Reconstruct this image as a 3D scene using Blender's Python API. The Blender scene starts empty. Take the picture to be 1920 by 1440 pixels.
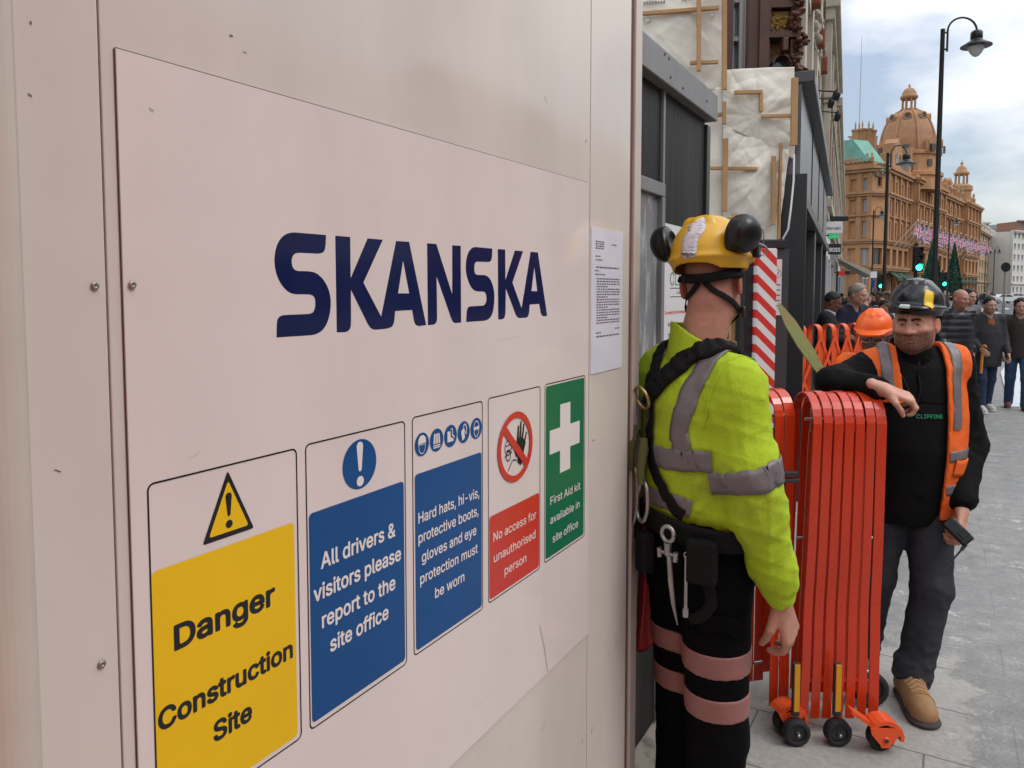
import bpy, bmesh, math, random, os
import numpy as np
from mathutils import Vector, Matrix, geometry

SC = bpy.context.scene
COL = SC.collection
R = math.radians
random.seed(7)

# ------------------------------------------------------------------ camera
FPX = 1400.0                       # focal length in pixels of the 1920 wide photograph
YAW, PITCH = R(29.9), R(3.5)       # turned left of the street direction (+Y), tipped down a little
CAM = np.array([0.0, 0.0, 1.78])
SHIFT = -0.046
_cd = bpy.data.cameras.new("camera")
_cd.sensor_width = 36.0
_cd.lens = FPX / 1920 * 36
_cd.shift_y = SHIFT
_cd.clip_start, _cd.clip_end = 0.05, 3000
cam = bpy.data.objects.new("camera", _cd)
cam.location = CAM
cam.rotation_euler = (R(90) - PITCH, 0, YAW)
COL.objects.link(cam)
SC.camera = cam
_M = np.array(cam.rotation_euler.to_matrix())

# ------------------------------------------------------------------ sky, sun, exposure
SUN_EL, SUN_AZ = R(50), R(84)     # high, behind thin cloud
w = bpy.data.worlds.new("World"); SC.world = w; w.use_nodes = True
nt = w.node_tree; nt.nodes.clear()
def _n(t, **k):
    n = nt.nodes.new(t)
    for a, b in k.items(): setattr(n, a, b)
    return n
out = _n('ShaderNodeOutputWorld'); bg = _n('ShaderNodeBackground')
sky = _n('ShaderNodeTexSky', sky_type='NISHITA', sun_disc=False, sun_elevation=SUN_EL, sun_rotation=SUN_AZ,
         air_density=1.0, dust_density=1.2, ozone_density=1.2)
tc = _n('ShaderNodeTexCoord'); mp = _n('ShaderNodeMapping')
mp.inputs['Scale'].default_value = (1.0, 1.0, 2.2)
mp.inputs['Location'].default_value = (0.35, 0.1, 0.42)
nz = _n('ShaderNodeTexNoise'); nz.inputs['Scale'].default_value = 2.6
nz.inputs['Detail'].default_value = 7; nz.inputs['Roughness'].default_value = 0.52
rp = _n('ShaderNodeValToRGB')
rp.color_ramp.elements[0].position = 0.42; rp.color_ramp.elements[1].position = 0.62
rp.color_ramp.elements[0].color = (0.17, 0.17, 0.17, 1)
mx = _n('ShaderNodeMixRGB'); mx.inputs[2].default_value = (10.1, 10.0, 9.8, 1)
nt.links.new(tc.outputs['Generated'], mp.inputs[0]); nt.links.new(mp.outputs[0], nz.inputs[0])
nt.links.new(nz.outputs[0], rp.inputs[0]); nt.links.new(rp.outputs[0], mx.inputs[0])
nt.links.new(sky.outputs[0], mx.inputs[1])
# an overcast sky is about three times as bright overhead as at the horizon
sx = _n('ShaderNodeSeparateXYZ'); nt.links.new(tc.outputs['Generated'], sx.inputs[0])
mr = _n('ShaderNodeMapRange'); mr.inputs[1].default_value = 0.0; mr.inputs[2].default_value = 1.0; mr.inputs[3].default_value = 0.50; mr.inputs[4].default_value = 1.45
nt.links.new(sx.outputs[2], mr.inputs[0])
ml = _n('ShaderNodeVectorMath', operation='SCALE'); nt.links.new(mx.outputs[0], ml.inputs[0]); nt.links.new(mr.outputs[0], ml.inputs['Scale'])
nt.links.new(ml.outputs[0], bg.inputs[0])
bg.inputs[1].default_value = 0.105
nt.links.new(bg.outputs[0], out.inputs[0])
_ld = bpy.data.lights.new("sun", 'SUN'); _ld.energy = 0.5; _ld.angle = R(20); _ld.color = (1.0, 0.96, 0.9)
sun = bpy.data.objects.new("sun", _ld); COL.objects.link(sun)
_sd = Vector((math.sin(SUN_AZ) * math.cos(SUN_EL), math.cos(SUN_AZ) * math.cos(SUN_EL), math.sin(SUN_EL)))
sun.rotation_euler = _sd.to_track_quat('Z', 'Y').to_euler()
SC.view_settings.view_transform = 'Standard'
SC.view_settings.look = 'None'
SC.view_settings.exposure = 0.86
SC.view_settings.gamma = 1.0
SC.cycles.use_denoising = True
SC.cycles.max_bounces = 6
SC.cycles.diffuse_bounces = 3
SC.cycles.glossy_bounces = 3
SC.cycles.transparent_max_bounces = 8
SC.cycles.caustics_reflective = False
SC.cycles.caustics_refractive = False
# ------------------------------------------------------------------ helpers: points read off the photograph, put at real places
def ray(px, py):
    v = np.array([(px - 960) / 1920 * 36 + SHIFT * 0, -(py - 720) / 1920 * 36 + SHIFT * 36, -_cd.lens])
    return _M @ v / _cd.lens
def at(px, py, depth):                     # point at a depth along the camera axis
    return CAM + ray(px, py) * depth
def on_x(px, py, x):                       # on a plane x = const
    r = ray(px, py); return CAM + r * ((x - CAM[0]) / r[0])
def on_z(px, py, z=0.0):                   # on the ground
    r = ray(px, py); return CAM + r * ((z - CAM[2]) / r[2])
AX = _M @ np.array([0, 0, -1.0]); AX[2] = 0; AX /= np.linalg.norm(AX)     # level camera axis
RT = np.array([AX[1], -AX[0], 0.0])                                        # to the right

# ------------------------------------------------------------------ materials
MATS = {}
def mat(name, color, rough=0.6, metal=0.0, spec=0.5, var=0.0, vscale=3.0, bump=0.0, bscale=40.0, stretch=(1, 1, 1),
        coat=0.0, emit=None, estr=0.0, alpha=1.0, trans=0.0, col2=None, thresh=(0.45, 0.6), attr=None, detail=5, rvar=0.0, ior=1.45):
    if name in MATS: return MATS[name]
    m = bpy.data.materials.new(name); m.use_nodes = True; MATS[name] = m
    t = m.node_tree; b = t.nodes['Principled BSDF']; L = t.links.new
    c4 = (*color, 1)
    b.inputs['Base Color'].default_value = c4
    b.inputs['Roughness'].default_value = rough
    b.inputs['Metallic'].default_value = metal
    b.inputs['Specular IOR Level'].default_value = spec
    b.inputs['IOR'].default_value = ior
    if coat: b.inputs['Coat Weight'].default_value = coat; b.inputs['Coat Roughness'].default_value = 0.08
    if alpha < 1: b.inputs['Alpha'].default_value = alpha
    if trans: b.inputs['Transmission Weight'].default_value = trans
    if emit: b.inputs['Emission Color'].default_value = (*emit, 1); b.inputs['Emission Strength'].default_value = estr
    src = None
    if attr:
        a = t.nodes.new('ShaderNodeAttribute'); a.attribute_name = attr; src = a.outputs['Color']
    if var or col2 or bump or rvar:
        co = t.nodes.new('ShaderNodeTexCoord'); mpp = t.nodes.new('ShaderNodeMapping')
        mpp.inputs['Scale'].default_value = stretch
        L(co.outputs['Object'], mpp.inputs[0])
    if var or col2 or rvar:
        n = t.nodes.new('ShaderNodeTexNoise'); n.inputs['Scale'].default_value = vscale
        n.inputs['Detail'].default_value = detail; n.inputs['Roughness'].default_value = 0.6
        L(mpp.outputs[0], n.inputs[0])
    if col2:
        r = t.nodes.new('ShaderNodeValToRGB'); r.color_ramp.elements[0].position = thresh[0]; r.color_ramp.elements[1].position = thresh[1]
        r.color_ramp.elements[0].color = c4; r.color_ramp.elements[1].color = (*col2, 1)
        L(n.outputs[0], r.inputs[0])
        if src is None: src = r.outputs[0]
    if var:
        mr = t.nodes.new('ShaderNodeMapRange'); mr.inputs[1].default_value = 0.25; mr.inputs[2].default_value = 0.75
        mr.inputs[3].default_value = 1 - var; mr.inputs[4].default_value = 1 + var
        L(n.outputs[0], mr.inputs[0])
        mm = t.nodes.new('ShaderNodeMixRGB'); mm.blend_type = 'MULTIPLY'; mm.inputs[0].default_value = 1
        if src is not None: L(src, mm.inputs[1])
        else: mm.inputs[1].default_value = c4
        cc = t.nodes.new('ShaderNodeCombineColor')
        for i in range(3): L(mr.outputs[0], cc.inputs[i])
        L(cc.outputs[0], mm.inputs[2]); src = mm.outputs[0]
    if rvar:
        mr2 = t.nodes.new('ShaderNodeMapRange'); mr2.inputs[1].default_value = 0.3; mr2.inputs[2].default_value = 0.7
        mr2.inputs[3].default_value = max(0.02, rough - rvar); mr2.inputs[4].default_value = rough + rvar
        L(n.outputs[0], mr2.inputs[0]); L(mr2.outputs[0], b.inputs['Roughness'])
    if src is not None: L(src, b.inputs['Base Color'])
    if bump:
        n2 = t.nodes.new('ShaderNodeTexNoise'); n2.inputs['Scale'].default_value = bscale; n2.inputs['Detail'].default_value = 6
        L(mpp.outputs[0], n2.inputs[0])
        bp = t.nodes.new('ShaderNodeBump'); bp.inputs['Strength'].default_value = bump; bp.inputs['Distance'].default_value = 0.01
        L(n2.outputs[0], bp.inputs['Height']); L(bp.outputs[0], b.inputs['Normal'])
    return m

# ------------------------------------------------------------------ objects
def tag(o, label=None, cat=None, group=None, kind=None):
    if label: o['label'] = label
    if cat: o['category'] = cat
    if group: o['group'] = group
    if kind: o['kind'] = kind
    return o
def thing(name, label, cat, loc=(0, 0, 0), rz=0.0, group=None):
    o = bpy.data.objects.new(name, None); COL.objects.link(o)
    o.location = loc; o.rotation_euler = (0, 0, rz); o.empty_display_size = 0.1
    return tag(o, label, cat, group)
def link_mesh(name, me, parent=None):
    o = bpy.data.objects.new(name, me); COL.objects.link(o)
    if parent is not None: o.parent = parent
    return o
def copy_tree(o, parent=None):
    c = o.copy(); COL.objects.link(c)
    if parent is not None: c.parent = parent
    for ch in list(o.children): copy_tree(ch, c)
    return c

class MB:
    """collects faces and links them as one mesh"""
    def __init__(s): s.v, s.f, s.m, s.sm = [], [], [], []
    def add(s, vs, fs, mi=0, smooth=False):
        o = len(s.v); s.v += [tuple(map(float, p)) for p in vs]
        for f in fs: s.f.append(tuple(i + o for i in f)); s.m.append(mi); s.sm.append(smooth)
        return s
    def box(s, c, d, rz=0.0, mi=0, rot=None, bev=0.0):
        x, y, z = d[0] / 2, d[1] / 2, d[2] / 2
        if bev > 0:
            bm = bmesh.new(); bmesh.ops.create_cube(bm, size=1.0)
            bmesh.ops.scale(bm, vec=d, verts=bm.verts)
            bmesh.ops.bevel(bm, geom=bm.edges[:], offset=min(bev, x * .9, y * .9, z * .9), segments=2, affect='EDGES', profile=0.5)
            vs = [tuple(v.co) for v in bm.verts]; bm.verts.index_update(); fs = [[v.index for v in f.verts] for f in bm.faces]; bm.free()
        else:
            vs = [(a, b_, c_) for a in (-x, x) for b_ in (-y, y) for c_ in (-z, z)]
            fs = [(0, 1, 3, 2), (4, 6, 7, 5), (0, 4, 5, 1), (2, 3, 7, 6), (0, 2, 6, 4), (1, 5, 7, 3)]
        if rot is None: rot = Matrix.Rotation(rz, 3, 'Z')
        vs = [tuple(rot @ Vector(v) + Vector(c)) for v in vs]
        return s.add(vs, fs, mi)
    def bx(s, x0, x1, y0, y1, z0, z1, mi=0, bev=0.0):
        return s.box(((x0 + x1) / 2, (y0 + y1) / 2, (z0 + z1) / 2), (abs(x1 - x0), abs(y1 - y0), abs(z1 - z0)), 0, mi, None, bev)
    def tube(s, pts, r, n=8, mi=0, caps=True, smooth=True):
        pts = [Vector(p) for p in pts]; rs = r if isinstance(r, (list, tuple)) else [r] * len(pts)
        rings = []; up = None
        for i, p in enumerate(pts):
            d = (pts[min(i + 1, len(pts) - 1)] - pts[max(i - 1, 0)]).normalized()
            if up is None: up = Vector((0, 0, 1)) if abs(d.z) < .9 else Vector((1, 0, 0))
            a = d.cross(up); 
            if a.length < 1e-6: a = d.orthogonal()
            a.normalize(); up = a.cross(d).normalized()
            rings.append([p + (a * math.cos(t) + up * math.sin(t)) * rs[i] for t in [2 * math.pi * k / n for k in range(n)]])
        vs = [v for q in rings for v in q]; fs = []
        for i in range(len(rings) - 1):
            for k in range(n):
                fs.append((i * n + k, i * n + (k + 1) % n, (i + 1) * n + (k + 1) % n, (i + 1) * n + k))
        s.add(vs, fs, mi, smooth)
        if caps:
            s.add(rings[0], [tuple(range(n))[::-1]], mi); s.add(rings[-1], [tuple(range(n))], mi)
        return s
    def lathe(s, prof, c=(0, 0, 0), n=24, mi=0, rot=None, smooth=True):   # prof: (r, z) upward
        vs, fs = [], []
        for r_, z in prof:
            for k in range(n):
                t = 2 * math.pi * k / n; vs.append(Vector((r_ * math.cos(t), r_ * math.sin(t), z)))
        if rot is not None: vs = [rot @ v for v in vs]
        vs = [v + Vector(c) for v in vs]
        for i in range(len(prof) - 1):
            for k in range(n): fs.append((i * n + k, i * n + (k + 1) % n, (i + 1) * n + (k + 1) % n, (i + 1) * n + k))
        s.add(vs, fs, mi, smooth)
        m = len(prof) - 1
        if prof[0][0] > 1e-6: s.add(vs[:n], [tuple(range(n))[::-1]], mi)
        if prof[m][0] > 1e-6: s.add(vs[m * n:], [tuple(range(n))], mi)
        return s
    def prism(s, poly, o, ex, ey, ez, mi=0):     # 2-D polygon in (ex, ey) extruded along the vector ez
        o, ex, ey, ez = (Vector(q) for q in (o, ex, ey, ez)); n = len(poly)
        a = [o + ex * p[0] + ey * p[1] for p in poly]; b = [q + ez for q in a]
        tri = geometry.tessellate_polygon([[Vector((p[0], p[1], 0)) for p in poly]])
        s.add(a, [t[::-1] for t in tri], mi); s.add(b, tri, mi)
        s.add(a + b, [(i, (i + 1) % n, n + (i + 1) % n, n + i) for i in range(n)], mi)
        return s
    def quad(s, a, b, c, d, mi=0): return s.add([a, b, c, d], [(0, 1, 2, 3)], mi)
    def ell(s, c, r, n=12, mi=0, rot=None):
        prof = [(math.sin(math.pi * i / n) or 1e-7, -math.cos(math.pi * i / n)) for i in range(n + 1)]
        S = Matrix.Diagonal(Vector(r)); 
        if rot is not None: S = rot @ S
        return s.lathe([(max(p[0], 1e-7), p[1]) for p in prof], c, n * 2, mi, S)
    def build(s, name, mats, parent=None, fix=True):
        me = bpy.data.meshes.new(name); me.from_pydata(s.v, [], s.f)
        if not isinstance(mats, (list, tuple)): mats = [mats]
        for m in mats: me.materials.append(m)
        if len(mats) > 1: me.polygons.foreach_set('material_index', s.m)
        me.polygons.foreach_set('use_smooth', s.sm)
        if fix:
            bm = bmesh.new(); bm.from_mesh(me); bmesh.ops.recalc_face_normals(bm, faces=bm.faces); bm.to_mesh(me); bm.free()
        me.update()
        return link_mesh(name, me, parent)

# ------------------------------------------------------------------ lettering: outlines -> clean flat mesh
def _font():
    try: return bpy.data.fonts.load(os.path.join(bpy.utils.system_resource('DATAFILES', path='fonts'), 'Inter.woff2'))
    except Exception: return None
FONT = _font()
def text_contours(body):
    c = bpy.data.curves.new("lettering", 'FONT'); c.body = body
    if FONT: c.font = FONT
    o = bpy.data.objects.new("lettering", c); COL.objects.link(o)
    dg = bpy.context.evaluated_depsgraph_get()
    cu = o.evaluated_get(dg).to_curve(dg)
    res = []
    for sp in cu.splines:
        pts = []
        if sp.type == 'BEZIER':
            B = sp.bezier_points; n = len(B)
            for i in range(n):
                p0, p1 = B[i], B[(i + 1) % n]
                for q in geometry.interpolate_bezier(p0.co, p0.handle_right, p1.handle_left, p1.co, 7)[:-1]: pts.append((q.x, q.y))
        else: pts = [(q.co.x, q.co.y) for q in sp.points]
        if len(pts) > 2: res.append(np.array(pts))
    o.evaluated_get(dg).to_curve_clear()
    bpy.data.objects.remove(o); bpy.data.curves.remove(c)
    return res
def _iso(D, X, Y):
    """filled region D<0 of a 2-D grid as vertices and polygons (marching squares, runs of full cells merged)"""
    ny, nx = D.shape; ins = D < 0
    V, F, key = [], [], {}
    def vid(k, p):
        if k not in key: key[k] = len(V); V.append(p)
        return key[k]
    def corner(j, i): return vid((j, i), (X[i], Y[j]))
    def edge(j, i, j2, i2):
        a, b = D[j, i], D[j2, i2]; t = a / (a - b)
        return vid((min(j, j2), min(i, i2), j == j2), (X[i] + (X[i2] - X[i]) * t, Y[j] + (Y[j2] - Y[j]) * t))
    cnt = ins[:-1, :-1].astype(int) + ins[1:, :-1] + ins[:-1, 1:] + ins[1:, 1:]
    for j in range(ny - 1):
        for i in np.nonzero(cnt[j])[0]:
            q = [(j, i), (j, i + 1), (j + 1, i + 1), (j + 1, i)]
            if cnt[j, i] == 4: F.append([corner(*p) for p in q]); continue
            poly = []
            for k in range(4):
                p, p2 = q[k], q[(k + 1) % 4]
                if ins[p]: poly.append(corner(*p))
                if ins[p] != ins[p2]: poly.append(edge(*p, *p2))
            if len(poly) > 2: F.append(poly)
    return V, F
def glyph_mesh(body, bold=0.012, res=0.022):
    """flat (x, y) vertices and faces of a line of text, em = 1, weight grown by bold"""
    allV, allF = [], []
    cs = text_contours(body)
    # groups of contours whose boxes touch
    boxes = [(c[:, 0].min(), c[:, 0].max()) for c in cs]
    order = sorted(range(len(cs)), key=lambda k: boxes[k][0]); groups = []
    for k in order:
        if groups and boxes[k][0] < groups[-1][1] + 2 * bold + 0.01:
            groups[-1][0].append(k); groups[-1][1] = max(groups[-1][1], boxes[k][1])
        else: groups.append([[k], boxes[k][1]])
    for ks, _ in groups:
        P = np.concatenate([cs[k] for k in ks]); Q = np.concatenate([np.roll(cs[k], -1, 0) for k in ks])
        lo, hi = P.min(0) - bold - res * 1.5, P.max(0) + bold + res * 1.5
        X = np.arange(lo[0], hi[0] + res, res); Y = np.arange(lo[1], hi[1] + res, res)
        gx, gy = np.meshgrid(X, Y); g = np.stack([gx.ravel(), gy.ravel()], 1)
        d = Q - P; L2 = (d ** 2).sum(1) + 1e-12
        dist = np.full(len(g), 9.0); wind = np.zeros(len(g), int)
        for a in range(len(P)):
            r = g - P[a]; t = np.clip((r @ d[a]) / L2[a], 0, 1)
            dist = np.minimum(dist, np.hypot(r[:, 0] - t * d[a, 0], r[:, 1] - t * d[a, 1]))
            cr = d[a, 0] * r[:, 1] - d[a, 1] * r[:, 0]
            up = (P[a, 1] <= g[:, 1]) & (Q[a, 1] > g[:, 1]) & (cr > 0); dn = (P[a, 1] > g[:, 1]) & (Q[a, 1] <= g[:, 1]) & (cr < 0)
            wind += up.astype(int) - dn.astype(int)
        D = np.where(wind != 0, -dist, dist).reshape(gx.shape) - bold
        V, F = _iso(D, X, Y); o = len(allV)
        allV += V; allF += [[i + o for i in f] for f in F]
    return np.array(allV), allF
CAPH = 0.727 if FONT else 0.70
def text_on(mb, body, a, b, cap, lift, mi=0, bold=0.012, res=0.024):
    """text whose baseline runs from point a to point b (3-D), letters of height cap, raised by the vector lift; up is +Z"""
    V, F = glyph_mesh(body, bold, res)
    a, b = np.array(a, float), np.array(b, float)
    x0, x1 = V[:, 0].min(), V[:, 0].max()
    sx = 1.0 / (x1 - x0); up = np.array([0, 0, 1.0]) * (cap / CAPH)
    vs = [a + (b - a) * ((p[0] - x0) * sx) + up * p[1] + np.array(lift) for p in V]
    mb.add(vs, F, mi)
# ================================================================== the white hoarding and its signs
WX = -0.77                                    # face of the white hoarding
def Wp(px, py): p = on_x(px, py, WX); return (p[1], p[2])
M_white = mat("hoarding_paint", (0.66, 0.605, 0.54), 0.12, var=0.10, vscale=2.6, stretch=(1, 1, .35), bump=0.05, bscale=2.2, rvar=0.07)
M_panelw = mat("sign_vinyl_white", (0.75, 0.665, 0.625), 0.075, var=0.06, vscale=3.2, stretch=(1, 1, .4), bump=0.035, bscale=3.0, rvar=0.035)
M_trim = mat("hoarding_trim", (0.56, 0.49, 0.42), 0.3, var=0.06, vscale=5)
M_gap = mat("dark_joint", (0.06, 0.045, 0.04), 0.7)
M_brown = mat("brown_edge", (0.16, 0.09, 0.065), 0.55, var=0.2, vscale=8)
M_screw = mat("screw_metal", (0.35, 0.32, 0.28), 0.45, metal=0.8)
M_scuff = mat("scuff_mark", (0.16, 0.14, 0.13), 0.7)
M_black = mat("ink_black", (0.012, 0.011, 0.014), 0.22)
M_yellow = mat("ink_yellow", (0.86, 0.54, 0.0), 0.12, var=0.05, vscale=3)
M_blue = mat("ink_blue", (0.0, 0.070, 0.245), 0.12, var=0.08, vscale=3)
M_navy = mat("ink_navy", (0.006, 0.012, 0.07), 0.10)
M_red = mat("ink_red", (0.62, 0.045, 0.03), 0.2, var=0.05)
M_green = mat("ink_green", (0.012, 0.16, 0.075), 0.2, var=0.06)
M_inkw = mat("ink_white", (0.8, 0.75, 0.71), 0.15)

Y_seamL = Wp(206, 720)[0]; Y_seamR = Wp(1104, 720)[0]; Y_end = Wp(1177, 720)[0]; Y_post = Wp(1184, 720)[0]; Y_out = Wp(1196, 720)[0]
Y_trim = Wp(40, 720)[0]
hoard = thing("site_hoarding", "glossy white site hoarding with screwed sheets filling the left of the view", "hoarding", (WX, 0, 0))
def P(s): return hoard
mb = MB(); mb.bx(-.018, 0, Y_seamL + .0015, Y_seamR - .001, 0.06, 3.4, bev=.0012); mb.build("face_board", M_white, hoard)
mb = MB(); mb.bx(-.018, .0015, Y_trim + .004, Y_seamL - .0015, 0.06, 3.4, bev=.0015); mb.build("face_board", M_white, hoard)
mb = MB(); mb.bx(-.018, .0008, Y_seamR + .001, Y_end, 0.06, 3.4, bev=.001); mb.build("face_board", M_white, hoard)
mb = MB(); mb.bx(-.05, -.02, Y_trim - 1.5, Y_out - .004, 0.04, 3.38); mb.build("backing_frame", M_gap, hoard)
# rounded cover strip at the near edge and the next sheet
mb = MB(); pr = [(0.024 * math.cos(a), 0.012 * math.sin(a)) for a in np.linspace(0, math.pi, 13)]
mb.prism([(q[0], q[1]) for q in pr], (0, Y_trim - .02, .06), (0, 1, 0), (1, 0, 0), (0, 0, 3.34)); mb.build("cover_strip", M_trim, hoard)
mb = MB(); mb.bx(-.018, .001, Y_trim - 1.4, Y_trim - .03, 0.06, 3.4); mb.build("face_board", M_white, hoard)
mb = MB(); mb.bx(-.02, -.004, Y_end + .0005, Y_post - .0005, 0.06, 3.4); mb.build("edge_joint", M_brown, hoard)
mb = MB(); mb.bx(-.10, .004, Y_post, Y_out, 0.02, 3.42, bev=.003); mb.build("end_post", M_trim, hoard)
mb = MB(); mb.bx(-.11, .012, Y_trim - 1.4, Y_out + .001, 3.42, 3.50); mb.build("top_capping", M_trim, hoard)
# screws
for px, py in [(175, 536), (188, 1244), (243, 534), (1097, 264), (1111, 825)]:
    y, z = Wp(px, py); r = .0045 if px < 300 else .0022
    mb = MB(); rot = Matrix.Rotation(R(90), 3, 'Y')
    mb.lathe([(r * 1.0, 0.0005), (r, 0.0016), (r * .75, 0.0028), (r * .3, .0029), (r * .28, .0018), (1e-6, .0017)], (.002 if px != 243 else .0042, y, z), 16, 0, rot)
    mb.build("screw", M_screw, hoard)
# scuffs and scratches, each a shallow stroke of dirt on the sheet
M_scr = mat("pale_scratch", (0.50, 0.45, 0.41), 0.5)
def stroke(pts, w, lift, wd_pale=True):
    mb = MB(); P3 = [Wp(*p) for p in pts]
    for (a, b) in zip(P3[:-1], P3[1:]):
        d = np.array(b) - np.array(a); L = np.hypot(*d) + 1e-9; n = np.array([-d[1], d[0]]) / L * w / 2
        mb.quad((lift, a[0] - n[0], a[1] - n[1]), (lift, b[0] - n[0], b[1] - n[1]), (lift, b[0] + n[0], b[1] + n[1]), (lift, a[0] + n[0], a[1] + n[1]))
    mb.build("scuff", M_scuff if wd_pale else M_scr, hoard)
for pts, wd, lf in [([(1009, 1172), (1018, 1215), (1024, 1258)], .0012, .0043), ([(275, 203), (284, 209)], .0009, .0043), ([(1110, 1362), (1108, 1374)], .002, .0016),
                    ([(1091, 1386), (1092, 1394)], .0025, .0007), ([(1013, 1372), (1022, 1358)], .0009, .0007), ([(1137, 1230), (1144, 1222)], .001, .0016),
                    ([(1152, 1208), (1157, 1198)], .001, .0016), 
                    ([(55, 40), (56, 46)], .0018, .0023), ([(50, 176), (58, 181)], .0016, .0023), ([(430, 66), (436, 68)], .0022, .0007), ([(455, 97), (462, 99)], .0009, .0007),
                    ([(370, 905 - 60), (352, 870 - 10)], .0006, .0043), ([(930, 640), (980, 628)], .0004, .0043), ([(1040, 1150), (1090, 1105)], .0005, .0043), ([(880, 1330), (930, 1290)], .0005, .0043), ([(100, 880), (112, 884)], .0012, .0023), ([(1020, 180), (1027, 196)], .0012, .0007)]:
    stroke(pts, wd, lf, pts[0] not in ((370, 845), (505, 690), (640, 250), (720, 330), (250, 470), (930, 640), (1040, 1150), (880, 1330), (760, 120), (1020, 180)))

# ---- the big sign sheet
sign = thing("site_sign", "large white sheet with navy lettering above five coloured safety notices", "sign", (WX, 0, 0))
A, B, C_ = Wp(214, 91), Wp(1101, 343), Wp(1101, 1187)
SB = .003
D_ = (A[0], C_[1])
mb = MB(); mb.prism([A, D_, C_, B], (.0002, 0, 0), (0, 1, 0), (0, 0, 1), (SB, 0, 0)); mb.build("backing_sheet", [M_panelw], sign)
# a thin dark line along the sheet's edge
mb = MB()
for a, b in [(A, B), (A, D_)]:
    d = np.array(b) - np.array(a); L = np.hypot(*d); n = np.array([-d[1], d[0]]) / L
    if n @ (np.array([1.5, 1.3]) - np.array(a)) > 0: n = -n
    n = n * .0016
    mb.quad((.001, a[0], a[1]), (.001, b[0], b[1]), (.001, b[0] + n[0], b[1] + n[1]), (.001, a[0] + n[0], a[1] + n[1]))
mb.build("dark_edge_line", M_gap, sign)
def ink(mb, poly, layer, mi=0):
    tri = geometry.tessellate_polygon([[Vector((p[0], p[1], 0)) for p in poly]])
    x = SB + .0003 + layer * .00035
    mb.add([(x, p[0], p[1]) for p in poly], tri, mi)
def ink_hole(mb, polys, layer, mi=0):
    tri = geometry.tessellate_polygon([[Vector((p[0], p[1], 0)) for p in q] for q in polys])
    x = SB + .0003 + layer * .00035
    mb.add([(x, p[0], p[1]) for q in polys for p in q], tri, mi)
def smooth_poly(pts, it=2):                          # Chaikin only where the outline bends gently
    for _ in range(it):
        n = len(pts); res = []
        for i in range(n):
            p0, p1, p2 = np.array(pts[i - 1]), np.array(pts[i]), np.array(pts[(i + 1) % n])
            a, b = p1 - p0, p2 - p1; la, lb = np.hypot(*a), np.hypot(*b)
            ang = math.acos(max(-1, min(1, (a @ b) / (la * lb + 1e-9))))
            if ang < R(52) and ang > R(3):
                s = min(la, lb) * .25
                res += [tuple(p1 - a / la * s), tuple(p1 + b / lb * s)]
            else: res.append(tuple(p1))
        pts = res
    return pts
def ZA(l): return [(500 + x / 6.2615, 420 + y / 6.2615) for x, y in l]
def ZB(l): return [(740 + x / 6.4, 430 + y / 6.4) for x, y in l]
S1 = ZA([(677,130),(673,250),(662,310),(635,340),(590,350),(350,338),(305,350),(280,390),(272,440),(280,495),(303,535),(345,552),(480,555),(560,572),(640,640),(700,740),(730,850),(735,950),(722,1060),(690,1170),(635,1250),(570,1290),(510,1305),(95,1332),(97,1180),(105,1120),(130,1085),(180,1068),(480,1055),(525,1040),(547,990),(552,930),(545,870),(520,838),(480,826),(310,826),(240,805),(170,740),(115,650),(80,540),(68,430),(80,310),(110,220),(160,150),(220,112),(290,98)])
KA = ZA([(785,138),(962,153),(967,635),(1165,170),(1345,185),(1117,688),(1325,1085),(1500,200)]) + ZB([(155,150),(360,1148),(272,1162),(235,1150),(213,1110),(190,968)]) + ZA([(1490,1022),(1480,1145),(1458,1205),(1400,1228),(1250,1242),(1205,1228),(1170,1180),(970,775),(972,1150),(967,1215),(945,1252),(905,1270),(803,1272)])
KAh = ZB([(82,380),(22,768),(155,768)])
N_ = ZB([(370,168),(482,176),(672,775),(672,192),(775,198),(780,1118),(710,1126),(680,1112),(660,1070),(485,568),(492,1060),(486,1110),(460,1142),(380,1150)])
S2 = ZB([(1155,232),(1151,330),(1142,375),(1115,394),(965,388),(945,405),(938,460),(940,510),(955,540),(975,547),(1070,548),(1120,580),(1160,660),(1180,760),(1180,870),(1165,980),(1140,1050),(1100,1085),(1060,1097),(840,1112),(845,1000),(855,945),(880,925),(1050,915),(1075,890),(1085,840),(1080,780),(1060,748),(960,745),(910,715),(870,640),(840,540),(833,440),(845,340),(870,265),(910,222),(950,212)])
KA2 = ZB([(1220,238),(1310,242),(1313,605),(1425,255),(1525,262),(1397,638),(1507,945),(1615,270),(1703,277),(1815,1040),(1762,1043),(1740,1020),(1718,895),(1605,902),(1597,1010),(1582,1050),(1550,1062),(1468,1065),(1442,1040),(1318,712),(1313,1010),(1303,1060),(1275,1080),(1225,1082)])
KA2h = ZB([(1660,455),(1625,742),(1695,742)])
WL = lambda l: [Wp(*p) for p in l]
mb = MB()
for pl in (S1, N_, S2): ink(mb, smooth_poly(WL(pl)), 0)
ink_hole(mb, [smooth_poly(WL(KA)), WL(KAh)], 0); ink_hole(mb, [smooth_poly(WL(KA2)), WL(KA2h)], 0)
mb.build("navy_lettering", M_navy, sign)

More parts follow.
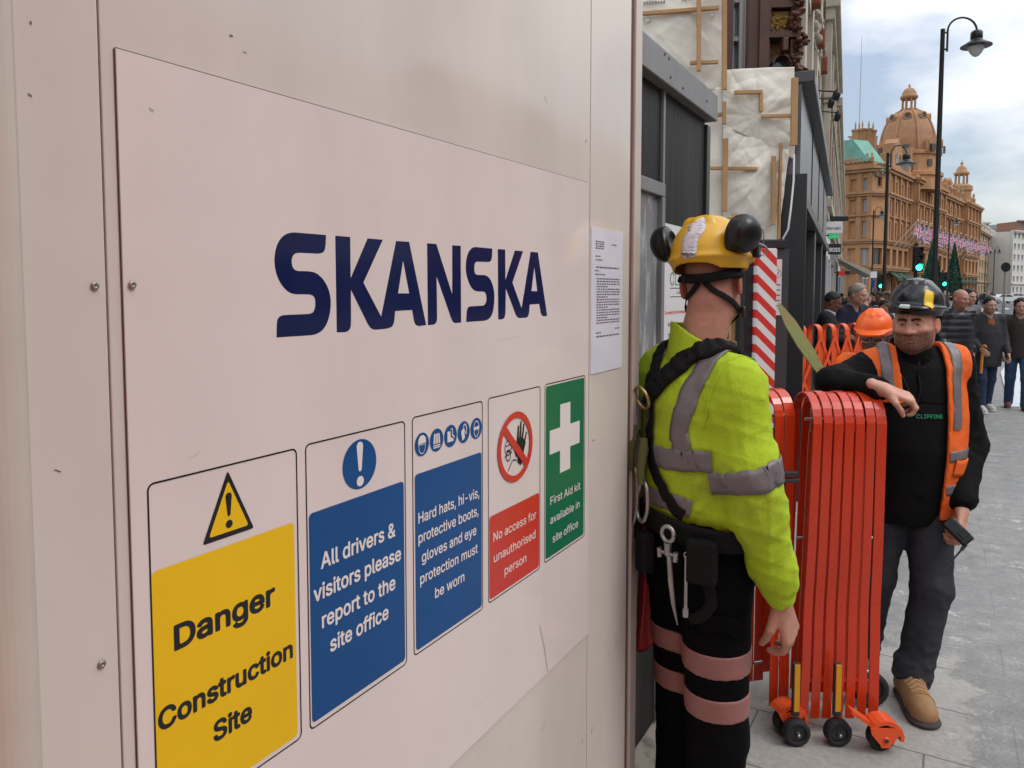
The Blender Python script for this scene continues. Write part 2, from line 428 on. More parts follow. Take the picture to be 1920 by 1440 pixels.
def rrect(y0, y1, z0, z1, r, n=5):
    p = []
    for cx, cy, a0 in ((y1 - r, z1 - r, 0), (y0 + r, z1 - r, 90), (y0 + r, z0 + r, 180), (y1 - r, z0 + r, 270)):
        for k in range(n + 1):
            a = R(a0 + 90 * k / n); p.append((cx + r * math.cos(a), cy + r * math.sin(a)))
    return p
def quadrect(tl, tr, bl, br):
    a, b, c, d = Wp(*tl), Wp(*tr), Wp(*bl), Wp(*br)
    return (a[0] + c[0]) / 2, (b[0] + d[0]) / 2, (c[1] + d[1]) / 2, (a[1] + b[1]) / 2
def circ(c, r, n=40, a0=0, a1=360, ry=None): return [(c[0] + r * math.cos(R(a0 + (a1 - a0) * k / n)), c[1] + (ry or r) * math.sin(R(a0 + (a1 - a0) * k / n))) for k in range(n + (0 if a1 - a0 == 360 else 1))]
def lines(mb, L, layer, mi=0, bold=.014, capk=None):
    lift = (SB + .0003 + layer * .00035, 0, 0)
    for body, l, r, cap in L:
        a, b = Wp(*l), Wp(*r)
        z = (a[1] + b[1]) / 2
        text_on(mb, body, (0, a[0], z), (0, b[0], z), cap, lift, mi, bold)
def notice(name, rect, fill, m_fill, rad=.009):
    y0, y1, z0, z1 = rect
    mb = MB()
    ink_hole(mb, [rrect(y0, y1, z0, z1, rad), rrect(y0 + .0022, y1 - .0022, z0 + .0022, z1 - .0022, rad - .002)], 1)
    o = mb.build(name, M_black, sign)
    mb = MB(); ink(mb, rrect(*fill, rad * .8), 1); mb.build("colour_field", m_fill, o)
    return o
def exclaim(mb, c, h, layer, mi):
    w1, w2 = h * .105, h * .05
    top, bot = c[1] + h * .5, c[1] - h * .16
    pl = [(c[0] + w1 * math.cos(a), top - w1 + w1 * math.sin(a)) for a in np.linspace(0, math.pi, 9)] + \
         [(c[0] - w2 * math.cos(a), bot + w2 - w2 * math.sin(a)) for a in np.linspace(0, math.pi, 7)]
    ink(mb, pl, layer, mi); ink(mb, circ((c[0], c[1] - h * .38), h * .115, 20), layer, mi)

# 1 danger
y0, y1 = Wp(271.5, 912)[0], Wp(556, 1000)[0]
z1 = (Wp(272, 908)[1] + Wp(551, 838)[1]) / 2; z0 = (Wp(557, 1385)[1] + Wp(479, 1441)[1]) / 2
f0 = Wp(283, 1200)[0], Wp(548, 1000)[0], z0 + .008, (Wp(283, 1073)[1] + Wp(546, 977)[1]) / 2
o = notice("danger_notice", (y0, y1, z0, z1), f0, M_yellow)
tri_ = WL([(424.7, 884), (378, 1022), (471, 986)])
cy = (tri_[1][0] + tri_[2][0]) / 2; zb = (tri_[1][1] + tri_[2][1]) / 2; zt = tri_[0][1]; hw = (tri_[2][0] - tri_[1][0]) / 2
def rtri(s):
    zc = zb + (zt - zb) / 3; rr = .004
    base = [(cy - hw * s, zc + (zb - zc) * s), (cy + hw * s, zc + (zb - zc) * s), (cy, zc + (zt - zc) * s)]
    res = []
    for i in range(3):
        p0, p1, p2 = (np.array(base[k % 3]) for k in (i - 1, i, i + 1))
        for t in (0, .5, 1):
            a = p1 + (p0 - p1) / np.linalg.norm(p0 - p1) * rr; b = p1 + (p2 - p1) / np.linalg.norm(p2 - p1) * rr
            res.append(tuple((1 - t) ** 2 * a + 2 * t * (1 - t) * p1 + t * t * b))
    return res
mb = MB(); ink(mb, rtri(1.04), 1, 0); ink(mb, rtri(.80), 2, 1); exclaim(mb, (cy, zb + (zt - zb) * .40), (zt - zb) * .56, 3, 0)
mb.build("warning_triangle", [M_black, M_yellow], o)
mb = MB(); ch = Wp(322, 1154)[1] - Wp(322.8, 1217)[1]
lines(mb, [("Danger", (322.8, 1217), (512.3, 1131), ch), ("Construction", (293, 1369), (545.6, 1231), ch * .86), ("Site", (396.7, 1386), (469.3, 1350), ch * .86)], 2, bold=.026)
mb.build("lettering", M_black, o)
# 2 drivers
rc = quadrect((569, 833), (757.8, 787), (577, 1371), (758.7, 1244)); fl = quadrect((575.6, 963), (754.8, 901), (582, 1357), (755.5, 1236))
o = notice("drivers_notice", rc, fl, M_blue)
c = Wp(671.5, 869.6); r = (Wp(671.5, 820.6)[1] - Wp(671.5, 918.5)[1]) / 2
mb = MB(); ink(mb, circ(c, r * .95), 1, 0); exclaim(mb, c, r * 1.72, 2, 1); mb.build("mandatory_symbol", [M_blue, M_inkw], o)
mb = MB(); lines(mb, [("All drivers &", (598, 1069), (737.7, 1001), .032), ("visitors please", (584.4, 1130), (748.5, 1047), .032), ("report to the", (600, 1176), (737.8, 1103), .032), ("site office", (615.6, 1220), (725, 1159), .032)], 2, bold=.018)
mb.build("lettering", M_inkw, o)
# 3 protective equipment
rc = quadrect((771, 783), (903, 749), (771, 1232), (902, 1142)); fl = quadrect((775, 891), (899.8, 846), (776.7, 1221), (900.7, 1135.6))
o = notice("protection_notice", rc, fl, M_blue)
cs = [(788, 834), (815.8, 825), (842, 816.9), (866.5, 809.5), (889.9, 802.3)]
CW = [Wp(*q) for q in cs]; zc = [q[1] for q in CW]; dy = (CW[4][0] - CW[0][0]) / 4; r = dy * .475
for k, q in enumerate(CW):
    q = (CW[0][0] + dy * k, sum(zc) / 5)
    mb = MB(); ink(mb, circ(q, r, 36), 1, 0)
    S = lambda l: [(q[0] + a * r, q[1] + b * r) for a, b in l]
    if k == 0:
        ink(mb, S([(-.55, .05), (-.5, .45), (-.25, .75), (.2, .78), (.5, .5), (.55, .1)]), 2, 1)
        ink_hole(mb, [S([(-.5, 0), (.5, 0), (.42, -.5), (.15, -.8), (-.15, -.8), (-.42, -.5)]), S([(-.44, -.04), (.44, -.04), (.37, -.47), (.12, -.74), (-.12, -.74), (-.37, -.47)])], 2, 1)
    elif k == 1:
        for a, b in ((-.5, -.28), (-.2, -.02), (.05, .22), (.3, .5)): ink(mb, S([(a, -.3), (b, -.3), (b * .8, .55), (a * .8, .6)]), 2, 1)
        for z_ in (-.45, -.62): ink(mb, S([(-.5, z_ - .05), (.5, z_ - .05), (.5, z_ + .05), (-.5, z_ + .05)]), 2, 1)
    elif k == 2:
        ink(mb, S([(-.5, .45), (-.05, .45), (0, -.1), (.45, -.3), (.45, -.5), (-.5, -.5)]), 2, 1)
        ink(mb, S([(.0, .65), (.3, .65), (.3, .1), (.6, -.1), (.62, -.3), (.5, -.2), (.2, 0), (.2, .58), (.0, .58)]), 2, 1)
    elif k == 3:
        ink(mb, S([(-.45, .1), (-.15, .35), (.05, .2), (.15, -.55), (-.25, -.75)]), 2, 1)
        ink_hole(mb, [S([(-.1, .4), (0, .75), (.3, .75), (.5, .4), (.4, -.3), (.2, -.1)]), S([(0, .42), (.08, .66), (.25, .66), (.4, .36), (.33, -.1), (.24, .0)])], 2, 1)
    else:
        ink_hole(mb, [S([(-.45, .3), (-.2, .7), (.2, .72), (.45, .35), (.4, -.5), (.1, -.8), (-.15, -.8), (-.4, -.45)]), S([(-.38, .28), (-.17, .62), (.17, .64), (.38, .32), (.33, -.46), (.07, -.72), (-.12, -.72), (-.33, -.42)])], 2, 1)
        ink(mb, S([(-.5, .15), (.5, .2), (.42, -.12), (.1, -.12), (0, .02), (-.1, -.14), (-.4, -.14)]), 3, 1)
    mb.build("equipment_symbol", [M_blue, M_inkw], o)
mb = MB(); lines(mb, [("Hard hats, hi-vis,", (781, 981), (895.5, 931), .026), ("protective boots,", (781, 1016), (894, 967), .026), ("gloves and eye", (787.5, 1051), (890, 1004), .026), ("protection must", (784.4, 1091), (892.4, 1039), .026), ("be worn", (812.4, 1119), (867.5, 1090), .026)], 2, bold=.012)
mb.build("lettering", M_inkw, o)
# 4 no access
rc = quadrect((912.4, 746), (1010.7, 723), (912.4, 1132), (1009.8, 1066)); fl = quadrect((915, 969), (1007.8, 923), (914.7, 1124), (1008.8, 1062))
o = notice("no_access_notice", rc, fl, M_red)
c = Wp(963.4, 836.9); r = (Wp(995, 836)[0] - Wp(929.5, 836)[0]) / 2; ri = r * .82
mb = MB()
S = lambda l: [(c[0] + a * r, c[1] + b * r) for a, b in l]
# hand
ink(mb, S([(.0, .0), (.12, -.3), (.12, -.48), (.3, -.6), (.45, -.5), (.5, -.2), (.62, .02), (.42, .2), (.1, .2)]), 2, 1)
for (a, b, a2, b2, wd) in ((.12, .1, .18, .58, .055), (.26, .1, .33, .68, .055), (.38, .1, .5, .58, .05), (.5, .0, .66, .32, .045), (.1, -.3, -.1, .05, .06)):
    d = np.array([a2 - a, b2 - b]); n_ = np.array([-d[1], d[0]]) / np.hypot(*d) * wd
    ink(mb, S([(a - n_[0], b - n_[1]), (a2 - n_[0] * .6, b2 - n_[1] * .6), (a2 + n_[0] * .6, b2 + n_[1] * .6), (a + n_[0], b + n_[1])]), 3, 1)
def ring(cc, rr, t, n=20, ry=1.0): return [circ(cc, rr, n, ry=rr * ry), circ(cc, rr - t, n, ry=(rr - t) * ry)]
q = (c[0] - r * .40, c[1] - r * .06)
ink_hole(mb, ring((q[0], q[1] + r * .1), r * .20, r * .025, 20, 1.15), 2, 1)
ink_hole(mb, ring((q[0], q[1] - r * .12), r * .13, r * .025, 20, 1.3), 3, 1)
for a, b in (((-.62, -.2), (-.2, -.12)), ((-.55, .1), (-.2, .12)), ((-.42, -.62), (-.16, -.35)), ((-.16, -.35), (.05, -.4)), ((-.5, -.02), (-.3, -.1)), ((-.5, -.1), (-.3, .0))):
    d = np.array(b) - np.array(a); n_ = np.array([-d[1], d[0]]) / np.hypot(*d) * .014
    ink(mb, S([(a[0] - n_[0], a[1] - n_[1]), (b[0] - n_[0], b[1] - n_[1]), (b[0] + n_[0], b[1] + n_[1]), (a[0] + n_[0], a[1] + n_[1])]), 4, 1)
bw = .115
dd = np.array([math.cos(R(-43)), math.sin(R(-43))]); nn = np.array([-dd[1], dd[0]])
ink(mb, [tuple(np.array(c) + dd * s * ri * 1.02 + nn * t * r * bw) for s, t in ((-1, -1), (1, -1), (1, 1), (-1, 1))], 5, 0)
ink_hole(mb, [circ(c, r, 56), circ(c, ri, 56)], 6, 0)
mb.build("prohibition_symbol", [M_red, M_black], o)
mb = MB(); lines(mb, [("No access for", (922, 1015), (1002.5, 971), .026), ("unauthorised", (922.8, 1053), (1001, 1009), .026), ("person", (943, 1076), (983.8, 1054), .026)], 2, bold=.006)
mb.build("lettering", M_inkw, o)
# 5 first aid
rc = quadrect((1018.8, 720.6), (1094.4, 702.5), (1017.8, 1056), (1093.8, 1005))
o = notice("first_aid_notice", rc, (rc[0] + .006, rc[1] - .006, rc[2] + .007, rc[3] - .006), M_green)
cc = Wp(1057, 819); wv = (Wp(1068, 800)[0] - Wp(1048, 800)[0]); wh = (Wp(1085, 800)[0] - Wp(1029, 800)[0]) / 2
wv = wh * 2 * .34
pl = [(-wh, -wv / 2), (-wv / 2, -wv / 2), (-wv / 2, -wh), (wv / 2, -wh), (wv / 2, -wv / 2), (wh, -wv / 2), (wh, wv / 2), (wv / 2, wv / 2), (wv / 2, wh), (-wv / 2, wh), (-wv / 2, wv / 2), (-wh, wv / 2)]
mb = MB(); ink(mb, [(cc[0] + a, cc[1] + b) for a, b in pl], 2); mb.build("white_cross", M_inkw, o)
mb = MB(); lines(mb, [("First Aid kit", (1029, 946), (1085.3, 917), .026), ("available in", (1029, 982), (1083.8, 951), .026), ("site office", (1033.4, 1016), (1081, 988), .026)], 2, bold=.006)
mb.build("lettering", M_inkw, o)

# ---- the letter taped beside it
M_paper = mat("paper_in_sleeve", (0.72, 0.72, 0.80), 0.12, var=0.05, vscale=9, bump=0.06, bscale=14)
M_print = mat("small_print", (0.12, 0.12, 0.16), 0.5)
y0, y1, z0, z1 = quadrect((1107, 426), (1165, 435), (1106, 701), (1165, 689))
note = thing("paper_notice", "printed letter in a clear sleeve fixed right of the big sign", "notice", (WX, 0, 0))
mb = MB(); mb.bx(.0009, .0028, y0, y1, z0, z1); mb.build("sheet", M_paper, note)
mb = MB(); H = z1 - z0; Wd = y1 - y0; rnd = random.Random(3)
def prow(zf, a, b, t=.0024):
    x = .0032; yy = y0 + Wd * a; ye = y0 + Wd * b; zz = z1 - H * zf
    while yy < ye:
        l = rnd.uniform(.006, .018); l = min(l, ye - yy); mb.quad((x, yy, zz - t), (x, yy + l, zz - t), (x, yy + l, zz + t * .3), (x, yy, zz + t * .3)); yy += l + .004
for zf in (.09, .105, .12, .135): prow(zf, .12, .38)
prow(.10, .62, .80); prow(.19, .12, .27); prow(.215, .12, .34); prow(.265, .14, .88, .003); prow(.29, .12, .22); prow(.315, .12, .42)
for k, zf in enumerate(np.arange(.345, .66, .018)): prow(zf, .16, .9 if k % 4 != 3 else .5)
prow(.72, .14, .3); prow(.745, .16, .9, .003); prow(.70, .75, .9)
mb.build("printed_lines", M_print, note)
# ================================================================== ground, road, far side of the street
def node_mat(name, rough=0.8):
    m = bpy.data.materials.new(name); m.use_nodes = True
    return m, m.node_tree, m.node_tree.nodes['Principled BSDF']
def pavement_mat():
    m, t, b = node_mat("worn_paving"); N = t.nodes.new; L = t.links.new
    co = N('ShaderNodeTexCoord')
    def noise(s, d=6, r=.6, vec=None):
        n = N('ShaderNodeTexNoise'); n.inputs['Scale'].default_value = s; n.inputs['Detail'].default_value = d; n.inputs['Roughness'].default_value = r
        L(vec or co.outputs['Object'], n.inputs[0]); return n.outputs[0]
    def ramp(v, a, b_, c0=(0, 0, 0, 1), c1=(1, 1, 1, 1)):
        r = N('ShaderNodeValToRGB'); r.color_ramp.elements[0].position = a; r.color_ramp.elements[1].position = b_
        r.color_ramp.elements[0].color = c0; r.color_ramp.elements[1].color = c1; L(v, r.inputs[0]); return r.outputs[0]
    def mix(f, a, b_, mode='MIX'):
        x = N('ShaderNodeMixRGB'); x.blend_type = mode
        for s, v in ((0, f), (1, a), (2, b_)):
            if hasattr(v, 'is_linked'): L(v, x.inputs[s])
            else: x.inputs[s].default_value = v
        return x.outputs[0]
    def math_(op, a, b_=0.0):
        x = N('ShaderNodeMath'); x.operation = op
        for s, v in ((0, a), (1, b_)):
            if hasattr(v, 'is_linked'): L(v, x.inputs[s])
            else: x.inputs[s].default_value = v
        return x.outputs[0]
    # distorted coordinates so that the joints are not ruler-straight
    br = N('ShaderNodeTexBrick'); br.inputs['Scale'].default_value = 1.0
    br.inputs['Brick Width'].default_value = 0.62; br.inputs['Row Height'].default_value = 0.40
    br.inputs['Mortar Size'].default_value = 0.0045; br.inputs['Mortar Smooth'].default_value = 0.3; br.offset = 0.5
    br.inputs['Color1'].default_value = (0.33, 0.322, 0.295, 1); br.inputs['Color2'].default_value = (0.36, 0.352, 0.322, 1)
    br.inputs['Mortar'].default_value = (0.10, 0.10, 0.095, 1)
    vm = N('ShaderNodeVectorMath'); vm.operation = 'ADD'; ns = N('ShaderNodeTexNoise'); ns.inputs['Scale'].default_value = 5
    sc = N('ShaderNodeVectorMath'); sc.operation = 'SCALE'; sc.inputs['Scale'].default_value = 0.012
    L(co.outputs['Object'], ns.inputs[0]); L(ns.outputs[1], sc.inputs[0]); L(co.outputs['Object'], vm.inputs[0]); L(sc.outputs[0], vm.inputs[1]); L(vm.outputs[0], br.inputs[0])
    slab = mix(ramp(noise(1.7), .35, .7), br.outputs[0], (0.39, 0.38, 0.35, 1))
    slab = mix(.55, slab, ramp(noise(38, 8, .75), .3, .7, (.55, .55, .55, 1), (1.35, 1.35, 1.35, 1)), 'MULTIPLY')
    # smear of grey bedding over the slabs towards the road, with a ragged edge
    sep = N('ShaderNodeSeparateXYZ'); L(co.outputs['Object'], sep.inputs[0])
    edge = math_('ADD', math_('MAXIMUM', math_('ADD', sep.outputs[0], -.12), math_('ADD', sep.outputs[1], -4.1)), math_('MULTIPLY', math_('ADD', noise(3.2, 9, .68), -.5), .7))
    msk = ramp(edge, .0, .03)
    smear = mix(ramp(noise(1.1, 6, .65), .35, .68), (0.26, 0.262, 0.25, 1), (0.36, 0.358, 0.335, 1))
    smear = mix(.5, smear, ramp(noise(60, 8, .8), .35, .68, (.4, .4, .4, 1), (1.6, 1.6, 1.6, 1)), 'MULTIPLY')
    smear = mix(ramp(noise(7.5, 8, .7), .35, .65, (.75, .75, .75, 1), (0, 0, 0, 1)), smear, (0.16, 0.165, 0.165, 1))
    spots = ramp(noise(4.6, 9, .75), .58, .66)
    smear = mix(spots, smear, (0.52, 0.52, 0.50, 1))
    base = mix(msk, slab, smear)
    base = mix(math_('MULTIPLY', br.outputs[1], math_('SUBTRACT', .85, math_('MULTIPLY', msk, .5))), base, (0.12, 0.12, 0.115, 1))
    # dark stains and gum
    vo = N('ShaderNodeTexVoronoi'); vo.inputs['Scale'].default_value = 5.5; L(vm.outputs[0], vo.inputs[0])
    base = mix(ramp(vo.outputs[0], .03, .05, (.55, .55, .55, 1), (0, 0, 0, 1)), base, (0.13, 0.13, 0.125, 1))
    base = mix(ramp(noise(.55, 5, .6), .52, .75, (0, 0, 0, 1), (.45, .45, .45, 1)), base, (0.15, 0.148, 0.14, 1))
    L(base, b.inputs['Base Color'])
    L(ramp(noise(2.2), .3, .7, (.5, .5, .5, 1), (.85, .85, .85, 1)), b.inputs['Roughness'])
    bp = N('ShaderNodeBump'); bp.inputs['Strength'].default_value = 0.35; bp.inputs['Distance'].default_value = 0.004
    L(noise(55, 8, .7), bp.inputs['Height']); L(bp.outputs[0], b.inputs['Normal'])
    return m
M_pave = pavement_mat()
M_road = mat("asphalt", (0.075, 0.077, 0.08), 0.75, var=0.25, vscale=0.6, bump=0.3, bscale=60)
M_kerb = mat("granite_kerb", (0.26, 0.25, 0.24), 0.7, var=0.2, vscale=6, bump=.2)
M_line = mat("road_paint", (0.62, 0.62, 0.58), 0.6, var=.15, vscale=5)
mb = MB(); mb.quad((-1500, -1500, -.13), (1500, -1500, -.13), (1500, 1500, -.13), (-1500, 1500, -.13)); tag(mb.build("road", M_road), kind='structure')
KX = 4.2
mb = MB(); mb.bx(-14, KX - .15, -25, 92, -.5, 0); tag(mb.build("pavement", M_pave), kind='structure')
mb = MB(); mb.bx(KX - .15, KX, -25, 92, -.5, .004, bev=.02); tag(mb.build("kerb", M_kerb), kind='structure')
mb = MB(); mb.bx(19, 27, -30, 140, -.5, 0); tag(mb.build("far_pavement", M_kerb), kind='structure')
mb = MB()
for k in range(26): mb.bx(9.8, 9.95, 10 + k * 6, 13 + k * 6, -.15, -.126)
for k in range(9): mb.bx(4.6 + k * 1.2, 5.2 + k * 1.2, 96, 101, -.15, -.126)
tag(mb.build("road_markings", M_line), kind='structure')

# ------------------------------------------------------------------ facades
M_glass = mat("window_glass", (0.05, 0.065, 0.075), 0.06, spec=0.9, var=.25, vscale=.8)
M_glass2 = mat("pale_window_glass", (0.22, 0.27, 0.31), 0.08, spec=0.9, var=.2, vscale=.8)
M_wframe = mat("window_frame_paint", (0.5, 0.49, 0.45), 0.5)
M_dframe = mat("dark_frame_paint", (0.02, 0.022, 0.024), 0.4)
def vec3(p, z): return (p[0], p[1], z)
def window_mesh(wd, ht, mats, bars=(1, 1), arch=False, fr=.07, key=None):
    mb = MB()
    if arch:
        r = wd / 2; top = ht - r
        pl = [(-r, 0), (r, 0), (r, top)] + [(r * math.cos(a), top + r * math.sin(a)) for a in np.linspace(0, math.pi, 9)[1:-1]] + [(-r, top)]
        mb.prism(pl, (0, 0, 0), (1, 0, 0), (0, 0, 1), (0, .04, 0), 0)
        o = [(p[0], p[1]) for p in pl]
        for i in range(len(o)):
            a, b = o[i], o[(i + 1) % len(o)]
            mb.tube([(a[0], -.02, a[1]), (b[0], -.02, b[1])], fr * .6, 4, 1, smooth=False)
    else:
        mb.bx(-wd / 2, wd / 2, 0, .04, 0, ht, 0)
        for s in (-1, 1): mb.bx(s * (wd / 2 - fr / 2) - fr / 2, s * (wd / 2 - fr / 2) + fr / 2, -.05, -.001, 0, ht, 1)
        mb.bx(-wd / 2 + fr, wd / 2 - fr, -.045, -.002, 0, fr, 1); mb.bx(-wd / 2 + fr, wd / 2 - fr, -.045, -.002, ht - fr, ht, 1)
    for k in range(bars[0]):
        x = -wd / 2 + wd * (k + 1) / (bars[0] + 1); mb.bx(x - fr * .35, x + fr * .35, -.035, -.003, fr, ht - fr * (1 if not arch else 2), 1)
    for k in range(bars[1]):
        z = ht * (k + 1) / (bars[1] + 1) if not arch else ht - wd / 2; mb.bx(-wd / 2 + fr, wd / 2 - fr, -.04, -.004, z - fr * .4, z + fr * .4, 1)
    o = mb.build("window", mats); me = o.data; bpy.data.objects.remove(o)
    return me
_WM = {}
def facade(parent, p, q, floors, nb, wm, top, thick=.5, depth=.18, wmats=None, cornices=(), pil=None, name="wall", m_trim=None, z0=0.0, edge=.0, phase=None, trim_sills=True):
    """wall from p to q (left to right seen from outside) with real window openings; floors: (sill, head, width fraction, arch, bars)"""
    p, q = np.array(p[:2], float), np.array(q[:2], float); L = np.hypot(*(q - p)); ex = (q - p) / L; inn = np.array([-ex[1], ex[0]])
    ang = math.atan2(ex[1], ex[0]); rot = Matrix.Rotation(ang, 3, 'Z')
    mb = MB(); tr = MB()
    def bx(m, a, b_, d0, d1, za, zb):
        c = p + ex * (a + b_) / 2 + inn * (d0 + d1) / 2
        m.box((c[0], c[1], (za + zb) / 2), (b_ - a, d1 - d0, zb - za), 0, 0, rot)
    bw = (L - 2 * edge) / nb; z = z0
    for (zs, zh, wf, arch, bars) in floors:
        bx(mb, 0, L, 0, thick, z, zs)
        wd = bw * wf
        xs = [0] + [v for k in range(nb) for v in (edge + bw * k + (bw - wd) / 2, edge + bw * k + (bw + wd) / 2)] + [L]
        for i in range(0, len(xs), 2):
            if xs[i + 1] - xs[i] > 1e-4: bx(mb, xs[i], xs[i + 1], 0, thick, zs, zh)
        key = (round(wd, 3), round(zh - zs, 3), arch, bars, wmats[0].name, wmats[1].name)
        if key not in _WM: _WM[key] = window_mesh(wd, zh - zs, wmats, bars, arch, fr=max(.05, wd * .06))
        for k in range(nb):
            c = p + ex * (edge + bw * (k + .5)) + inn * depth
            o = link_mesh("window", _WM[key], parent); o.location = (c[0], c[1], zs); o.rotation_euler = (0, 0, ang)
            if trim_sills:
                xm = edge + bw * (k + .5); bx(tr, xm - wd * .6, xm + wd * .6, -.12, -.003, zs - .18, zs - .02)
                bx(tr, xm - wd * .58, xm + wd * .58, -.08, -.003, zh + .02, zh + .22)
        z = zh
    bx(mb, 0, L, 0, thick, z, top)
    o = mb.build(name, wm, parent)
    for (zc, h, pr) in cornices:
        bx(tr, -pr * .5, L + pr * .5, -pr, -.004, zc, zc + h * .5); bx(tr, -pr * .8, L + pr * .8, -pr * 1.5, -.005, zc + h * .5 + .003, zc + h)
    if pil:
        for k in range(nb + 1):
            x = min(max(edge + bw * k, pil[0] / 2), L - pil[0] / 2); bx(tr, x - pil[0] / 2, x + pil[0] / 2, -pil[1], -.006, pil[2], pil[3])
    if tr.v: tr.build("stone_trim", m_trim or wm, parent)
    return ex, inn, L
# ---- terraces across the road, out of the frame but mirrored in the glossy sheets
M_fa = mat("facade_brick", (0.30, 0.15, 0.10), 0.85, var=.2, vscale=1.5)
M_fb = mat("facade_stone", (0.50, 0.46, 0.38), 0.85, var=.15, vscale=1.5)
M_fc = mat("facade_render", (0.55, 0.52, 0.46), 0.85, var=.1, vscale=1.5)
for k, (ya, yb, h, m, lb) in enumerate([(-24, -6, 15, M_fb, "stone terrace across the road, behind the viewer"), (-6, 14, 17, M_fa, "red brick terrace across the road beside the bus"),
                                        (14, 38, 14, M_fc, "cream rendered terrace across the road"), (38, 70, 16, M_fa, "long brick terrace farther up across the road"), (70, 120, 15, M_fb, "stone terrace far up across the road")]):
    b = thing("terrace_building", lb, "building", (0, 0, 0))
    facade(b, (27, ya), (27, yb), [(.5, 3.4, .8, False, (2, 0)), (5, 7.4, .42, False, (0, 1)), (8.6, 10.8, .42, False, (0, 1)), (11.6, 13, .4, False, (0, 1))], int((yb - ya) / 3.4), m, h, wmats=[M_glass, M_wframe], cornices=[(3.8, .5, .3), (h - .6, .6, .4)], m_trim=M_fc)
    mb = MB(); mb.bx(27.6, 39, ya + .01, yb - .01, 0, h - .4); mb.build("building_body", m, b)

# ---- a red double-deck bus on the road to the right, seen only as a red gleam in the white sheets
M_busred = mat("bus_red_paint", (0.55, 0.012, 0.014), 0.25, coat=.5)
M_tyre = mat("black_rubber", (0.02, 0.02, 0.021), 0.75, var=.2, vscale=20)
bus = thing("double_decker_bus", "red double-decker bus on the road right of the pavement", "bus", (7.2, -2.0, -.13))
BL, BW, BH = 10.8, 2.5, 4.35
mb = MB(); mb.bx(0, BW, -BL / 2, BL / 2, .3, 1.05, bev=.06); mb.bx(.02, BW - .02, -BL / 2 + .02, BL / 2 - .02, 1.95, 2.75); mb.bx(.02, BW - .02, -BL / 2 + .02, BL / 2 - .02, 3.6, BH, bev=.12)
for k in range(8):
    y = -BL / 2 + .1 + k * (BL - .2) / 7
    for x in (.07, BW - .07): mb.bx(x - .05, x + .05, y - .06, y + .06, 1.0, 2.0); mb.bx(x - .05, x + .05, y - .06, y + .06, 2.7, 3.65)
mb.build("body", M_busred, bus)
for za, zb in ((1.06, 1.94), (2.76, 3.59)):
    mb = MB(); mb.bx(.06, BW - .06, -BL / 2 + .05, BL / 2 - .05, za, zb); mb.build("window_band", M_glass, bus)
for y in (-3.4, 2.6):
    for x in (.12, BW - .12):
        mb = MB(); mb.lathe([(.1, -.13), (.44, -.13), (.48, -.09), (.48, .09), (.44, .13), (.1, .13)], (x, y, .48), 20, 0, Matrix.Rotation(R(90), 3, 'Y')); mb.build("wheel", M_tyre, bus)

# unseen red panel, added to tint the near end of the white sheets
M_redbounce = mat("red_bounce_paint", (0.72, 0.15, 0.06), 0.5, var=.08, vscale=2)
mb = MB(); mb.bx(WX - .02, .75, -.47, -.44, 0.03, 3.4); mb.bx(.75, .80, -.50, -.42, 0, 3.42); tag(mb.build("red_bounce_panel", M_redbounce), "red painted hoarding return at a right angle to the white sheets, behind the viewer", "hoarding")
# ================================================================== dark hoarding, wrapped frontage and the shops beyond
HX = -0.97
def Hp(px, py): p = on_x(px, py, HX); return (p[1], p[2])
M_ply = mat("black_painted_ply", (0.010, 0.0095, 0.009), 0.55, spec=.3, col2=(0.034, 0.032, 0.03), thresh=(.5, .72), vscale=3, stretch=(1, 1, .12), bump=.25, bscale=26, detail=8)
M_rail = mat("grey_painted_steel", (0.20, 0.20, 0.20), 0.5, var=.14, vscale=6, bump=.1, bscale=30)
M_plinth = mat("worn_stone", (0.22, 0.20, 0.17), 0.85, col2=(.07, .06, .05), thresh=(.52, .7), vscale=9, bump=.5, bscale=25)
M_perspex = mat("poster_perspex", (0.20, 0.21, 0.22), 0.06, spec=.9, col2=(.5, .52, .55), thresh=(.5, .7), vscale=7, stretch=(1, 2.4, .7), bump=.22, bscale=7)
M_signw = mat("site_board_white", (0.72, 0.72, 0.72), 0.3, var=.04)
dh = thing("black_hoarding", "black painted plywood hoarding with grey steel top rail behind the worker", "hoarding", (HX, 0, 0))
yA = 2.02; yE = Hp(1326, 300)[0]; yJ = Hp(1240, 300)[0]
zt0 = Hp(1326, 180)[1]; zb0 = Hp(1326, 229)[1]; zlow = Hp(1230, 1345)[1]
mb = MB(); mb.bx(-.03, .045, yA - .1, yE + .004, zb0, zt0, bev=.004); mb.build("top_rail", M_rail, dh)
mb = MB(); mb.bx(-.03, .0, yA - .1, yJ - .012, zlow, zb0 - .002); mb.build("ply_sheet", M_ply, dh)
mb = MB(); mb.bx(-.03, .003, yJ + .012, yE - .06, zlow, zb0 - .002); mb.build("ply_sheet", M_ply, dh)
mb = MB(); mb.bx(-.03, .012, yJ - .0115, yJ + .0115, zlow, zb0 - .003, bev=.002); mb.build("joint_strip", M_rail, dh)
mb = MB(); mb.bx(-.10, .015, yE - .057, yE, zlow, zb0 - .02, bev=.004); mb.build("end_post", M_dframe, dh)
mb = MB(); mb.bx(-.6, -.101, yE - .05, yE - .01, zlow, zb0 - .02); mb.build("return_panel", M_ply, dh)
for px, py in [(1233, 113), (1236, 148), (1260, 168), (1306, 192), (1304, 216), (1225, 105)]:
    y, z = Hp(px, py); mb = MB(); mb.lathe([(.006, .0452), (.006, .047), (1e-6, .0475)], (0, y, z), 10, 0, Matrix.Rotation(R(90), 3, 'Y')); mb.build("rivet_hole", M_gap, dh)
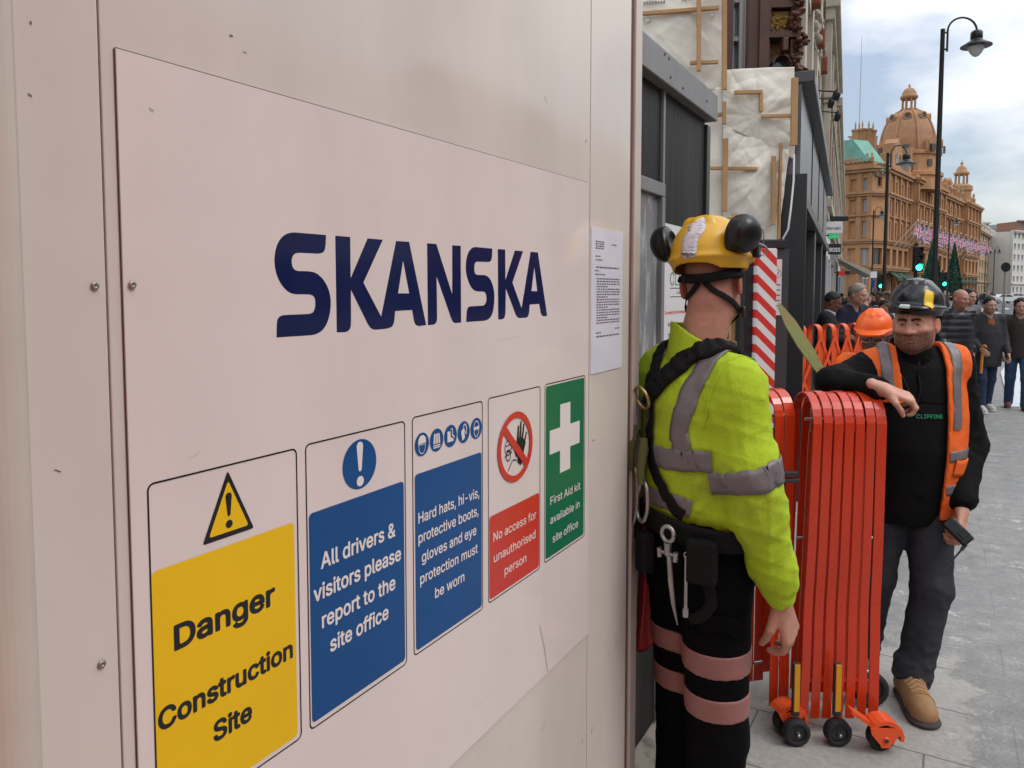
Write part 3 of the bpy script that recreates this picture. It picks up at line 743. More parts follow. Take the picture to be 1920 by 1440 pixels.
mb = MB(); mb.prism([(-.05, .002), (.115, .002), (.11, zlow - .045), (.10, zlow - .03), (-.05, zlow - .003)], (0, yA - .4, 0), (1, 0, 0), (0, 0, 1), (0, yE - yA + .42, 0)); mb.build("stone_plinth", M_plinth, dh)
# framed poster under clear plastic
y0, y1 = yA - .05, Hp(1228, 500)[0]; z0, z1 = Hp(1228, 708)[1], Hp(1228, 346)[1]
po = thing("poster_frame", "grey framed poster case under crinkled clear plastic on the black hoarding", "poster", (HX, 0, 0))
mb = MB()
for a, b, c, d in ((y0, y1, z1 - .05, z1), (y0, y1, z0, z0 + .05), (y1 - .035, y1, z0 + .051, z1 - .051)): mb.bx(.004, .04, a, b, c, d, bev=.003)
mb.build("frame", M_rail, po)
mb = MB(); mb.bx(.004, .02, y0, y1 - .036, z0 + .051, z1 - .051); mb.build("clear_cover", M_perspex, po)
# white contractor's board
y0, y1 = yJ + .02, yE - .09; z0, z1 = Hp(1250, 692)[1], Hp(1250, 420)[1]
cb = thing("contractor_board", "white board with green lettering behind the yellow helmet", "sign", (HX, 0, 0))
mb = MB(); mb.bx(.0035, .010, y0, y1, z0, z1); mb.build("board", M_signw, cb)
M_clipg = mat("ink_bottle_green", (0.015, 0.22, 0.09), 0.4)
mb = MB(); W_ = y1 - y0
def cbl(body, f0, f1, py, cap, mi, bold): 
    z = Hp(1262, py)[1]; text_on(mb, body, (0, y0 + W_ * f0, z), (0, y0 + W_ * f1, z), cap, (.0108, 0, 0), mi, bold, .03)
cbl("These Premises are under the control of", .02, .98, 488, .022, 0, .01)
cbl("CLIPFINE", .14, .86, 535, .075, 1, -.004)
cbl("CONTRACTORS", .3, .7, 551, .014, 0, .0)
cbl("In event of an Emergency Contact Details", .03, .95, 588, .02, 2, .01)
cbl("Site Manager", .1, .6, 610, .02, 0, .01); cbl("Telephone", .1, .5, 630, .02, 0, .01)
for py in (541, 557): z = Hp(1262, py)[1]; mb.quad((.0106, y0 + W_ * .14, z), (.0106, y0 + W_ * .86, z), (.0106, y0 + W_ * .86, z + .003), (.0106, y0 + W_ * .14, z + .003), 0)
mb.build("lettering", [M_black, M_clipg, M_red], cb)

# ------------------------------------------------------------------ frontage wrapped in white sheeting, facing the camera
WD = 6.3                                       # depth of its plane along the view
WN = -(AX * math.cos(R(4)) + RT * math.sin(R(4)))  # outward
WO = at(1490, 546, WD); WE = np.array([-WN[1], WN[0], 0]); WE = WE if WE @ RT > 0 else -WE
def on_plane(px, py, o, n):
    r = ray(px, py); return CAM + r * (((o - CAM) @ n) / (r @ n))
def Sp(px, py): p = on_plane(px, py, WO, WN); return ((p - WO) @ WE, p[2])
M_sheet = mat("cream_sheeting", (0.72, 0.69, 0.60), 0.55, spec=.3, var=.06, vscale=2.5, bump=.12, bscale=14)
M_batten = mat("softwood_batten", (0.42, 0.25, 0.115), 0.75, var=.22, vscale=6, stretch=(1, 1, .3), bump=.15)
wf = thing("sheeted_scaffold", "shop frontage wrapped in cream plastic sheeting held by softwood battens", "scaffold", tuple(WO * [1, 1, 0]), math.atan2(WE[1], WE[0]))
# local frame: x along WE, -y outward, z up
def fold(X, Z, seed, pins):
    rn = random.Random(seed); D = np.zeros_like(X)
    for _ in range(26):
        a = rn.uniform(-.9, .9) + (1.57 if rn.random() < .25 else 0); f = rn.uniform(3, 13); ph = rn.uniform(0, 6.3); ux, uz = math.cos(a), math.sin(a)
        cx, cz, rr = rn.uniform(X.min(), X.max()), rn.uniform(Z.min(), Z.max()), rn.uniform(.25, .8)
        g = np.exp(-(((X - cx) ** 2 + (Z - cz) ** 2) / rr ** 2))
        D += g * (1 - np.abs(np.sin(f * ((X - cx) * -uz + (Z - cz) * ux) + ph))) ** 2 * rn.uniform(.002, .008)
    for px, pz, k, A in pins:
        th = np.arctan2(Z - pz, X - px); r = np.hypot(X - px, Z - pz)
        D += .2 * A * np.exp(-r / .5) * (np.abs(np.sin(th * k + px * 7)) ** .6) * np.minimum(r * 4, 1)
    return D
def sheet(poly_px, seed, pins_px, nx=90, nz=90, bulge=0.05):
    c = [Sp(*p) for p in poly_px]                # TL, TR, BR, BL
    u, v = np.meshgrid(np.linspace(0, 1, nx), np.linspace(0, 1, nz))
    f = lambda k: (1 - v) * ((1 - u) * c[0][k] + u * c[1][k]) + v * ((1 - u) * c[3][k] + u * c[2][k])
    X, Z = f(0), f(1); D = fold(X, Z, seed, [(*Sp(a, b), k, A) for a, b, k, A in pins_px]) + bulge * np.sin(math.pi * u) * np.sin(math.pi * v)
    mb = MB(); vs = [(X[j, i], -D[j, i], Z[j, i]) for j in range(nz) for i in range(nx)]
    mb.add(vs, [(j * nx + i, j * nx + i + 1, (j + 1) * nx + i + 1, (j + 1) * nx + i) for j in range(nz - 1) for i in range(nx - 1)], 0, True)
    o = mb.build("plastic_sheet", M_sheet, wf)
    md = o.modifiers.new("thickness", 'SOLIDIFY'); md.thickness = .004; md.offset = 1
    return o
sheet([(1150, -60), (1356, -60), (1356, 170), (1150, 170)], 1, [(1352, 118, 5, .05), (1285, 35, 4, .03)], 70, 80)
sheet([(1150, 165), (1357, 165), (1357, 700), (1150, 700)], 2, [(1350, 150, 7, .06), (1345, 235, 6, .05), (1300, 220, 5, .04)], 70, 110)
sheet([(1354, 133), (1488, 127), (1488, 300), (1354, 236)], 3, [(1355, 165, 5, .05), (1420, 222, 7, .07), (1478, 180, 4, .03), (1395, 215, 5, .05)], 80, 70)
sheet([(1354, 236), (1478, 282), (1456, 450), (1354, 450)], 4, [(1415, 225, 9, .08), (1458, 270, 7, .07), (1410, 320, 5, .04), (1416, 345, 6, .05), (1365, 300, 4, .04)], 80, 90)
mb = MB(); c0 = Sp(1150, -60); c1 = Sp(1486, 140); mb.bx(c0[0], c1[0], .06, .2, 0.2, c1[1] - .03); mb.bx(c0[0], Sp(1352, 0)[0], .06, .2, c1[1] - .028, c0[1]); mb.build("backing_boards", M_batten, wf)
def batten(a, b, w=.055, out=.07):
    a, b = Sp(*a), Sp(*b); d = np.array(b) - np.array(a); L = np.hypot(*d); ang = math.atan2(d[1], d[0])
    m = MB(); rot = Matrix.Rotation(-ang, 3, 'Y')
    m.box(((a[0] + b[0]) / 2, -out - .018, (a[1] + b[1]) / 2), (L, .036, w), 0, 0, rot, .003); m.build("batten", M_batten, wf)
for a, b, w_, o_ in [((1200, 34), (1343, 23), .03, .08), ((1305, -40), (1305, 142), .032, .112), ((1353, -40), (1353, 175), .036, .09), ((1290, 125), (1342, 123), .028, .08),
                     ((1371, 180), (1423, 179), .03, .09), ((1420.5, 183), (1420.5, 216), .026, .09), ((1422, 224), (1478, 222), .026, .09), ((1482, 154), (1480, 278), .05, .1),
                     ((1325, 221), (1356, 220), .028, .08), ((1352, 198), (1351, 240), .026, .12), ((1324, 319), (1414, 320), .026, .08), ((1354, 266), (1352, 400), .04, .118),
                     ((1444, 297), (1443, 424), .032, .09), ((1459, 272), (1455, 450), .02, .06)]:
    batten(a, b, w_, o_)
mb = MB(); rnd = random.Random(5)
for px, py in [(1332, 35), (1272, 41), (1213, 44), (1415, 345)]:
    x, z = Sp(px, py); m = MB(); m.lathe([(.022, .0), (.022, .004), (.008, .008), (1e-6, .008)], (x, -.075, z), 14, 0, Matrix.Rotation(R(90), 3, 'X')); m.build("fixing_washer", M_signw, wf)
mb = MB()
for px, py, n in [(1200, 12, 9), (1276, 6, 6), (1305, 4, 10)]:
    for k in range(n):
        x, z = Sp(px + k * 5.2, py - k * .3); h = rnd.uniform(.012, .022); mb.bx(x, x + .014, -.0735, -.07, z - h / 2, z + h / 2)
mb.build("printed_lettering", mat("faded_print", (.22, .21, .19), .6), wf)

# ------------------------------------------------------------------ brown stone bay above the sheeting
M_bstone = mat("brown_faience", (0.085, 0.032, 0.018), 0.3, var=.3, vscale=4, bump=.2, bscale=18)
M_gold = mat("gilded_relief", (0.30, 0.17, 0.035), 0.4, var=.35, vscale=16, bump=1.0, bscale=30)
M_cream = mat("cream_stone", (0.50, 0.45, 0.36), 0.85, var=.16, vscale=2.2, bump=.2, bscale=20)
M_soot = mat("weathered_stone", (0.38, 0.34, 0.27), 0.88, var=.2, vscale=3, bump=.3, bscale=12, col2=(.13, .115, .09), thresh=(.55, .72))
bb = thing("brown_stone_bay", "brown glazed stone bay with gilded panel above the sheeted frontage", "building", tuple(WO * [1, 1, 0] - WN * .9), math.atan2(WE[1], WE[0]))
BO = WO - WN * .9
def Bp(px, py): p = on_plane(px, py, BO, WN); return ((p - BO) @ WE, p[2])
def bpx(mb, x0, x1, ya, yb, d0, d1, mi=0, bev=0): a, b = Bp(x0, ya), Bp(x1, yb); mb.bx(a[0], b[0], d0, d1, b[1], a[1], mi, bev)
zt = Bp(1400, -160)[1]
mb = MB(); bpx(mb, 1340, 1494, -160, 150, .25, .6); bpx(mb, 1352, 1371, -160, 150, -.05, .249); bpx(mb, 1403, 1418, -160, 150, -.12, .249); bpx(mb, 1421, 1432, -160, 150, -.16, .248)
bpx(mb, 1432.2, 1490, -160, 20, -.10, .247); bpx(mb, 1432.2, 1490, 68, 78, -.14, .246); bpx(mb, 1432.2, 1440, 20.2, 67.8, -.1, .245); bpx(mb, 1478, 1490, 20.2, 67.8, -.1, .245); bpx(mb, 1432.2, 1437, 78.2, 150, -.1, .245); bpx(mb, 1480, 1490, 78.2, 150, -.1, .245)
mb.build("stone_frame", M_bstone, bb)
a, b = Bp(1441, 24), Bp(1478, 64); mb = MB(); rn = random.Random(8)
mb.bx(a[0], b[0], -.03, .2, b[1], a[1])
for _ in range(34):
    x, z = rn.uniform(a[0] + .02, b[0] - .02), rn.uniform(b[1] + .02, a[1] - .02); mb.ell((x, -.035, z), (rn.uniform(.012, .03), .02, rn.uniform(.012, .03)), 5)
mb.build("gilded_panel", M_gold, bb)
c = Bp(1460, 125); r = Bp(1478, 125)[0] - c[0]
mb = MB()
for k in range(14):
    t0, t1 = math.pi * k / 14, math.pi * (k + 1) / 14
    for (ra, rb, d) in ((r * .78, r * 1.02, -.12), (r * 1.03, r * 1.2, -.06)):
        mb.prism([(c[0] + ra * math.cos(t0), c[1] + ra * math.sin(t0)), (c[0] + rb * math.cos(t0), c[1] + rb * math.sin(t0)), (c[0] + rb * math.cos(t1), c[1] + rb * math.sin(t1)), (c[0] + ra * math.cos(t1), c[1] + ra * math.sin(t1))], (0, d, 0), (1, 0, 0), (0, 0, 1), (0, .3, 0))
k = Bp(1461, 92); mb.box((k[0], -.16, k[1] - .02), (.05, .12, .12), bev=.01)
mb.build("arch", M_bstone, bb)
mb = MB(); bpx(mb, 1437.5, 1479.5, 79, 150, .05, .24); mb.build("arch_spandrel", M_gold, bb)
mb = MB(); mb.lathe([(r * .77, -.02), (r * .77, .03)], (c[0], .02, c[1]), 24, 0, Matrix.Rotation(R(90), 3, 'X')); mb.build("arched_window", M_glass, bb)
mb = MB(); bpx(mb, 1372, 1403, -160, 140, .12, .24, 0); mb.build("sash_window", M_glass2, bb)
mb = MB()
for x0, x1 in ((1371.5, 1375), (1391, 1395), (1398, 1402.5)): bpx(mb, x0, x1, -160, 140, .02, .119)
bpx(mb, 1375.2, 1390.8, 66, 74, .04, .118); bpx(mb, 1375.2, 1390.8, -4, 1, .04, .118)
mb.build("sash_frame", M_wframe, bb)
# carved corner of dark foliage on the outer edge
mb = MB(); rn = random.Random(2)
for k in range(120):
    py = rn.uniform(-20, 150); px = 1487 + rn.uniform(-5, 8) + 6 * math.sin(py * .09); x, z = Bp(px, py)
    mb.ell((x, rn.uniform(-.22, -.02), z), (rn.uniform(.012, .035), rn.uniform(.02, .05), rn.uniform(.012, .05)), 5, 0, Matrix.Rotation(rn.uniform(0, 3), 3, 'Y'))
bpx(mb, 1482, 1494, -160, 150, -.1, .2)
mb.build("carved_corner", M_bstone, bb)

# ------------------------------------------------------------------ the shop line up the street
SD = np.array([math.sin(0) - 0.0993, 0.9951, 0]); SN = np.array([0.9951, 0.0993, 0]); S0 = np.array([WO[0], WO[1], 0])
def Fp(px, py, off=0.0):                      # -> (t along, z)
    p = on_plane(px, py, S0 + SN * off, SN); return ((p - S0) @ SD, p[2])
def fw(t, off=0.0): return (S0 + SD * t + SN * off)[:2]
SANG = math.atan2(SD[1], SD[0])
def sbox(mb, t0, t1, o0, o1, z0, z1, mi=0, bev=0):
    c = fw((t0 + t1) / 2, (o0 + o1) / 2); mb.box((c[0], c[1], (z0 + z1) / 2), (abs(t1 - t0), abs(o1 - o0), abs(z1 - z0)), 0, mi, Matrix.Rotation(SANG, 3, 'Z'), bev)
M_shopg = mat("graphite_panel", (0.060, 0.062, 0.066), 0.35, var=.1, vscale=1.2)
M_shopg2 = mat("grey_fascia", (0.13, 0.132, 0.14), 0.3, var=.08, vscale=.9)
M_shopglass = mat("shop_glass", (0.10, 0.12, 0.12), 0.04, spec=1.0, var=.5, vscale=1.4)
sh = thing("grey_shopfront", "dark grey panelled shopfront beside the sheeting, stepping away up the street", "shopfront")
mb = MB(); sbox(mb, 0.01, 8.1, -.6, .02, 2.60, 3.50); mb.build("fascia", M_shopg2, sh)
mb = MB(); sbox(mb, -.01, 8.12, -.7, .12, 3.503, 3.60, bev=.01); sbox(mb, 0, 8.1, -.7, .07, 2.50, 2.597); mb.build("fascia_trim", M_shopg, sh)
for t in (2.0, 4.0, 6.05): mb = MB(); sbox(mb, t - .012, t + .012, .021, .03, 2.602, 3.498); mb.build("panel_joint", M_gap, sh)
for t0, t1 in ((0.0, .55), (3.0, 3.35), (5.6, 5.9), (7.8, 8.1)):
    mb = MB(); sbox(mb, t0, t1, -.5, .03, 0, 2.497, bev=.006); mb.build("pillar", M_shopg, sh)
for t0, t1 in ((.56, 2.99), (3.36, 5.59), (5.91, 7.79)):
    mb = MB(); sbox(mb, t0, t1, -.16, -.13, .35, 2.49); mb.build("shop_window", M_shopglass, sh)
    mb = MB(); sbox(mb, t0, t1, -.2, 0, 0.02, .345); sbox(mb, t0, t0 + .05, -.12, -.06, .36, 2.48); sbox(mb, t1 - .05, t1, -.12, -.06, .36, 2.48); sbox(mb, (t0 + t1) / 2 - .03, (t0 + t1) / 2 + .03, -.12, -.07, .36, 2.48); mb.build("window_surround", M_dframe, sh)
mb = MB(); a = fw(-.02, -.62); rot = Matrix.Rotation(SANG, 3, 'Z'); sbox(mb, -.06, -.011, -.35, .08, 0, 2.75); sbox(mb, -.05, -.012, -.9, -.351, 0, 3.3); mb.build("end_panel", M_dframe, sh)
cbl_pts = [at(1489, 290, 6.1), at(1488, 340, 6.08), at(1483, 390, 6.05), at(1478, 430, 6.05), at(1468, 448, 6.1)]
mb = MB(); mb.tube([tuple(p) for p in cbl_pts], .008, 6); tag(mb.build("white_cable", M_signw), "thin white cable hanging down the dark end of the grey shopfront", "cable")

# cream building over the shopfront and the older terrace farther on
cr = thing("cream_stone_building", "tall cream stone building with carved window bays above the grey shopfront", "building")
fl = [(4.3, 6.4, .5, False, (0, 1)), (7.6, 9.8, .5, False, (0, 1)), (10.9, 12.9, .5, True, (0, 1))]
facade(cr, fw(1.3, -.35), fw(11.6, -.35), fl, 5, M_cream, 15.0, thick=.5, z0=3.62, wmats=[M_glass, M_wframe], cornices=[(3.7, .3, .07), (6.9, .4, .11), (10.2, .35, .10), (14.2, .7, .2)], pil=(.5, .10, 4.0, 14.2), m_trim=M_cream)
mb = MB(); rn = random.Random(12)
for k in range(150):
    t = 2.7 + rn.random() ** 1.3 * 8.8; z = rn.choice([4.0, 6.65, 6.9, 7.3, 10.1, 10.4]) + rn.uniform(-.25, .25); c = fw(t, -.35 + rn.uniform(.02, .16)); mb.ell((c[0], c[1], z), (rn.uniform(.03, .08), rn.uniform(.04, .1), rn.uniform(.05, .13)), 5)
mb.build("carved_ornament", M_soot, cr)
M_brk = mat("red_terracotta", (.22, .07, .035), .8, var=.25, vscale=6)
for t in (4.9, 7.1, 9.4, 11.3):
    mb = MB(); sbox(mb, t - .14, t + .14, -.34, -.12, 6.55, 6.88, bev=.03); mb.build("carved_bracket", M_brk, cr)
    mb = MB(); sbox(mb, t - .12, t + .12, -.34, -.1, 9.9, 10.18, bev=.03); mb.build("carved_bracket", M_brk, cr)
mb = MB(); sbox(mb, 1.32, 11.58, -9, -.86, 3.62, 14.9); sbox(mb, .1, 11.58, -9, -.75, 0, 3.6); mb.build("building_body", M_cream, cr)
M_redbrick = MATS["red_terracotta"]
t2 = 11.7
for k, (ta, tb, h, m, lb) in enumerate([(11.7, 19.5, 8.3, M_soot, "weathered stone terrace with red brick bands just past the cream building"),
                                        (19.6, 31.0, 7.9, M_cream, "cream terrace with gabled dormers beyond the projecting shop signs"),
                                        (31.1, 52.0, 7.8, M_soot, "old stone terrace at the far end of the shop row")]):
    b = thing("terrace_house", lb, "building")
    n = max(3, int((tb - ta) / 2.6))
    facade(b, fw(ta, -.2), fw(tb, -.2), [(4.2, 5.9, .45, False, (0, 1)), (6.3, 7.2, .45, True, (0, 1))], n, m, h, z0=3.4, wmats=[M_glass, M_wframe], cornices=[(3.5, .35, .15), (6.0, .2, .12), (h - .5, .5, .2)], pil=(.4, .14, 3.9, h - .5), m_trim=M_cream)
    mb = MB()
    for j in range(n):
        t = ta + (j + .5) * (tb - ta) / n; sbox(mb, t - .85, t - .62, -.2, -.08, 4.3, 5.8); sbox(mb, t + .62, t + .85, -.2, -.08, 4.3, 5.8)
    mb.build("brick_panel", M_redbrick, b)
    for j in range(0, n, 2):
        t = ta + (j + .5) * (tb - ta) / n; mb = MB(); c = fw(t, -.25)
        mb.prism([(-.8, 0), (.8, 0), (.8, .7), (0, 1.5), (-.8, .7)], (c[0], c[1], h), tuple(SD), (0, 0, 1), tuple(-SN * .35)); mb.lathe([(.1, 0), (.12, .2), (.03, .3), (.07, .42), (1e-6, .7)], (c[0], c[1], h + 1.4), 8); mb.build("gable", m, b)
    mb = MB(); sbox(mb, ta + .02, tb - .02, -8, -.72, 0, h - .2); mb.build("building_body", m, b)
    # shop below
    mb = MB(); sbox(mb, ta, tb, -.7, -.15, 2.75, 3.398); mb.build("shop_fascia", [M_signw, M_shopg, M_fc][k], b)
    ns = max(2, int((tb - ta) / 4))
    for j in range(ns):
        a_, b_ = ta + (tb - ta) * j / ns, ta + (tb - ta) * (j + 1) / ns
        mb = MB(); sbox(mb, a_, a_ + .35, -.7, -.12, 0, 2.745); mb.build("shop_pilaster", [M_dframe, M_signw, M_fc][(k + j) % 3], b)
        mb = MB(); sbox(mb, a_ + .36, b_ - .01, -.5, -.45, .3, 2.74); mb.build("shop_window", M_shopglass, b)
        mb = MB(); sbox(mb, a_ + .36, b_ - .01, -.52, -.2, 0, .29); mb.build("stall_riser", M_shopg, b)
# awning at the end
mb = MB(); 
for k in range(1):
    a0, a1 = 31.2, 40
    for (o0, z0, o1, z1) in ((-.1, 3.35, 1.3, 2.75),):
        p = [fw(a0, o0), fw(a1, o0), fw(a1, o1), fw(a0, o1)]
        mb.add([(*p[0], z0), (*p[1], z0), (*p[2], z1), (*p[3], z1), (*p[0], z0 - .03), (*p[1], z0 - .03), (*p[2], z1 - .25), (*p[3], z1 - .25)], [(0, 1, 2, 3), (7, 6, 5, 4), (0, 3, 7, 4), (1, 5, 6, 2), (3, 2, 6, 7), (0, 4, 5, 1)])
tag(mb.build("awning", M_fc), "cream canopy over the shop at the end of the row", "awning")

# projecting shop signs and little flood lamps
def hang_sign(name, label, cat, px, py, wpx, hpx, depth, m, text=None, m_txt=None, cap=.1, bold=.004, lit=False):
    c = at(px, py, depth); wd = wpx / 1400 * depth; ht = hpx / 1400 * depth; fx = np.array([RT[0], RT[1], 0])
    o = thing(name, label, cat, (c[0], c[1], c[2]), math.atan2(RT[1], RT[0]))
    mb = MB(); mb.box((0, 0, 0), (wd, .10, ht), bev=.01); mb.build("panel", m, o)
    mb = MB(); mb.bx(-wd / 2 - .35, -wd / 2 + .01, -.02, .02, ht * .5 - .06, ht * .5 - .02); mb.build("bracket", M_dframe, o)
    if text:
        mb = MB(); text_on(mb, text, (-wd * .42, 0, -cap / 2), (wd * .42, 0, -cap / 2), cap, (0, -.054, 0), 0, bold, .04); mb.build("lettering", m_txt, o)
    return o
M_sgreen = mat("lit_green_panel", (.01, .2, .07), .4, emit=(.0, .45, .12), estr=.35)
hang_sign("shop_sign", "white projecting shop sign with thin dark lettering under a black canopy", "shop sign", 1555, 427, 47, 21, 17.5, M_signw, "L.K.Bennett", M_dframe, .10)
hang_sign("shop_sign", "small green illuminated shop sign under the white one", "shop sign", 1562, 443, 18, 9, 19, M_sgreen, "LUX", M_signw, .06)
hang_sign("shop_sign", "black projecting shop sign with pale lettering", "shop sign", 1564, 467, 24, 20, 22, M_dframe, "BOSS", M_signw, .16, .02)
hang_sign("shop_sign", "yellow box sign in the shop doorway", "shop sign", 1524, 453, 18, 15, 13.5, mat("amber_box", (.55, .3, .05), .5))
hang_sign("shop_sign", "low red and white shop sign near the end of the row", "shop sign", 1577, 513, 12, 8, 30, M_red, None)
hang_sign("shop_sign", "black shop sign beside the red and white one", "shop sign", 1588, 511, 9, 7, 33, M_dframe, None)
hang_sign("shop_sign", "thin black canopy board above the white shop sign", "shop sign", 1572, 410, 34, 9, 18.6, M_dframe, None)
M_lampb = mat("lamp_black", (.015, .016, .017), .4)
for (x0, x1, py, D) in ((1506, 1571, 172, 11.2), (1510, 1561, 186, 13.4), (1514, 1573, 211, 13.8)):
    a, b = at(x0, py - 4, D), at(x1, py, D); o = thing("flood_lamp", {172: "uppermost black flood lamp on a thin arm off the cream building", 186: "middle black flood lamp on a thin arm, the shortest", 211: "lowest black flood lamp on a thin arm off the cream building"}[py], "lamp", tuple(a))
    mb = MB(); mb.tube([(0, 0, 0), tuple(b - a)], .014, 6); mb.build("arm", M_lampb, o)
    mb = MB(); h = 20 / 1400 * D; mb.lathe([(.02, 0), (.05, -.05), (.06, -h * .5), (.045, -h), (1e-6, -h - .01)], tuple(b - a + np.array([0, 0, .04])), 10, 0, Matrix.Rotation(R(12), 3, 'Y')); mb.build("lamp_head", M_lampb, o)
# ================================================================== the domed store across the junction and the far end of the street
M_terra = mat("terracotta_facing", (0.47, 0.25, 0.115), 0.85, var=.16, vscale=.35, detail=8, col2=(0.33, 0.165, 0.08), thresh=(.45, .68))
M_terra2 = mat("terracotta_trim", (0.37, 0.20, 0.10), 0.85, var=.18, vscale=.5)
M_terrad = mat("dome_tiles", (0.34, 0.185, 0.105), 0.85, var=.2, vscale=.6)
M_copper = mat("verdigris_copper", (0.15, 0.34, 0.275), 0.7, var=.2, vscale=.5)
M_storeg = mat("store_glass", (0.035, 0.032, 0.032), 0.1, spec=.7, var=.3, vscale=.3)
M_gawn = mat("dark_green_canvas", (0.012, 0.055, 0.03), 0.7)
st = thing("department_store", "grand orange terracotta department store with dome, turret and green roofs across the junction", "department store")
H0 = at(1657, 546, 154); H0 = np.array([H0[0], H0[1], 0])
h1 = AX * math.cos(R(40.4)) + RT * math.sin(R(40.4)); h2 = AX * math.cos(R(28)) - RT * math.sin(R(28)) * 1.3; h2 /= np.linalg.norm(h2)
hin = np.array([-h1[1], h1[0], 0])
def on_line(px, o, d):                        # where the vertical plane through o along d is cut by the picture column px
    u = (px - 960) / 1400; a, b = (o @ AX), (o @ RT); da, db = d @ AX, d @ RT
    return (u * a - b) / (db - u * da)
def zof(py, p): return 1.78 + (546 - py) / 1400 * float(np.asarray(p) @ AX)
s_end = on_line(1822, H0, h1)
Pc = at(1630, 546, 153); Pc = np.array([Pc[0], Pc[1], 0]); Pl = at(1560, 546, 157.5); Pl = np.array([Pl[0], Pl[1], 0])
zc = zof(352, Pc)                             # main cornice
floors = [(1.2, 5.6, .8, False, (1, 0)), (7.2, 10.6, .62, True, (1, 0)), (13.0, 16.2, .46, False, (1, 1)), (18.0, 20.6, .44, False, (1, 1)), (22.3, 24.8, .40, False, (1, 1))]
cor = [(6.0, .9, .4), (11.6, .8, .35), (17.0, .35, .3), (21.2, .9, .5), (26.0, 1.2, .7)]
TOP = 28.0
wm_ = [M_storeg, M_terra2]; wl_ = [M_glass2, M_cream]
segs = [0, 20, 50, 80, s_end]
for a, b, n in zip(segs[:-1], segs[1:], (4, 5, 5, 4)):
    off = -1.2 if a in (20, 80) else 0
    facade(st, H0 + h1 * a + hin * off, H0 + h1 * b + hin * off, floors, n, M_terra, TOP, thick=1.6, depth=.7, wmats=wm_, cornices=cor, pil=(.9, .45, 12.4, 26.0), m_trim=M_terra2)
facade(st, Pc, H0, [(1.2, 5.6, .7, False, (1, 0)), (7.2, 10.6, .6, True, (1, 0)), (23.2, 25.0, .3, True, (0, 0))], 1, M_terra, TOP, thick=1.2, depth=.5, wmats=wm_, cornices=cor, m_trim=M_terra2)
facade(st, Pl, Pc, floors, 3, M_terra, TOP, thick=1.2, depth=.5, wmats=wl_, cornices=cor, pil=(.9, .3, 12.4, 26.0), m_trim=M_terra2)
mb = MB(); q = [H0 + hin * 1.7 + h1 * 1.5, H0 + h1 * s_end + hin * 1.7, H0 + h1 * s_end + hin * 40, Pl + hin * 30, Pl + hin * 1.9 + h1 * 1.2, Pc + hin * 1.9]
mb.prism([(p[0], p[1]) for p in q], (0, 0, 0), (1, 0, 0), (0, 1, 0), (0, 0, TOP - .6)); mb.build("building_body", M_terra, st)
# ground floor awnings
mb = MB()
for k in range(17):
    a = H0 + h1 * (3 + k * 5.8); b = a + h1 * 4.6
    if np.any(a @ h1 > 1e9): continue
    o = -hin * 1.9
    mb.add([(*a[:2], 5.9), (*b[:2], 5.9), (*(b + o)[:2], 4.6), (*(a + o)[:2], 4.6), (*(b + o)[:2], 4.0), (*(a + o)[:2], 4.0)], [(0, 1, 2, 3), (3, 2, 4, 5)])
mb.build("green_awning", M_gawn, st, fix=False)
# green corner roof with chimneys and balustrade
rp_ = [Pl + hin * .8, Pc + hin * .6 - h1 * .5, H0 + hin * .8 + h1 * 1.0, H0 + hin * 9 + h1 * 3, Pl + hin * 9]
rq = [Pl + hin * 4, Pc + hin * 4, H0 + hin * 4 + h1 * .5, H0 + hin * 8 + h1 * 1, Pl + hin * 8]
mb = MB(); zr = 28.2; zt_ = zof(266, Pc + hin * 4)
vs = [(*p[:2], zr) for p in rp_] + [(*p[:2], zt_) for p in rq]
mb.add(vs, [(0, 1, 6, 5), (1, 2, 7, 6), (2, 3, 8, 7), (3, 4, 9, 8), (4, 0, 5, 9), (5, 6, 7, 8, 9)]); mb.build("copper_roof", M_copper, st)
mb = MB()
for k in range(9):
    p = Pl + (Pc - Pl) * k / 8 + hin * .2; mb.box((p[0], p[1], TOP + .45), (.7, .7, .9)); mb.lathe([(.3, 0), (.12, .4), (.22, .7), (1e-6, 1.1)], (p[0], p[1], TOP + .9), 8)
for px, py in ((1604, 245), (1611, 245), (1617, 243), (1629, 243), (1637, 246)):
    p = at(px, py, 160); mb.box((p[0], p[1], (p[2] + zt_ - 1) / 2), (1.2, 1.2, p[2] - zt_ + 1), 0); mb.box((p[0], p[1], p[2]), (1.5, 1.5, .3)); mb.lathe([(.35, 0), (.12, .6), (.2, .9), (1e-6, 2.2)], (p[0], p[1], p[2]), 8)
for k in range(15):
    p = at(1594 + k * 3.6, 252, 160.3); mb.box((p[0], p[1], zt_ + .9), (.2, .2, 1.9))
a, b = at(1590, 252, 160.3), at(1646, 252, 160.3); mb.tube([(a[0], a[1], zt_ + 1.9), (b[0], b[1], zt_ + 1.9)], .16, 6); mb.tube([(a[0], a[1], zt_ + .1), (b[0], b[1], zt_ + .1)], .22, 6)
mb.build("chimney_parapet", M_terra2, st)
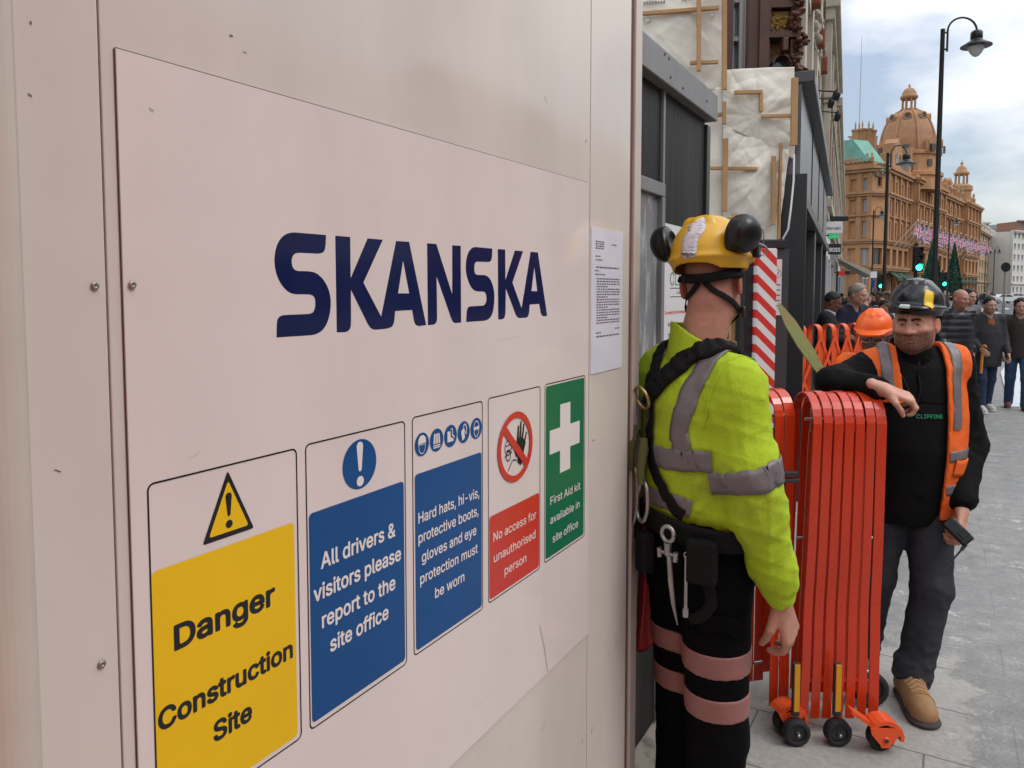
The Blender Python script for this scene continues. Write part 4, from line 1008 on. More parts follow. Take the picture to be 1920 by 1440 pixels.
# dome on its drum
DD = 178.0; dc = at(1693, 546, DD); dcx, dcy = dc[0], dc[1]
zz = lambda py: 1.78 + (546 - py) / 1400 * DD
rd = 50 / 1400 * DD
mb = MB(); mb.lathe([(rd * 1.14, TOP - 3), (rd * 1.14, zz(340)), (rd * 1.2, zz(338)), (rd * 1.2, zz(332)), (rd * 1.06, zz(330)), (rd * 1.06, zz(302)), (rd * 1.13, zz(300)), (rd * 1.13, zz(294)), (rd, zz(292))], (dcx, dcy, 0), 16, smooth=False); mb.build("dome_drum", M_terra, st)
mb = MB(); prof = []
for k in range(13):
    a = R(90) * k / 12; prof.append((rd * (.98 * math.cos(a) ** .85 if k < 12 else 0.0) + (rd * .24 if k == 12 else 0), zz(292) + (zz(212) - zz(292)) * math.sin(a)))
prof = [(max(r_, rd * .24), z_) for r_, z_ in prof]
mb.lathe(prof, (dcx, dcy, 0), 24); mb.build("dome", M_terrad, st)
mb = MB()
for k in range(8):
    t = 2 * math.pi * (k + .5) / 8
    mb.tube([(dcx + r_ * 1.01 * math.cos(t), dcy + r_ * 1.01 * math.sin(t), z_) for r_, z_ in prof], .28, 6)
    # ox-eye dormers
    a = R(52); rr = rd * .98 * math.cos(a) ** .85; z_ = zz(292) + (zz(212) - zz(292)) * math.sin(a); t2 = 2 * math.pi * k / 8
    mb.lathe([(.95, -.7), (.95, .55), (.6, .55), (.6, .3)], (dcx + rr * math.cos(t2), dcy + rr * math.sin(t2), z_), 14, 0, Matrix.Rotation(t2, 3, 'Z') @ Matrix.Rotation(R(90), 3, 'Y'))
    a = R(8); rr = rd * 1.0
    c = (dcx + rr * math.cos(t2), dcy + rr * math.sin(t2), zz(288)); mb.box(c, (1.6, 2.6, 2.4), t2); mb.lathe([(1.0, -.6), (1.0, .9)], (c[0], c[1], c[2] + 1.2), 10, 0, Matrix.Rotation(t2, 3, 'Z') @ Matrix.Rotation(R(90), 3, 'Y'))
mb.build("dome_rib", M_terra2, st)
mb = MB()
for k in range(8):
    t2 = 2 * math.pi * k / 8; a = R(52); rr = rd * .98 * math.cos(a) ** .85 + .35; z_ = zz(292) + (zz(212) - zz(292)) * math.sin(a)
    mb.lathe([(.58, 0), (.58, .06)], (dcx + rr * math.cos(t2), dcy + rr * math.sin(t2), z_), 12, 0, Matrix.Rotation(t2, 3, 'Z') @ Matrix.Rotation(R(90), 3, 'Y'))
    for zq in (290, 316): mb.box((dcx + (rd * 1.06 + (.8 if zq == 290 else 0)) * math.cos(t2), dcy + (rd * 1.06 + (.8 if zq == 290 else 0)) * math.sin(t2), zz(zq)), (.4 if zq > 300 else .5, 1.1, 1.5), t2)
mb.build("dome_window", M_storeg, st)
mb = MB(); rl = 13 / 1400 * DD
mb.lathe([(rl * 1.05, zz(216)), (rl * 1.15, zz(213)), (rl * 1.15, zz(211)), (rl * .9, zz(210.5))], (dcx, dcy, 0), 16, smooth=False)
for k in range(8):
    t = 2 * math.pi * (k + .5) / 8; mb.tube([(dcx + rl * .85 * math.cos(t), dcy + rl * .85 * math.sin(t), zz(211)), (dcx + rl * .85 * math.cos(t), dcy + rl * .85 * math.sin(t), zz(192))], .24, 6)
mb.lathe([(rl * .95, zz(193)), (rl * 1.15, zz(191)), (rl * 1.15, zz(187)), (rl * .98, zz(186)), (rl * .9, zz(180)), (rl * .6, zz(174)), (rl * .2, zz(171.5)), (.12, zz(169)), (.25, zz(168)), (1e-6, zz(164))], (dcx, dcy, 0), 16)
mb.build("dome_lantern", M_terra2, st)
# gable blocks below the dome facing the street, and the far turret
for s, wd, hh in ((10, 9, 6.5), (24, 10, 7.5), (44, 8, 4.5), (66, 8, 4.5)):
    mb = MB(); o = H0 + h1 * s + hin * .4
    pl = [(-wd / 2, 0), (wd / 2, 0), (wd / 2, hh * .45), (wd * .32, hh * .5), (wd * .3, hh * .8), (wd * .12, hh * .86), (0, hh), (-wd * .12, hh * .86), (-wd * .3, hh * .8), (-wd * .32, hh * .5), (-wd / 2, hh * .45)]
    mb.prism(pl, (o[0], o[1], TOP), tuple(h1), (0, 0, 1), tuple(hin * 2.5)); mb.build("gable", M_terra2, st)
    for q in (-.18, .18):
        mb = MB(); oo = o + h1 * wd * q - hin * .05; mb.prism([(-.7, .9), (.7, .9), (.7, 2.6), (0, 3.2), (-.7, 2.6)], (oo[0], oo[1], TOP), tuple(h1), (0, 0, 1), tuple(hin * .4)); mb.build("gable_window", M_storeg, st)
DT = 222.0; tcn = at(1795, 546, DT); zq = lambda py: 1.78 + (546 - py) / 1400 * DT; rt = 15 / 1400 * DT
mb = MB(); mb.lathe([(rt * 1.1, 0), (rt * 1.1, zq(362)), (rt * 1.25, zq(360)), (rt * 1.25, zq(352)), (rt * .72, zq(347))], (tcn[0], tcn[1], 0), 12, smooth=False)
for k in range(8):
    t = 2 * math.pi * (k + .5) / 8; mb.tube([(tcn[0] + rt * .66 * math.cos(t), tcn[1] + rt * .66 * math.sin(t), zq(347)), (tcn[0] + rt * .66 * math.cos(t), tcn[1] + rt * .66 * math.sin(t), zq(330))], .3, 6)
mb.lathe([(rt * .78, zq(331)), (rt * .85, zq(329)), (rt * .85, zq(326)), (rt * .62, zq(325)), (rt * .55, zq(319)), (rt * .25, zq(314)), (.15, zq(312)), (.5, zq(309)), (.15, zq(307)), (1e-6, zq(302))], (tcn[0], tcn[1], 0), 12)
mb.build("turret", M_terra2, st)
mb = MB(); o = H0 + h1 * 78; o2 = H0 + h1 * 98
mb.add([(*o[:2], TOP), (*o2[:2], TOP), (*(o2 + hin * 6)[:2], TOP + 6), (*(o + hin * 6)[:2], TOP + 6), (*(o + hin * 6)[:2], TOP), (*(o2 + hin * 6)[:2], TOP)], [(0, 1, 2, 3), (0, 3, 4), (1, 5, 2)]); mb.build("copper_roof", M_copper, st)
for s in np.arange(34, s_end, 6.0):
    mb = MB(); o = H0 + h1 * s + hin * .3; mb.box((o[0], o[1], TOP + .9), (1.0, 1.0, 1.8)); mb.lathe([(.55, 0), (.2, .6), (.4, 1.1), (1e-6, 2.0)], (o[0], o[1], TOP + 1.8), 8); mb.build("roof_finial", M_terra2, st)
mb = MB(); rn = random.Random(4); c = (Pc + H0) / 2 - np.array([AX[0], AX[1], 0]) * .9
for _ in range(30): mb.ell((c[0] + rn.uniform(-1.6, 1.6), c[1] + rn.uniform(-.3, .2), 25.2 + rn.uniform(0, 2.4)), (rn.uniform(.2, .45), .3, rn.uniform(.2, .5)), 4)
mb.build("roof_crest", mat("crest_stone", (.28, .27, .17), .8, var=.4, vscale=.8), st)
# mast far behind the chimneys
p0, p1 = at(1611, 245, 300), at(1611, 70, 300); mb = MB(); mb.tube([(p0[0], p0[1], 0), (p0[0], p0[1], (p0[2] + p1[2]) / 2), (p0[0], p0[1], p1[2])], [.30, .2, .07], 6); tag(mb.build("radio_mast", mat("mast_grey", (.45, .47, .5), .6)), "thin radio mast rising behind the store's chimneys", "mast")

# flags on slanting poles over the awnings
M_flagpole = mat("flagpole_white", (.62, .58, .52), .5)
M_fl = [mat("flag_blue", (.075, .08, .17), .8), mat("flag_white", (.52, .44, .47), .8), mat("flag_red", (.42, .10, .13), .8)]
def flag_mesh(seed):
    rn = random.Random(seed); n, m_ = 24, 14; wd, ht = 3.9, 2.5; mb = MB(); ph = rn.uniform(0, 6)
    pos = lambda i, j: (wd * i / n * .93, .34 * math.sin(4.2 * i / n * 2 + ph + j * .08) * (i / n + .25), -ht * j / m_ - .6 * (i / n) ** 1.2)
    vs = [pos(i, j) for j in range(m_ + 1) for i in range(n + 1)]; fs, mi = [], []
    for j in range(m_):
        for i in range(n):
            x, y = (i + .5) / n * 60 - 30, 15 - (j + .5) / m_ * 30
            d = abs(abs(y) - abs(x) * .5)
            c = 0
            if abs(x) < 3 or abs(y) < 3: c = 2
            elif abs(x) < 5.2 or abs(y) < 5.2: c = 1
            elif d < 1.2: c = 2
            elif d < 3.6: c = 1
            fs.append((j * (n + 1) + i, j * (n + 1) + i + 1, (j + 1) * (n + 1) + i + 1, (j + 1) * (n + 1) + i)); mi.append(c)
    o = len(mb.v); mb.v += vs; mb.f += fs; mb.m += mi; mb.sm += [True] * len(fs)
    q = mb.build("flag_cloth", M_fl); me = q.data; bpy.data.objects.remove(q); return me
FM = [flag_mesh(k) for k in range(3)]
mb = MB(); mb.tube([(0, 0, 0), (0, -4.4, 5.2)], .1, 6); mb.ell((0, -4.45, 5.3), (.2, .2, .2), 5); _o = mb.build("flagpole", M_flagpole); PM = _o.data; bpy.data.objects.remove(_o)
fang = math.atan2(h1[1], h1[0])
for k, s in enumerate([4, 8, 12, 16, 21, 26, 31, 37, 43, 50, 57, 64, 71, 79, 87, 94]):
    p = H0 + h1 * s - hin * .6
    f = thing("flag", "red, white and blue flag on a slanting white pole over the store's awnings", "flag", (p[0], p[1], 11.0), fang, "row of flags along the store front")
    link_mesh("flagpole", PM, f); c = link_mesh("flag_cloth", FM[k % 3], f); c.location = (.05, -4.0, 4.8); c.rotation_euler = (0, R(18), R(-20))
# clipped cone trees
def cone_tree(px, D, pw, top, name_label):
    c = at(px, 546, D); r = pw / 2 / 1400 * D; zt2 = 1.78 + (546 - top) / 1400 * D; t = thing("cone_tree", name_label, "tree", (c[0], c[1], -.13))
    mb = MB(); mb.tube([(0, 0, 0), (0, 0, 1.2)], .16, 8); mb.lathe([(.5, 0), (.6, .7), (.62, .7)], (0, 0, 0), 12); mb.build("trunk", M_dframe, t)
    rn = random.Random(px); mb = MB(); n = 3200
    for _ in range(n):
        q = rn.random() ** .6; zq_ = zt2 - q * (zt2 - 1.0); rr = r * q * (1 + rn.uniform(-.14, .06)) * rn.choice([1, 1, 1, .8]); a = rn.uniform(0, 6.2832); s_ = r * .11
        p = Vector((rr * math.cos(a), rr * math.sin(a), zq_)); d = Vector((math.cos(a), math.sin(a), .6)); u = d.orthogonal().normalized(); v = d.cross(u).normalized(); w1 = rn.uniform(0, 3.1)
        u, v = u * math.cos(w1) + v * math.sin(w1), v * math.cos(w1) - u * math.sin(w1)
        mb.add([p - u * s_, p + d * s_ * .8, p + u * s_, p - v * s_ * .8], [(0, 1, 2, 3)])
    mb.build("crown", mat("conifer_green", (.018, .075, .045), .8, var=.35, vscale=1.5), t, fix=False)
cone_tree(1747, 140, 42, 445, "dark green clipped cone tree half hidden by the tall lamp post")
cone_tree(1787, 150, 34, 455, "dark green clipped cone tree right of the tall lamp post")

# far blocks at the end of the street
M_tan = mat("tan_stone", (0.36, 0.26, 0.15), .85, var=.12, vscale=.3); M_pale = mat("pale_render", (0.58, 0.56, 0.52), .8, var=.08, vscale=.2); M_teal = mat("teal_glazing", (.16, .33, .33), .2, var=.2, vscale=.2)
def block(px0, px1, D0, D1, top_py, label, wm, fl_n, nb, wmats, name="far_building"):
    p, q = at(px0, 546, D0), at(px1, 546, D1); h = 1.78 + (546 - top_py) / 1400 * D0; b = thing(name, label, "building"); fh = h / fl_n
    facade(b, p, q, [(fh * k + fh * .3, fh * k + fh * .78, .5, False, (1, 0)) for k in range(fl_n)], nb, wm, h, thick=1, depth=.4, wmats=wmats, cornices=[(h - 1, 1, .6), (fh, .6, .4)], m_trim=wm)
    d = np.array([AX[0], AX[1], 0]) * 14; e = q - p; mb = MB(); n_ = np.array([-e[1], e[0], 0]); n_ /= np.linalg.norm(n_)
    mb.prism([(v[0], v[1]) for v in (p + n_ * 1.1, q + n_ * 1.1, q + n_ * 16, p + n_ * 16)], (0, 0, 0), (1, 0, 0), (0, 1, 0), (0, 0, h - .5)); mb.build("building_body", wm, b)
    return b, p, q, h
b, p, q, h = block(1822, 1863, 262, 330, 425, "tan stone block with roof railings just beyond the store", M_tan, 5, 9, [M_storeg, M_cream])
mb = MB()
for k in range(12):
    c = p + (q - p) * k / 11; mb.tube([(c[0], c[1], h), (c[0], c[1], h + 2.6)], .22, 5); mb.ell((c[0], c[1], h + 2.7), (.5, .5, .5), 4)
mb.build("roof_railing", M_cream, b)
block(1862, 1897, 345, 380, 452, "white modern office block with dark window bands", M_pale, 6, 5, [M_glass, M_pale])
block(1896, 1990, 300, 330, 432, "large white building at the right edge of the view", M_pale, 6, 14, [M_glass2, M_pale])
block(1855, 1895, 400, 405, 436, "teal glazed roof storey behind the tan block", M_teal, 8, 6, [M_teal, M_pale])
block(1815, 1850, 420, 425, 416, "pale distant block with flat green roof", M_pale, 7, 6, [M_glass2, M_copper])
block(1868, 1905, 460, 465, 420, "grey distant roofline with plant rooms", mat("grey_render", (.33, .34, .34), .8), 8, 6, [M_glass2, M_pale])
block(1903, 1960, 430, 432, 414, "small red brick rooftop block beyond the white building", M_fa, 8, 4, [M_glass, M_fc])
# ================================================================== barriers, posts, lamps, signals, car
M_bred = mat("barrier_red", (0.61, 0.040, 0.007), 0.27, spec=.6, var=.12, vscale=7, bump=.04, bscale=9, coat=.3, col2=(0.46, 0.06, 0.03), thresh=(.56, .72), stretch=(1, 1, .3), rvar=.08)
M_borange = mat("barrier_orange_red", (0.80, 0.10, 0.025), 0.35, spec=.5, var=.08, vscale=4)
M_refl = mat("amber_reflector", (0.75, 0.33, 0.01), 0.3, var=.05)
M_steel = mat("zinc_steel", (.45, .45, .45), .35, metal=.9)
M_hub = mat("dark_plastic", (.035, .035, .037), .5)
# a folded barrier: local x across the stack (right in the photograph), y away, z up
def slat_loop(mb, x, wd, h, depth, lean=0.0, thick=.006, z0=.16):
    """one flat bar bent into a tall hoop: up the front, over the top and down the back; bulging gently"""
    path = []
    N_ = 26
    for k in range(N_ + 1):
        f = k / N_; z = z0 + (h - depth / 2 - z0) * f; y = -.004 + .007 * math.exp(-((f - .38) / .12) ** 2)
        path.append((y, z))
    for k in range(1, 13):
        a = math.pi * k / 12; path.append((depth / 2 - depth / 2 * math.cos(a), h - depth / 2 + depth / 2 * math.sin(a)))
    for k in range(1, 9): path.append((depth, h - depth / 2 - (h - depth / 2 - z0) * k / 8))
    n = len(path); vs = []
    for i, (y, z) in enumerate(path):
        d = Vector((path[min(i + 1, n - 1)][0] - path[max(i - 1, 0)][0], path[min(i + 1, n - 1)][1] - path[max(i - 1, 0)][1])).normalized(); nx, nz = -d[1], d[0]
        xs = x + lean * (1 - (z - z0) / (h - z0))
        for s, t in ((-1, -1), (1, -1), (1, 1), (-1, 1)): vs.append((xs + s * wd / 2, y + nx * t * thick / 2, z + nz * t * thick / 2))
    fs = []
    for i in range(n - 1):
        for k in range(4): fs.append((i * 4 + k, i * 4 + (k + 1) % 4, (i + 1) * 4 + (k + 1) % 4, (i + 1) * 4 + k))
    fs += [(0, 3, 2, 1), ((n - 1) * 4, (n - 1) * 4 + 1, (n - 1) * 4 + 2, (n - 1) * 4 + 3)]
    mb.add(vs, fs)
def wheel(parent, c, r=.052, wd=.045, guard=False, yaw=0.0):
    rot = Matrix.Rotation(yaw, 3, 'Z') @ Matrix.Rotation(R(90), 3, 'X')
    w_ = thing("wheel", None, None, c); w_.parent = parent
    mb = MB(); mb.lathe([(r * .62, -wd / 2), (r * .9, -wd / 2), (r, -wd * .3), (r, wd * .3), (r * .9, wd / 2), (r * .62, wd / 2), (r * .62, -wd / 2)], (0, 0, 0), 28, 0, rot); mb.build("tyre", M_tyre, w_)
    mb = MB(); mb.lathe([(r * .55, -wd * .3), (r * .61, -wd * .3), (r * .61, wd * .3), (r * .55, wd * .3)], (0, 0, 0), 24, 0, rot)
    for k in range(5):
        a = 2 * math.pi * k / 5; v = rot @ Vector((math.cos(a), math.sin(a), 0)); mb.tube([v * r * .15, v * r * .58], .007, 6)
    mb.lathe([(r * .2, -wd * .45), (r * .2, wd * .55), (r * .1, wd * .6)], (0, 0, 0), 14, 0, rot); mb.build("hub", M_hub, w_)
    mb = MB(); mb.lathe([(r * .12, wd * .6), (r * .12, wd * .72), (1e-6, wd * .74)], (0, 0, 0), 8, 0, rot); mb.build("axle_bolt", M_steel, w_)
    return w_
def folded_barrier(name, label, px_l, px_r, top_py, D, n, h=None, yaw=0.0, wheels=True, depth=.22, leans=None):
    a, b = at(px_l, 900, D), at(px_r, 900, D); c = (a + b) / 2; wd = abs((b - a) @ RT)
    h = h or 1.78 + (546 - top_py) / 1400 * D
    t = thing(name, label, "barrier", (c[0], c[1], 0), math.atan2(RT[1], RT[0]) + yaw, "folded red expanding barriers")
    pitch = wd / n
    for k in range(n):
        mb = MB(); x = -wd / 2 + pitch * (k + .5); slat_loop(mb, x, pitch * (.85 if k < n - 1 else .97), h + (.004 if k % 2 else 0), depth, lean=leans[k] if leans else 0.0, z0=.065); o = mb.build("slat", M_bred, t)
        md = o.modifiers.new("soft_edges", 'BEVEL'); md.width = .0018; md.segments = 2; md.limit_method = 'ANGLE'
    for k in range(n - 1):
        mb = MB(); x = -wd / 2 + pitch * (k + 1); l0 = (leans[k] if leans else 0) * .9
        mb.add([(x + q * pitch * .36 + (l0 if z < .5 else 0), depth * .45 + e, z) for z in (.16, h - .16) for q, e in ((-1, 0), (1, 0), (1, .008), (-1, .008))], [(0, 1, 5, 4), (1, 2, 6, 5), (2, 3, 7, 6), (3, 0, 4, 7), (0, 3, 2, 1), (4, 5, 6, 7)]); mb.build("folded_link", M_bred, t)
    for z, y in ((h - .10, depth * .25), (h * .56, depth * .5), (.2, depth * .5)):
        mb = MB(); mb.tube([(-wd / 2 - .01, y, z), (wd / 2 + .01, y, z)], .007, 8); mb.build("pivot_rod", M_steel, t)
    return t, wd, h
fb, wd, h = folded_barrier("expanding_barrier", "folded stack of seven glossy red barrier hoops under the bearded man's hand", 1521, 1659, 741, 2.95, 7, leans=[-.030, -.026, -.021, -.016, -.011, -.006, 0.0])
# wheels, guard, reflectors
def lx(px, py=900, D=2.95): p = at(px, py, D); return (p - np.array(fb.location)) @ RT
for px, z in ((1490, .052), (1567, .052)):
    x = lx(px); wheel(fb, (x, -.075, z)); 
    m = MB(); m.box((x, -.062, .062 + .155), (.030, .018, .215), bev=.004); ho = m.build("wheel_fork", M_hub, fb)
    m = MB(); m.box((x, -.074, .062 + .165), (.022, .006, .19), bev=.002); m.build("reflector_strip", M_refl, fb)
x = lx(1641); wheel(fb, (x, -.10, .052))
m = MB()
for k in range(9):
    a0, a1 = R(-8 + 150 * k / 9), R(-8 + 150 * (k + 1) / 9); r0, r1 = .057, .072
    P_ = lambda r_, a: (r_ * math.cos(a), r_ * math.sin(a))
    m.prism([P_(r0, a0), P_(r1, a0), P_(r1, a1), P_(r0, a1)], (x, -.145, .062), (1, 0, 0), (0, 0, 1), (0, .075, 0))
m.prism([(-.06, .045), (.06, .045), (.055, .02), (.022, -.02), (.016, -.032), (-.016, -.032), (-.022, -.02), (-.055, .02)], (x, -.147, .062), (1, 0, 0), (0, 0, 1), (0, .006, 0))
m.prism([(-.055, .06), (-.125, .105), (-.13, .095), (-.06, .045)], (x, -.13, .062), (1, 0, 0), (0, 0, 1), (0, .05, 0))
m.lathe([(.0125, .147), (.0125, .150), (1e-6, .151)], (x, 0, .062), 12, 0, Matrix.Rotation(R(90), 3, 'X'))
m.build("wheel_guard", M_borange, fb)
mb = MB(); mb.lathe([(.008, .152), (.008, .153), (1e-6, .153)], (x, 0, .062), 12, 0, Matrix.Rotation(R(90), 3, 'X')); mb.build("axle_hole", M_hub, fb)
x2 = lx(1655, 900, 3.1); wheel(fb, (x2, .20, .075), r=.075)
mb = MB(); mb.box((0.0, .085, .155), (wd, .03, .05), bev=.004); mb.build("bottom_rail", M_bred, fb)
fb2, wd2, h2_ = folded_barrier("expanding_barrier", "folded red barrier hoops behind the worker's sleeve, seen from their open side", 1446, 1489, 735, 3.05, 2, yaw=.22, depth=.19)
x = -.01
wheel(fb2, (-.02, -.09, .052)); m = MB()
for k in range(9):
    a0, a1 = R(-8 + 150 * k / 9), R(-8 + 150 * (k + 1) / 9); r0, r1 = .057, .072
    m.prism([P_(r0, a0), P_(r1, a0), P_(r1, a1), P_(r0, a1)], (-.02, -.135, .062), (1, 0, 0), (0, 0, 1), (0, .075, 0))
m.prism([(-.06, .045), (.06, .045), (.022, -.02), (-.022, -.02)], (-.02, -.137, .062), (1, 0, 0), (0, 0, 1), (0, .006, 0)); m.build("wheel_guard", M_borange, fb2)
a, b = at(1468, 893, 2.97), at(1494, 890, 2.93); mb = MB(); d = b - a
mb.box(tuple((a + b) / 2 + [0, 0, .008]), (.058, .03, .016), math.atan2(RT[1], RT[0]), bev=.003); mb.box(tuple((a + b) / 2 - [0, 0, .018]), (.066, .04, .014), math.atan2(RT[1], RT[0]), bev=.003); mb.tube([tuple(a + [0, 0, .03]), tuple(a - [0, 0, .05])], .011, 8)
cl_ = mb.build("connector_clamp", M_hub); cl_.parent = fb2; cl_.matrix_parent_inverse = Matrix.LocRotScale(Vector(fb2.location), fb2.rotation_euler.to_quaternion(), None).inverted()

# the opened barrier farther back: hoops joined by a scissor lattice
eb = thing("expanding_barrier", "opened orange-red lattice barrier with hooped uprights behind the helmeted men", "barrier")
BD0, BD1 = 8.2, 8.9
ups = [(1484, 618), (1508, 600), (1538, 598), (1564, 597), (1588, 599), (1610, 600), (1634, 603)]
pts = [at(px, py, BD0 + (BD1 - BD0) * k / 6) for k, (px, py) in enumerate(ups)]
hz = 1.40
for k, p in enumerate(pts):
    mb = MB(); wv = 14 / 1400 * BD0; t_ = Matrix.Rotation(math.atan2(RT[1], RT[0]) + .5, 3, 'Z'); n0 = len(mb.v); slat_loop(mb, 0, wv * .9, hz - (.1 if k == 0 else 0), .14, thick=.012, z0=.08)
    mb.v = [tuple(t_ @ Vector(v) + Vector((p[0], p[1], 0))) for v in mb.v]; mb.build("upright", M_borange, eb)
lat = 0
for k in range(len(pts) - 1):
    a, b = pts[k], pts[k + 1]
    for z0_, z1_ in ((1.28, .80), (.80, 1.28), (.78, .28), (.28, .78)):
        mb = MB(); o = -AX * .02 * (1 if z0_ > z1_ else 2.2); p, q = Vector((a[0] + o[0], a[1] + o[1], z0_)), Vector((b[0] + o[0], b[1] + o[1], z1_)); d = (q - p); L = d.length; rot = d.to_track_quat('X', 'Z').to_matrix()
        mb.box(tuple((p + q) / 2), (L, .010, .040), 0, 0, rot, .002); mb.build("lattice_bar", M_borange, eb)

# striped post, dark post with notice, shelves and green sheet beside the sheeting
def stripe_mat():
    m, t, b = node_mat("red_white_stripes", .4); N = t.nodes.new; L = t.links.new
    co = N('ShaderNodeTexCoord'); s = N('ShaderNodeSeparateXYZ'); L(co.outputs['Object'], s.inputs[0])
    a = N('ShaderNodeMath'); a.operation = 'ADD'; L(s.outputs[0], a.inputs[0]); L(s.outputs[2], a.inputs[1])
    k = N('ShaderNodeMath'); k.operation = 'MULTIPLY'; k.inputs[1].default_value = 8.2; L(a.outputs[0], k.inputs[0])
    f = N('ShaderNodeMath'); f.operation = 'FRACT'; L(k.outputs[0], f.inputs[0]); g = N('ShaderNodeMath'); g.operation = 'GREATER_THAN'; g.inputs[1].default_value = .5; L(f.outputs[0], g.inputs[0])
    x = N('ShaderNodeMixRGB'); L(g.outputs[0], x.inputs[0]); x.inputs[1].default_value = (.74, .72, .70, 1); x.inputs[2].default_value = (.66, .03, .02, 1); L(x.outputs[0], b.inputs['Base Color']); return m
PD = 5.2; pa, pb = at(1420, 546, PD), at(1456, 546, PD); pc = (pa + pb) / 2; rz_ = math.atan2(RT[1], RT[0])
sp = thing("striped_post", "square post wrapped in diagonal red and white stripes", "post", (pc[0], pc[1], 0), rz_)
pw = 36 / 1400 * PD; mb = MB(); mb.bx(-pw / 2, pw / 2, 0, pw * .8, .0, 1.78 + (546 - 466) / 1400 * PD, bev=.004); mb.build("post", stripe_mat(), sp)
dp = thing("doorway_surround", "dark timber frame around the doorway beside the striped post", "doorway", (pc[0], pc[1], 0), rz_)
u = PD / 1400; zz_ = lambda py: 1.78 + (546 - py) * u
mb = MB(); mb.bx(-60 * u, 46 * u, .10, .2, zz_(464), zz_(448), bev=.005); mb.build("head_beam", M_dframe, dp)
mb = MB(); mb.bx(-34 * u, -19 * u, .09, .2, 0, zz_(465)); mb.build("side_post", M_dframe, dp)
mb = MB(); mb.bx(18.5 * u, 52 * u, .12, .2, 0, zz_(465)); mb.build("side_panel", M_shopg, dp)
no = thing("safety_poster", "white poster with a red ring and tick on the dark panel by the striped post", "poster", (pc[0], pc[1], 0), rz_)
mb = MB(); mb.bx(19 * u, 38 * u, .112, .118, zz_(592), zz_(485)); mb.build("sheet", M_signw, no)
mb = MB(); cx, cz = 29 * u, zz_(512)
for k in range(24):
    a0, a1 = 2 * math.pi * k / 24, 2 * math.pi * (k + 1) / 24; r0, r1 = 7.4 * u, 8.4 * u
    mb.quad((cx + r0 * math.cos(a0), .1115, cz + r0 * math.sin(a0)), (cx + r1 * math.cos(a0), .1115, cz + r1 * math.sin(a0)), (cx + r1 * math.cos(a1), .1115, cz + r1 * math.sin(a1)), (cx + r0 * math.cos(a1), .1115, cz + r0 * math.sin(a1)), 0)
mb.tube([(cx - 3 * u, .111, cz), (cx - .5 * u, .111, cz - 3.5 * u), (cx + 4 * u, .111, cz + 4.5 * u)], .003, 4, 1)
for k in range(5): mb.quad((21 * u, .1115, zz_(535 + k * 10)), (36 * u, .1115, zz_(535 + k * 10)), (36 * u, .1115, zz_(532.5 + k * 10)), (21 * u, .1115, zz_(532.5 + k * 10)), 1)
mb.build("print", [M_red, M_rail], no)
sv = thing("timber_rack", "rough timber rack of cross pieces in the doorway behind the yellow helmet", "rack", (pc[0], pc[1], 0), rz_)
for py in (400, 555, 588, 645):
    mb = MB(); mb.bx(-52 * u, -33 * u, .25, .45, zz_(py + 8), zz_(py), bev=.004); mb.build("cross_piece", M_batten, sv)
mb = MB(); mb.bx(-42 * u, -34 * u, .30, .36, 0, zz_(392)); mb.build("upright", M_batten, sv)
mb = MB(); rn = random.Random(6); nx, nz_ = 26, 60
vs = []
for j in range(nz_):
    for i in range(nx):
        xx = -110 * u + 78 * u * i / (nx - 1); vs.append((xx, .55 + .03 * math.sin(i * 1.1 + j * .12) + .02 * math.sin(i * .5 + j * .33), zz_(560) * j / (nz_ - 1)))
mb.add(vs, [(j * nx + i, j * nx + i + 1, (j + 1) * nx + i + 1, (j + 1) * nx + i) for j in range(nz_ - 1) for i in range(nx - 1)], 0, True)
o = mb.build("green_sheet", mat("green_netting", (.10, .24, .18), .6, var=.3, vscale=9)); o.location = (pc[0], pc[1], 0); o.rotation_euler = (0, 0, rz_); tag(o, "pale green plastic sheet hanging in the doorway behind the worker's neck", "sheet")
o.modifiers.new("thickness", 'SOLIDIFY').thickness = .004
mb = MB(); mb.bx(-150 * u, 50 * u, .9, 1.0, 0, zz_(455)); o = mb.build("dark_backdrop_boards", M_dframe); o.location = (pc[0], pc[1], 0); o.rotation_euler = (0, 0, rz_); tag(o, "dark boarding closing the back of the doorway under the sheeting", "boarding")

# pointed mottled board sticking up behind the elbow
p0, p1 = at(1460, 566, 3.75), at(1543, 700, 3.55); d = Vector(p1 - p0); L = d.length; ez = d.normalized(); ey = Vector(AX).cross(ez).normalized(); nn_ = ez.cross(ey)
hw = .033
pl = [(0, 0), (L * .06, hw * .45), (L * .3, hw), (L * .6, hw * 1.05), (L * .9, hw * .75), (L, hw * .6), (L + .2, hw * .6), (L + .2, -hw * .5), (L, -hw * .55), (L * .7, -hw * .8), (L * .3, -hw * .7), (L * .08, -hw * .25)]
mb = MB(); mb.prism(pl, tuple(p0), tuple(ez), tuple(ey), tuple(nn_ * .012))
o = mb.build("pointed_board", mat("mottled_board", (.22, .23, .07), .7, col2=(.30, .17, .09), thresh=(.45, .6), vscale=9, bump=.3)); tag(o, "pointed mottled green and brown board sticking up behind the bearded man's elbow", "board")
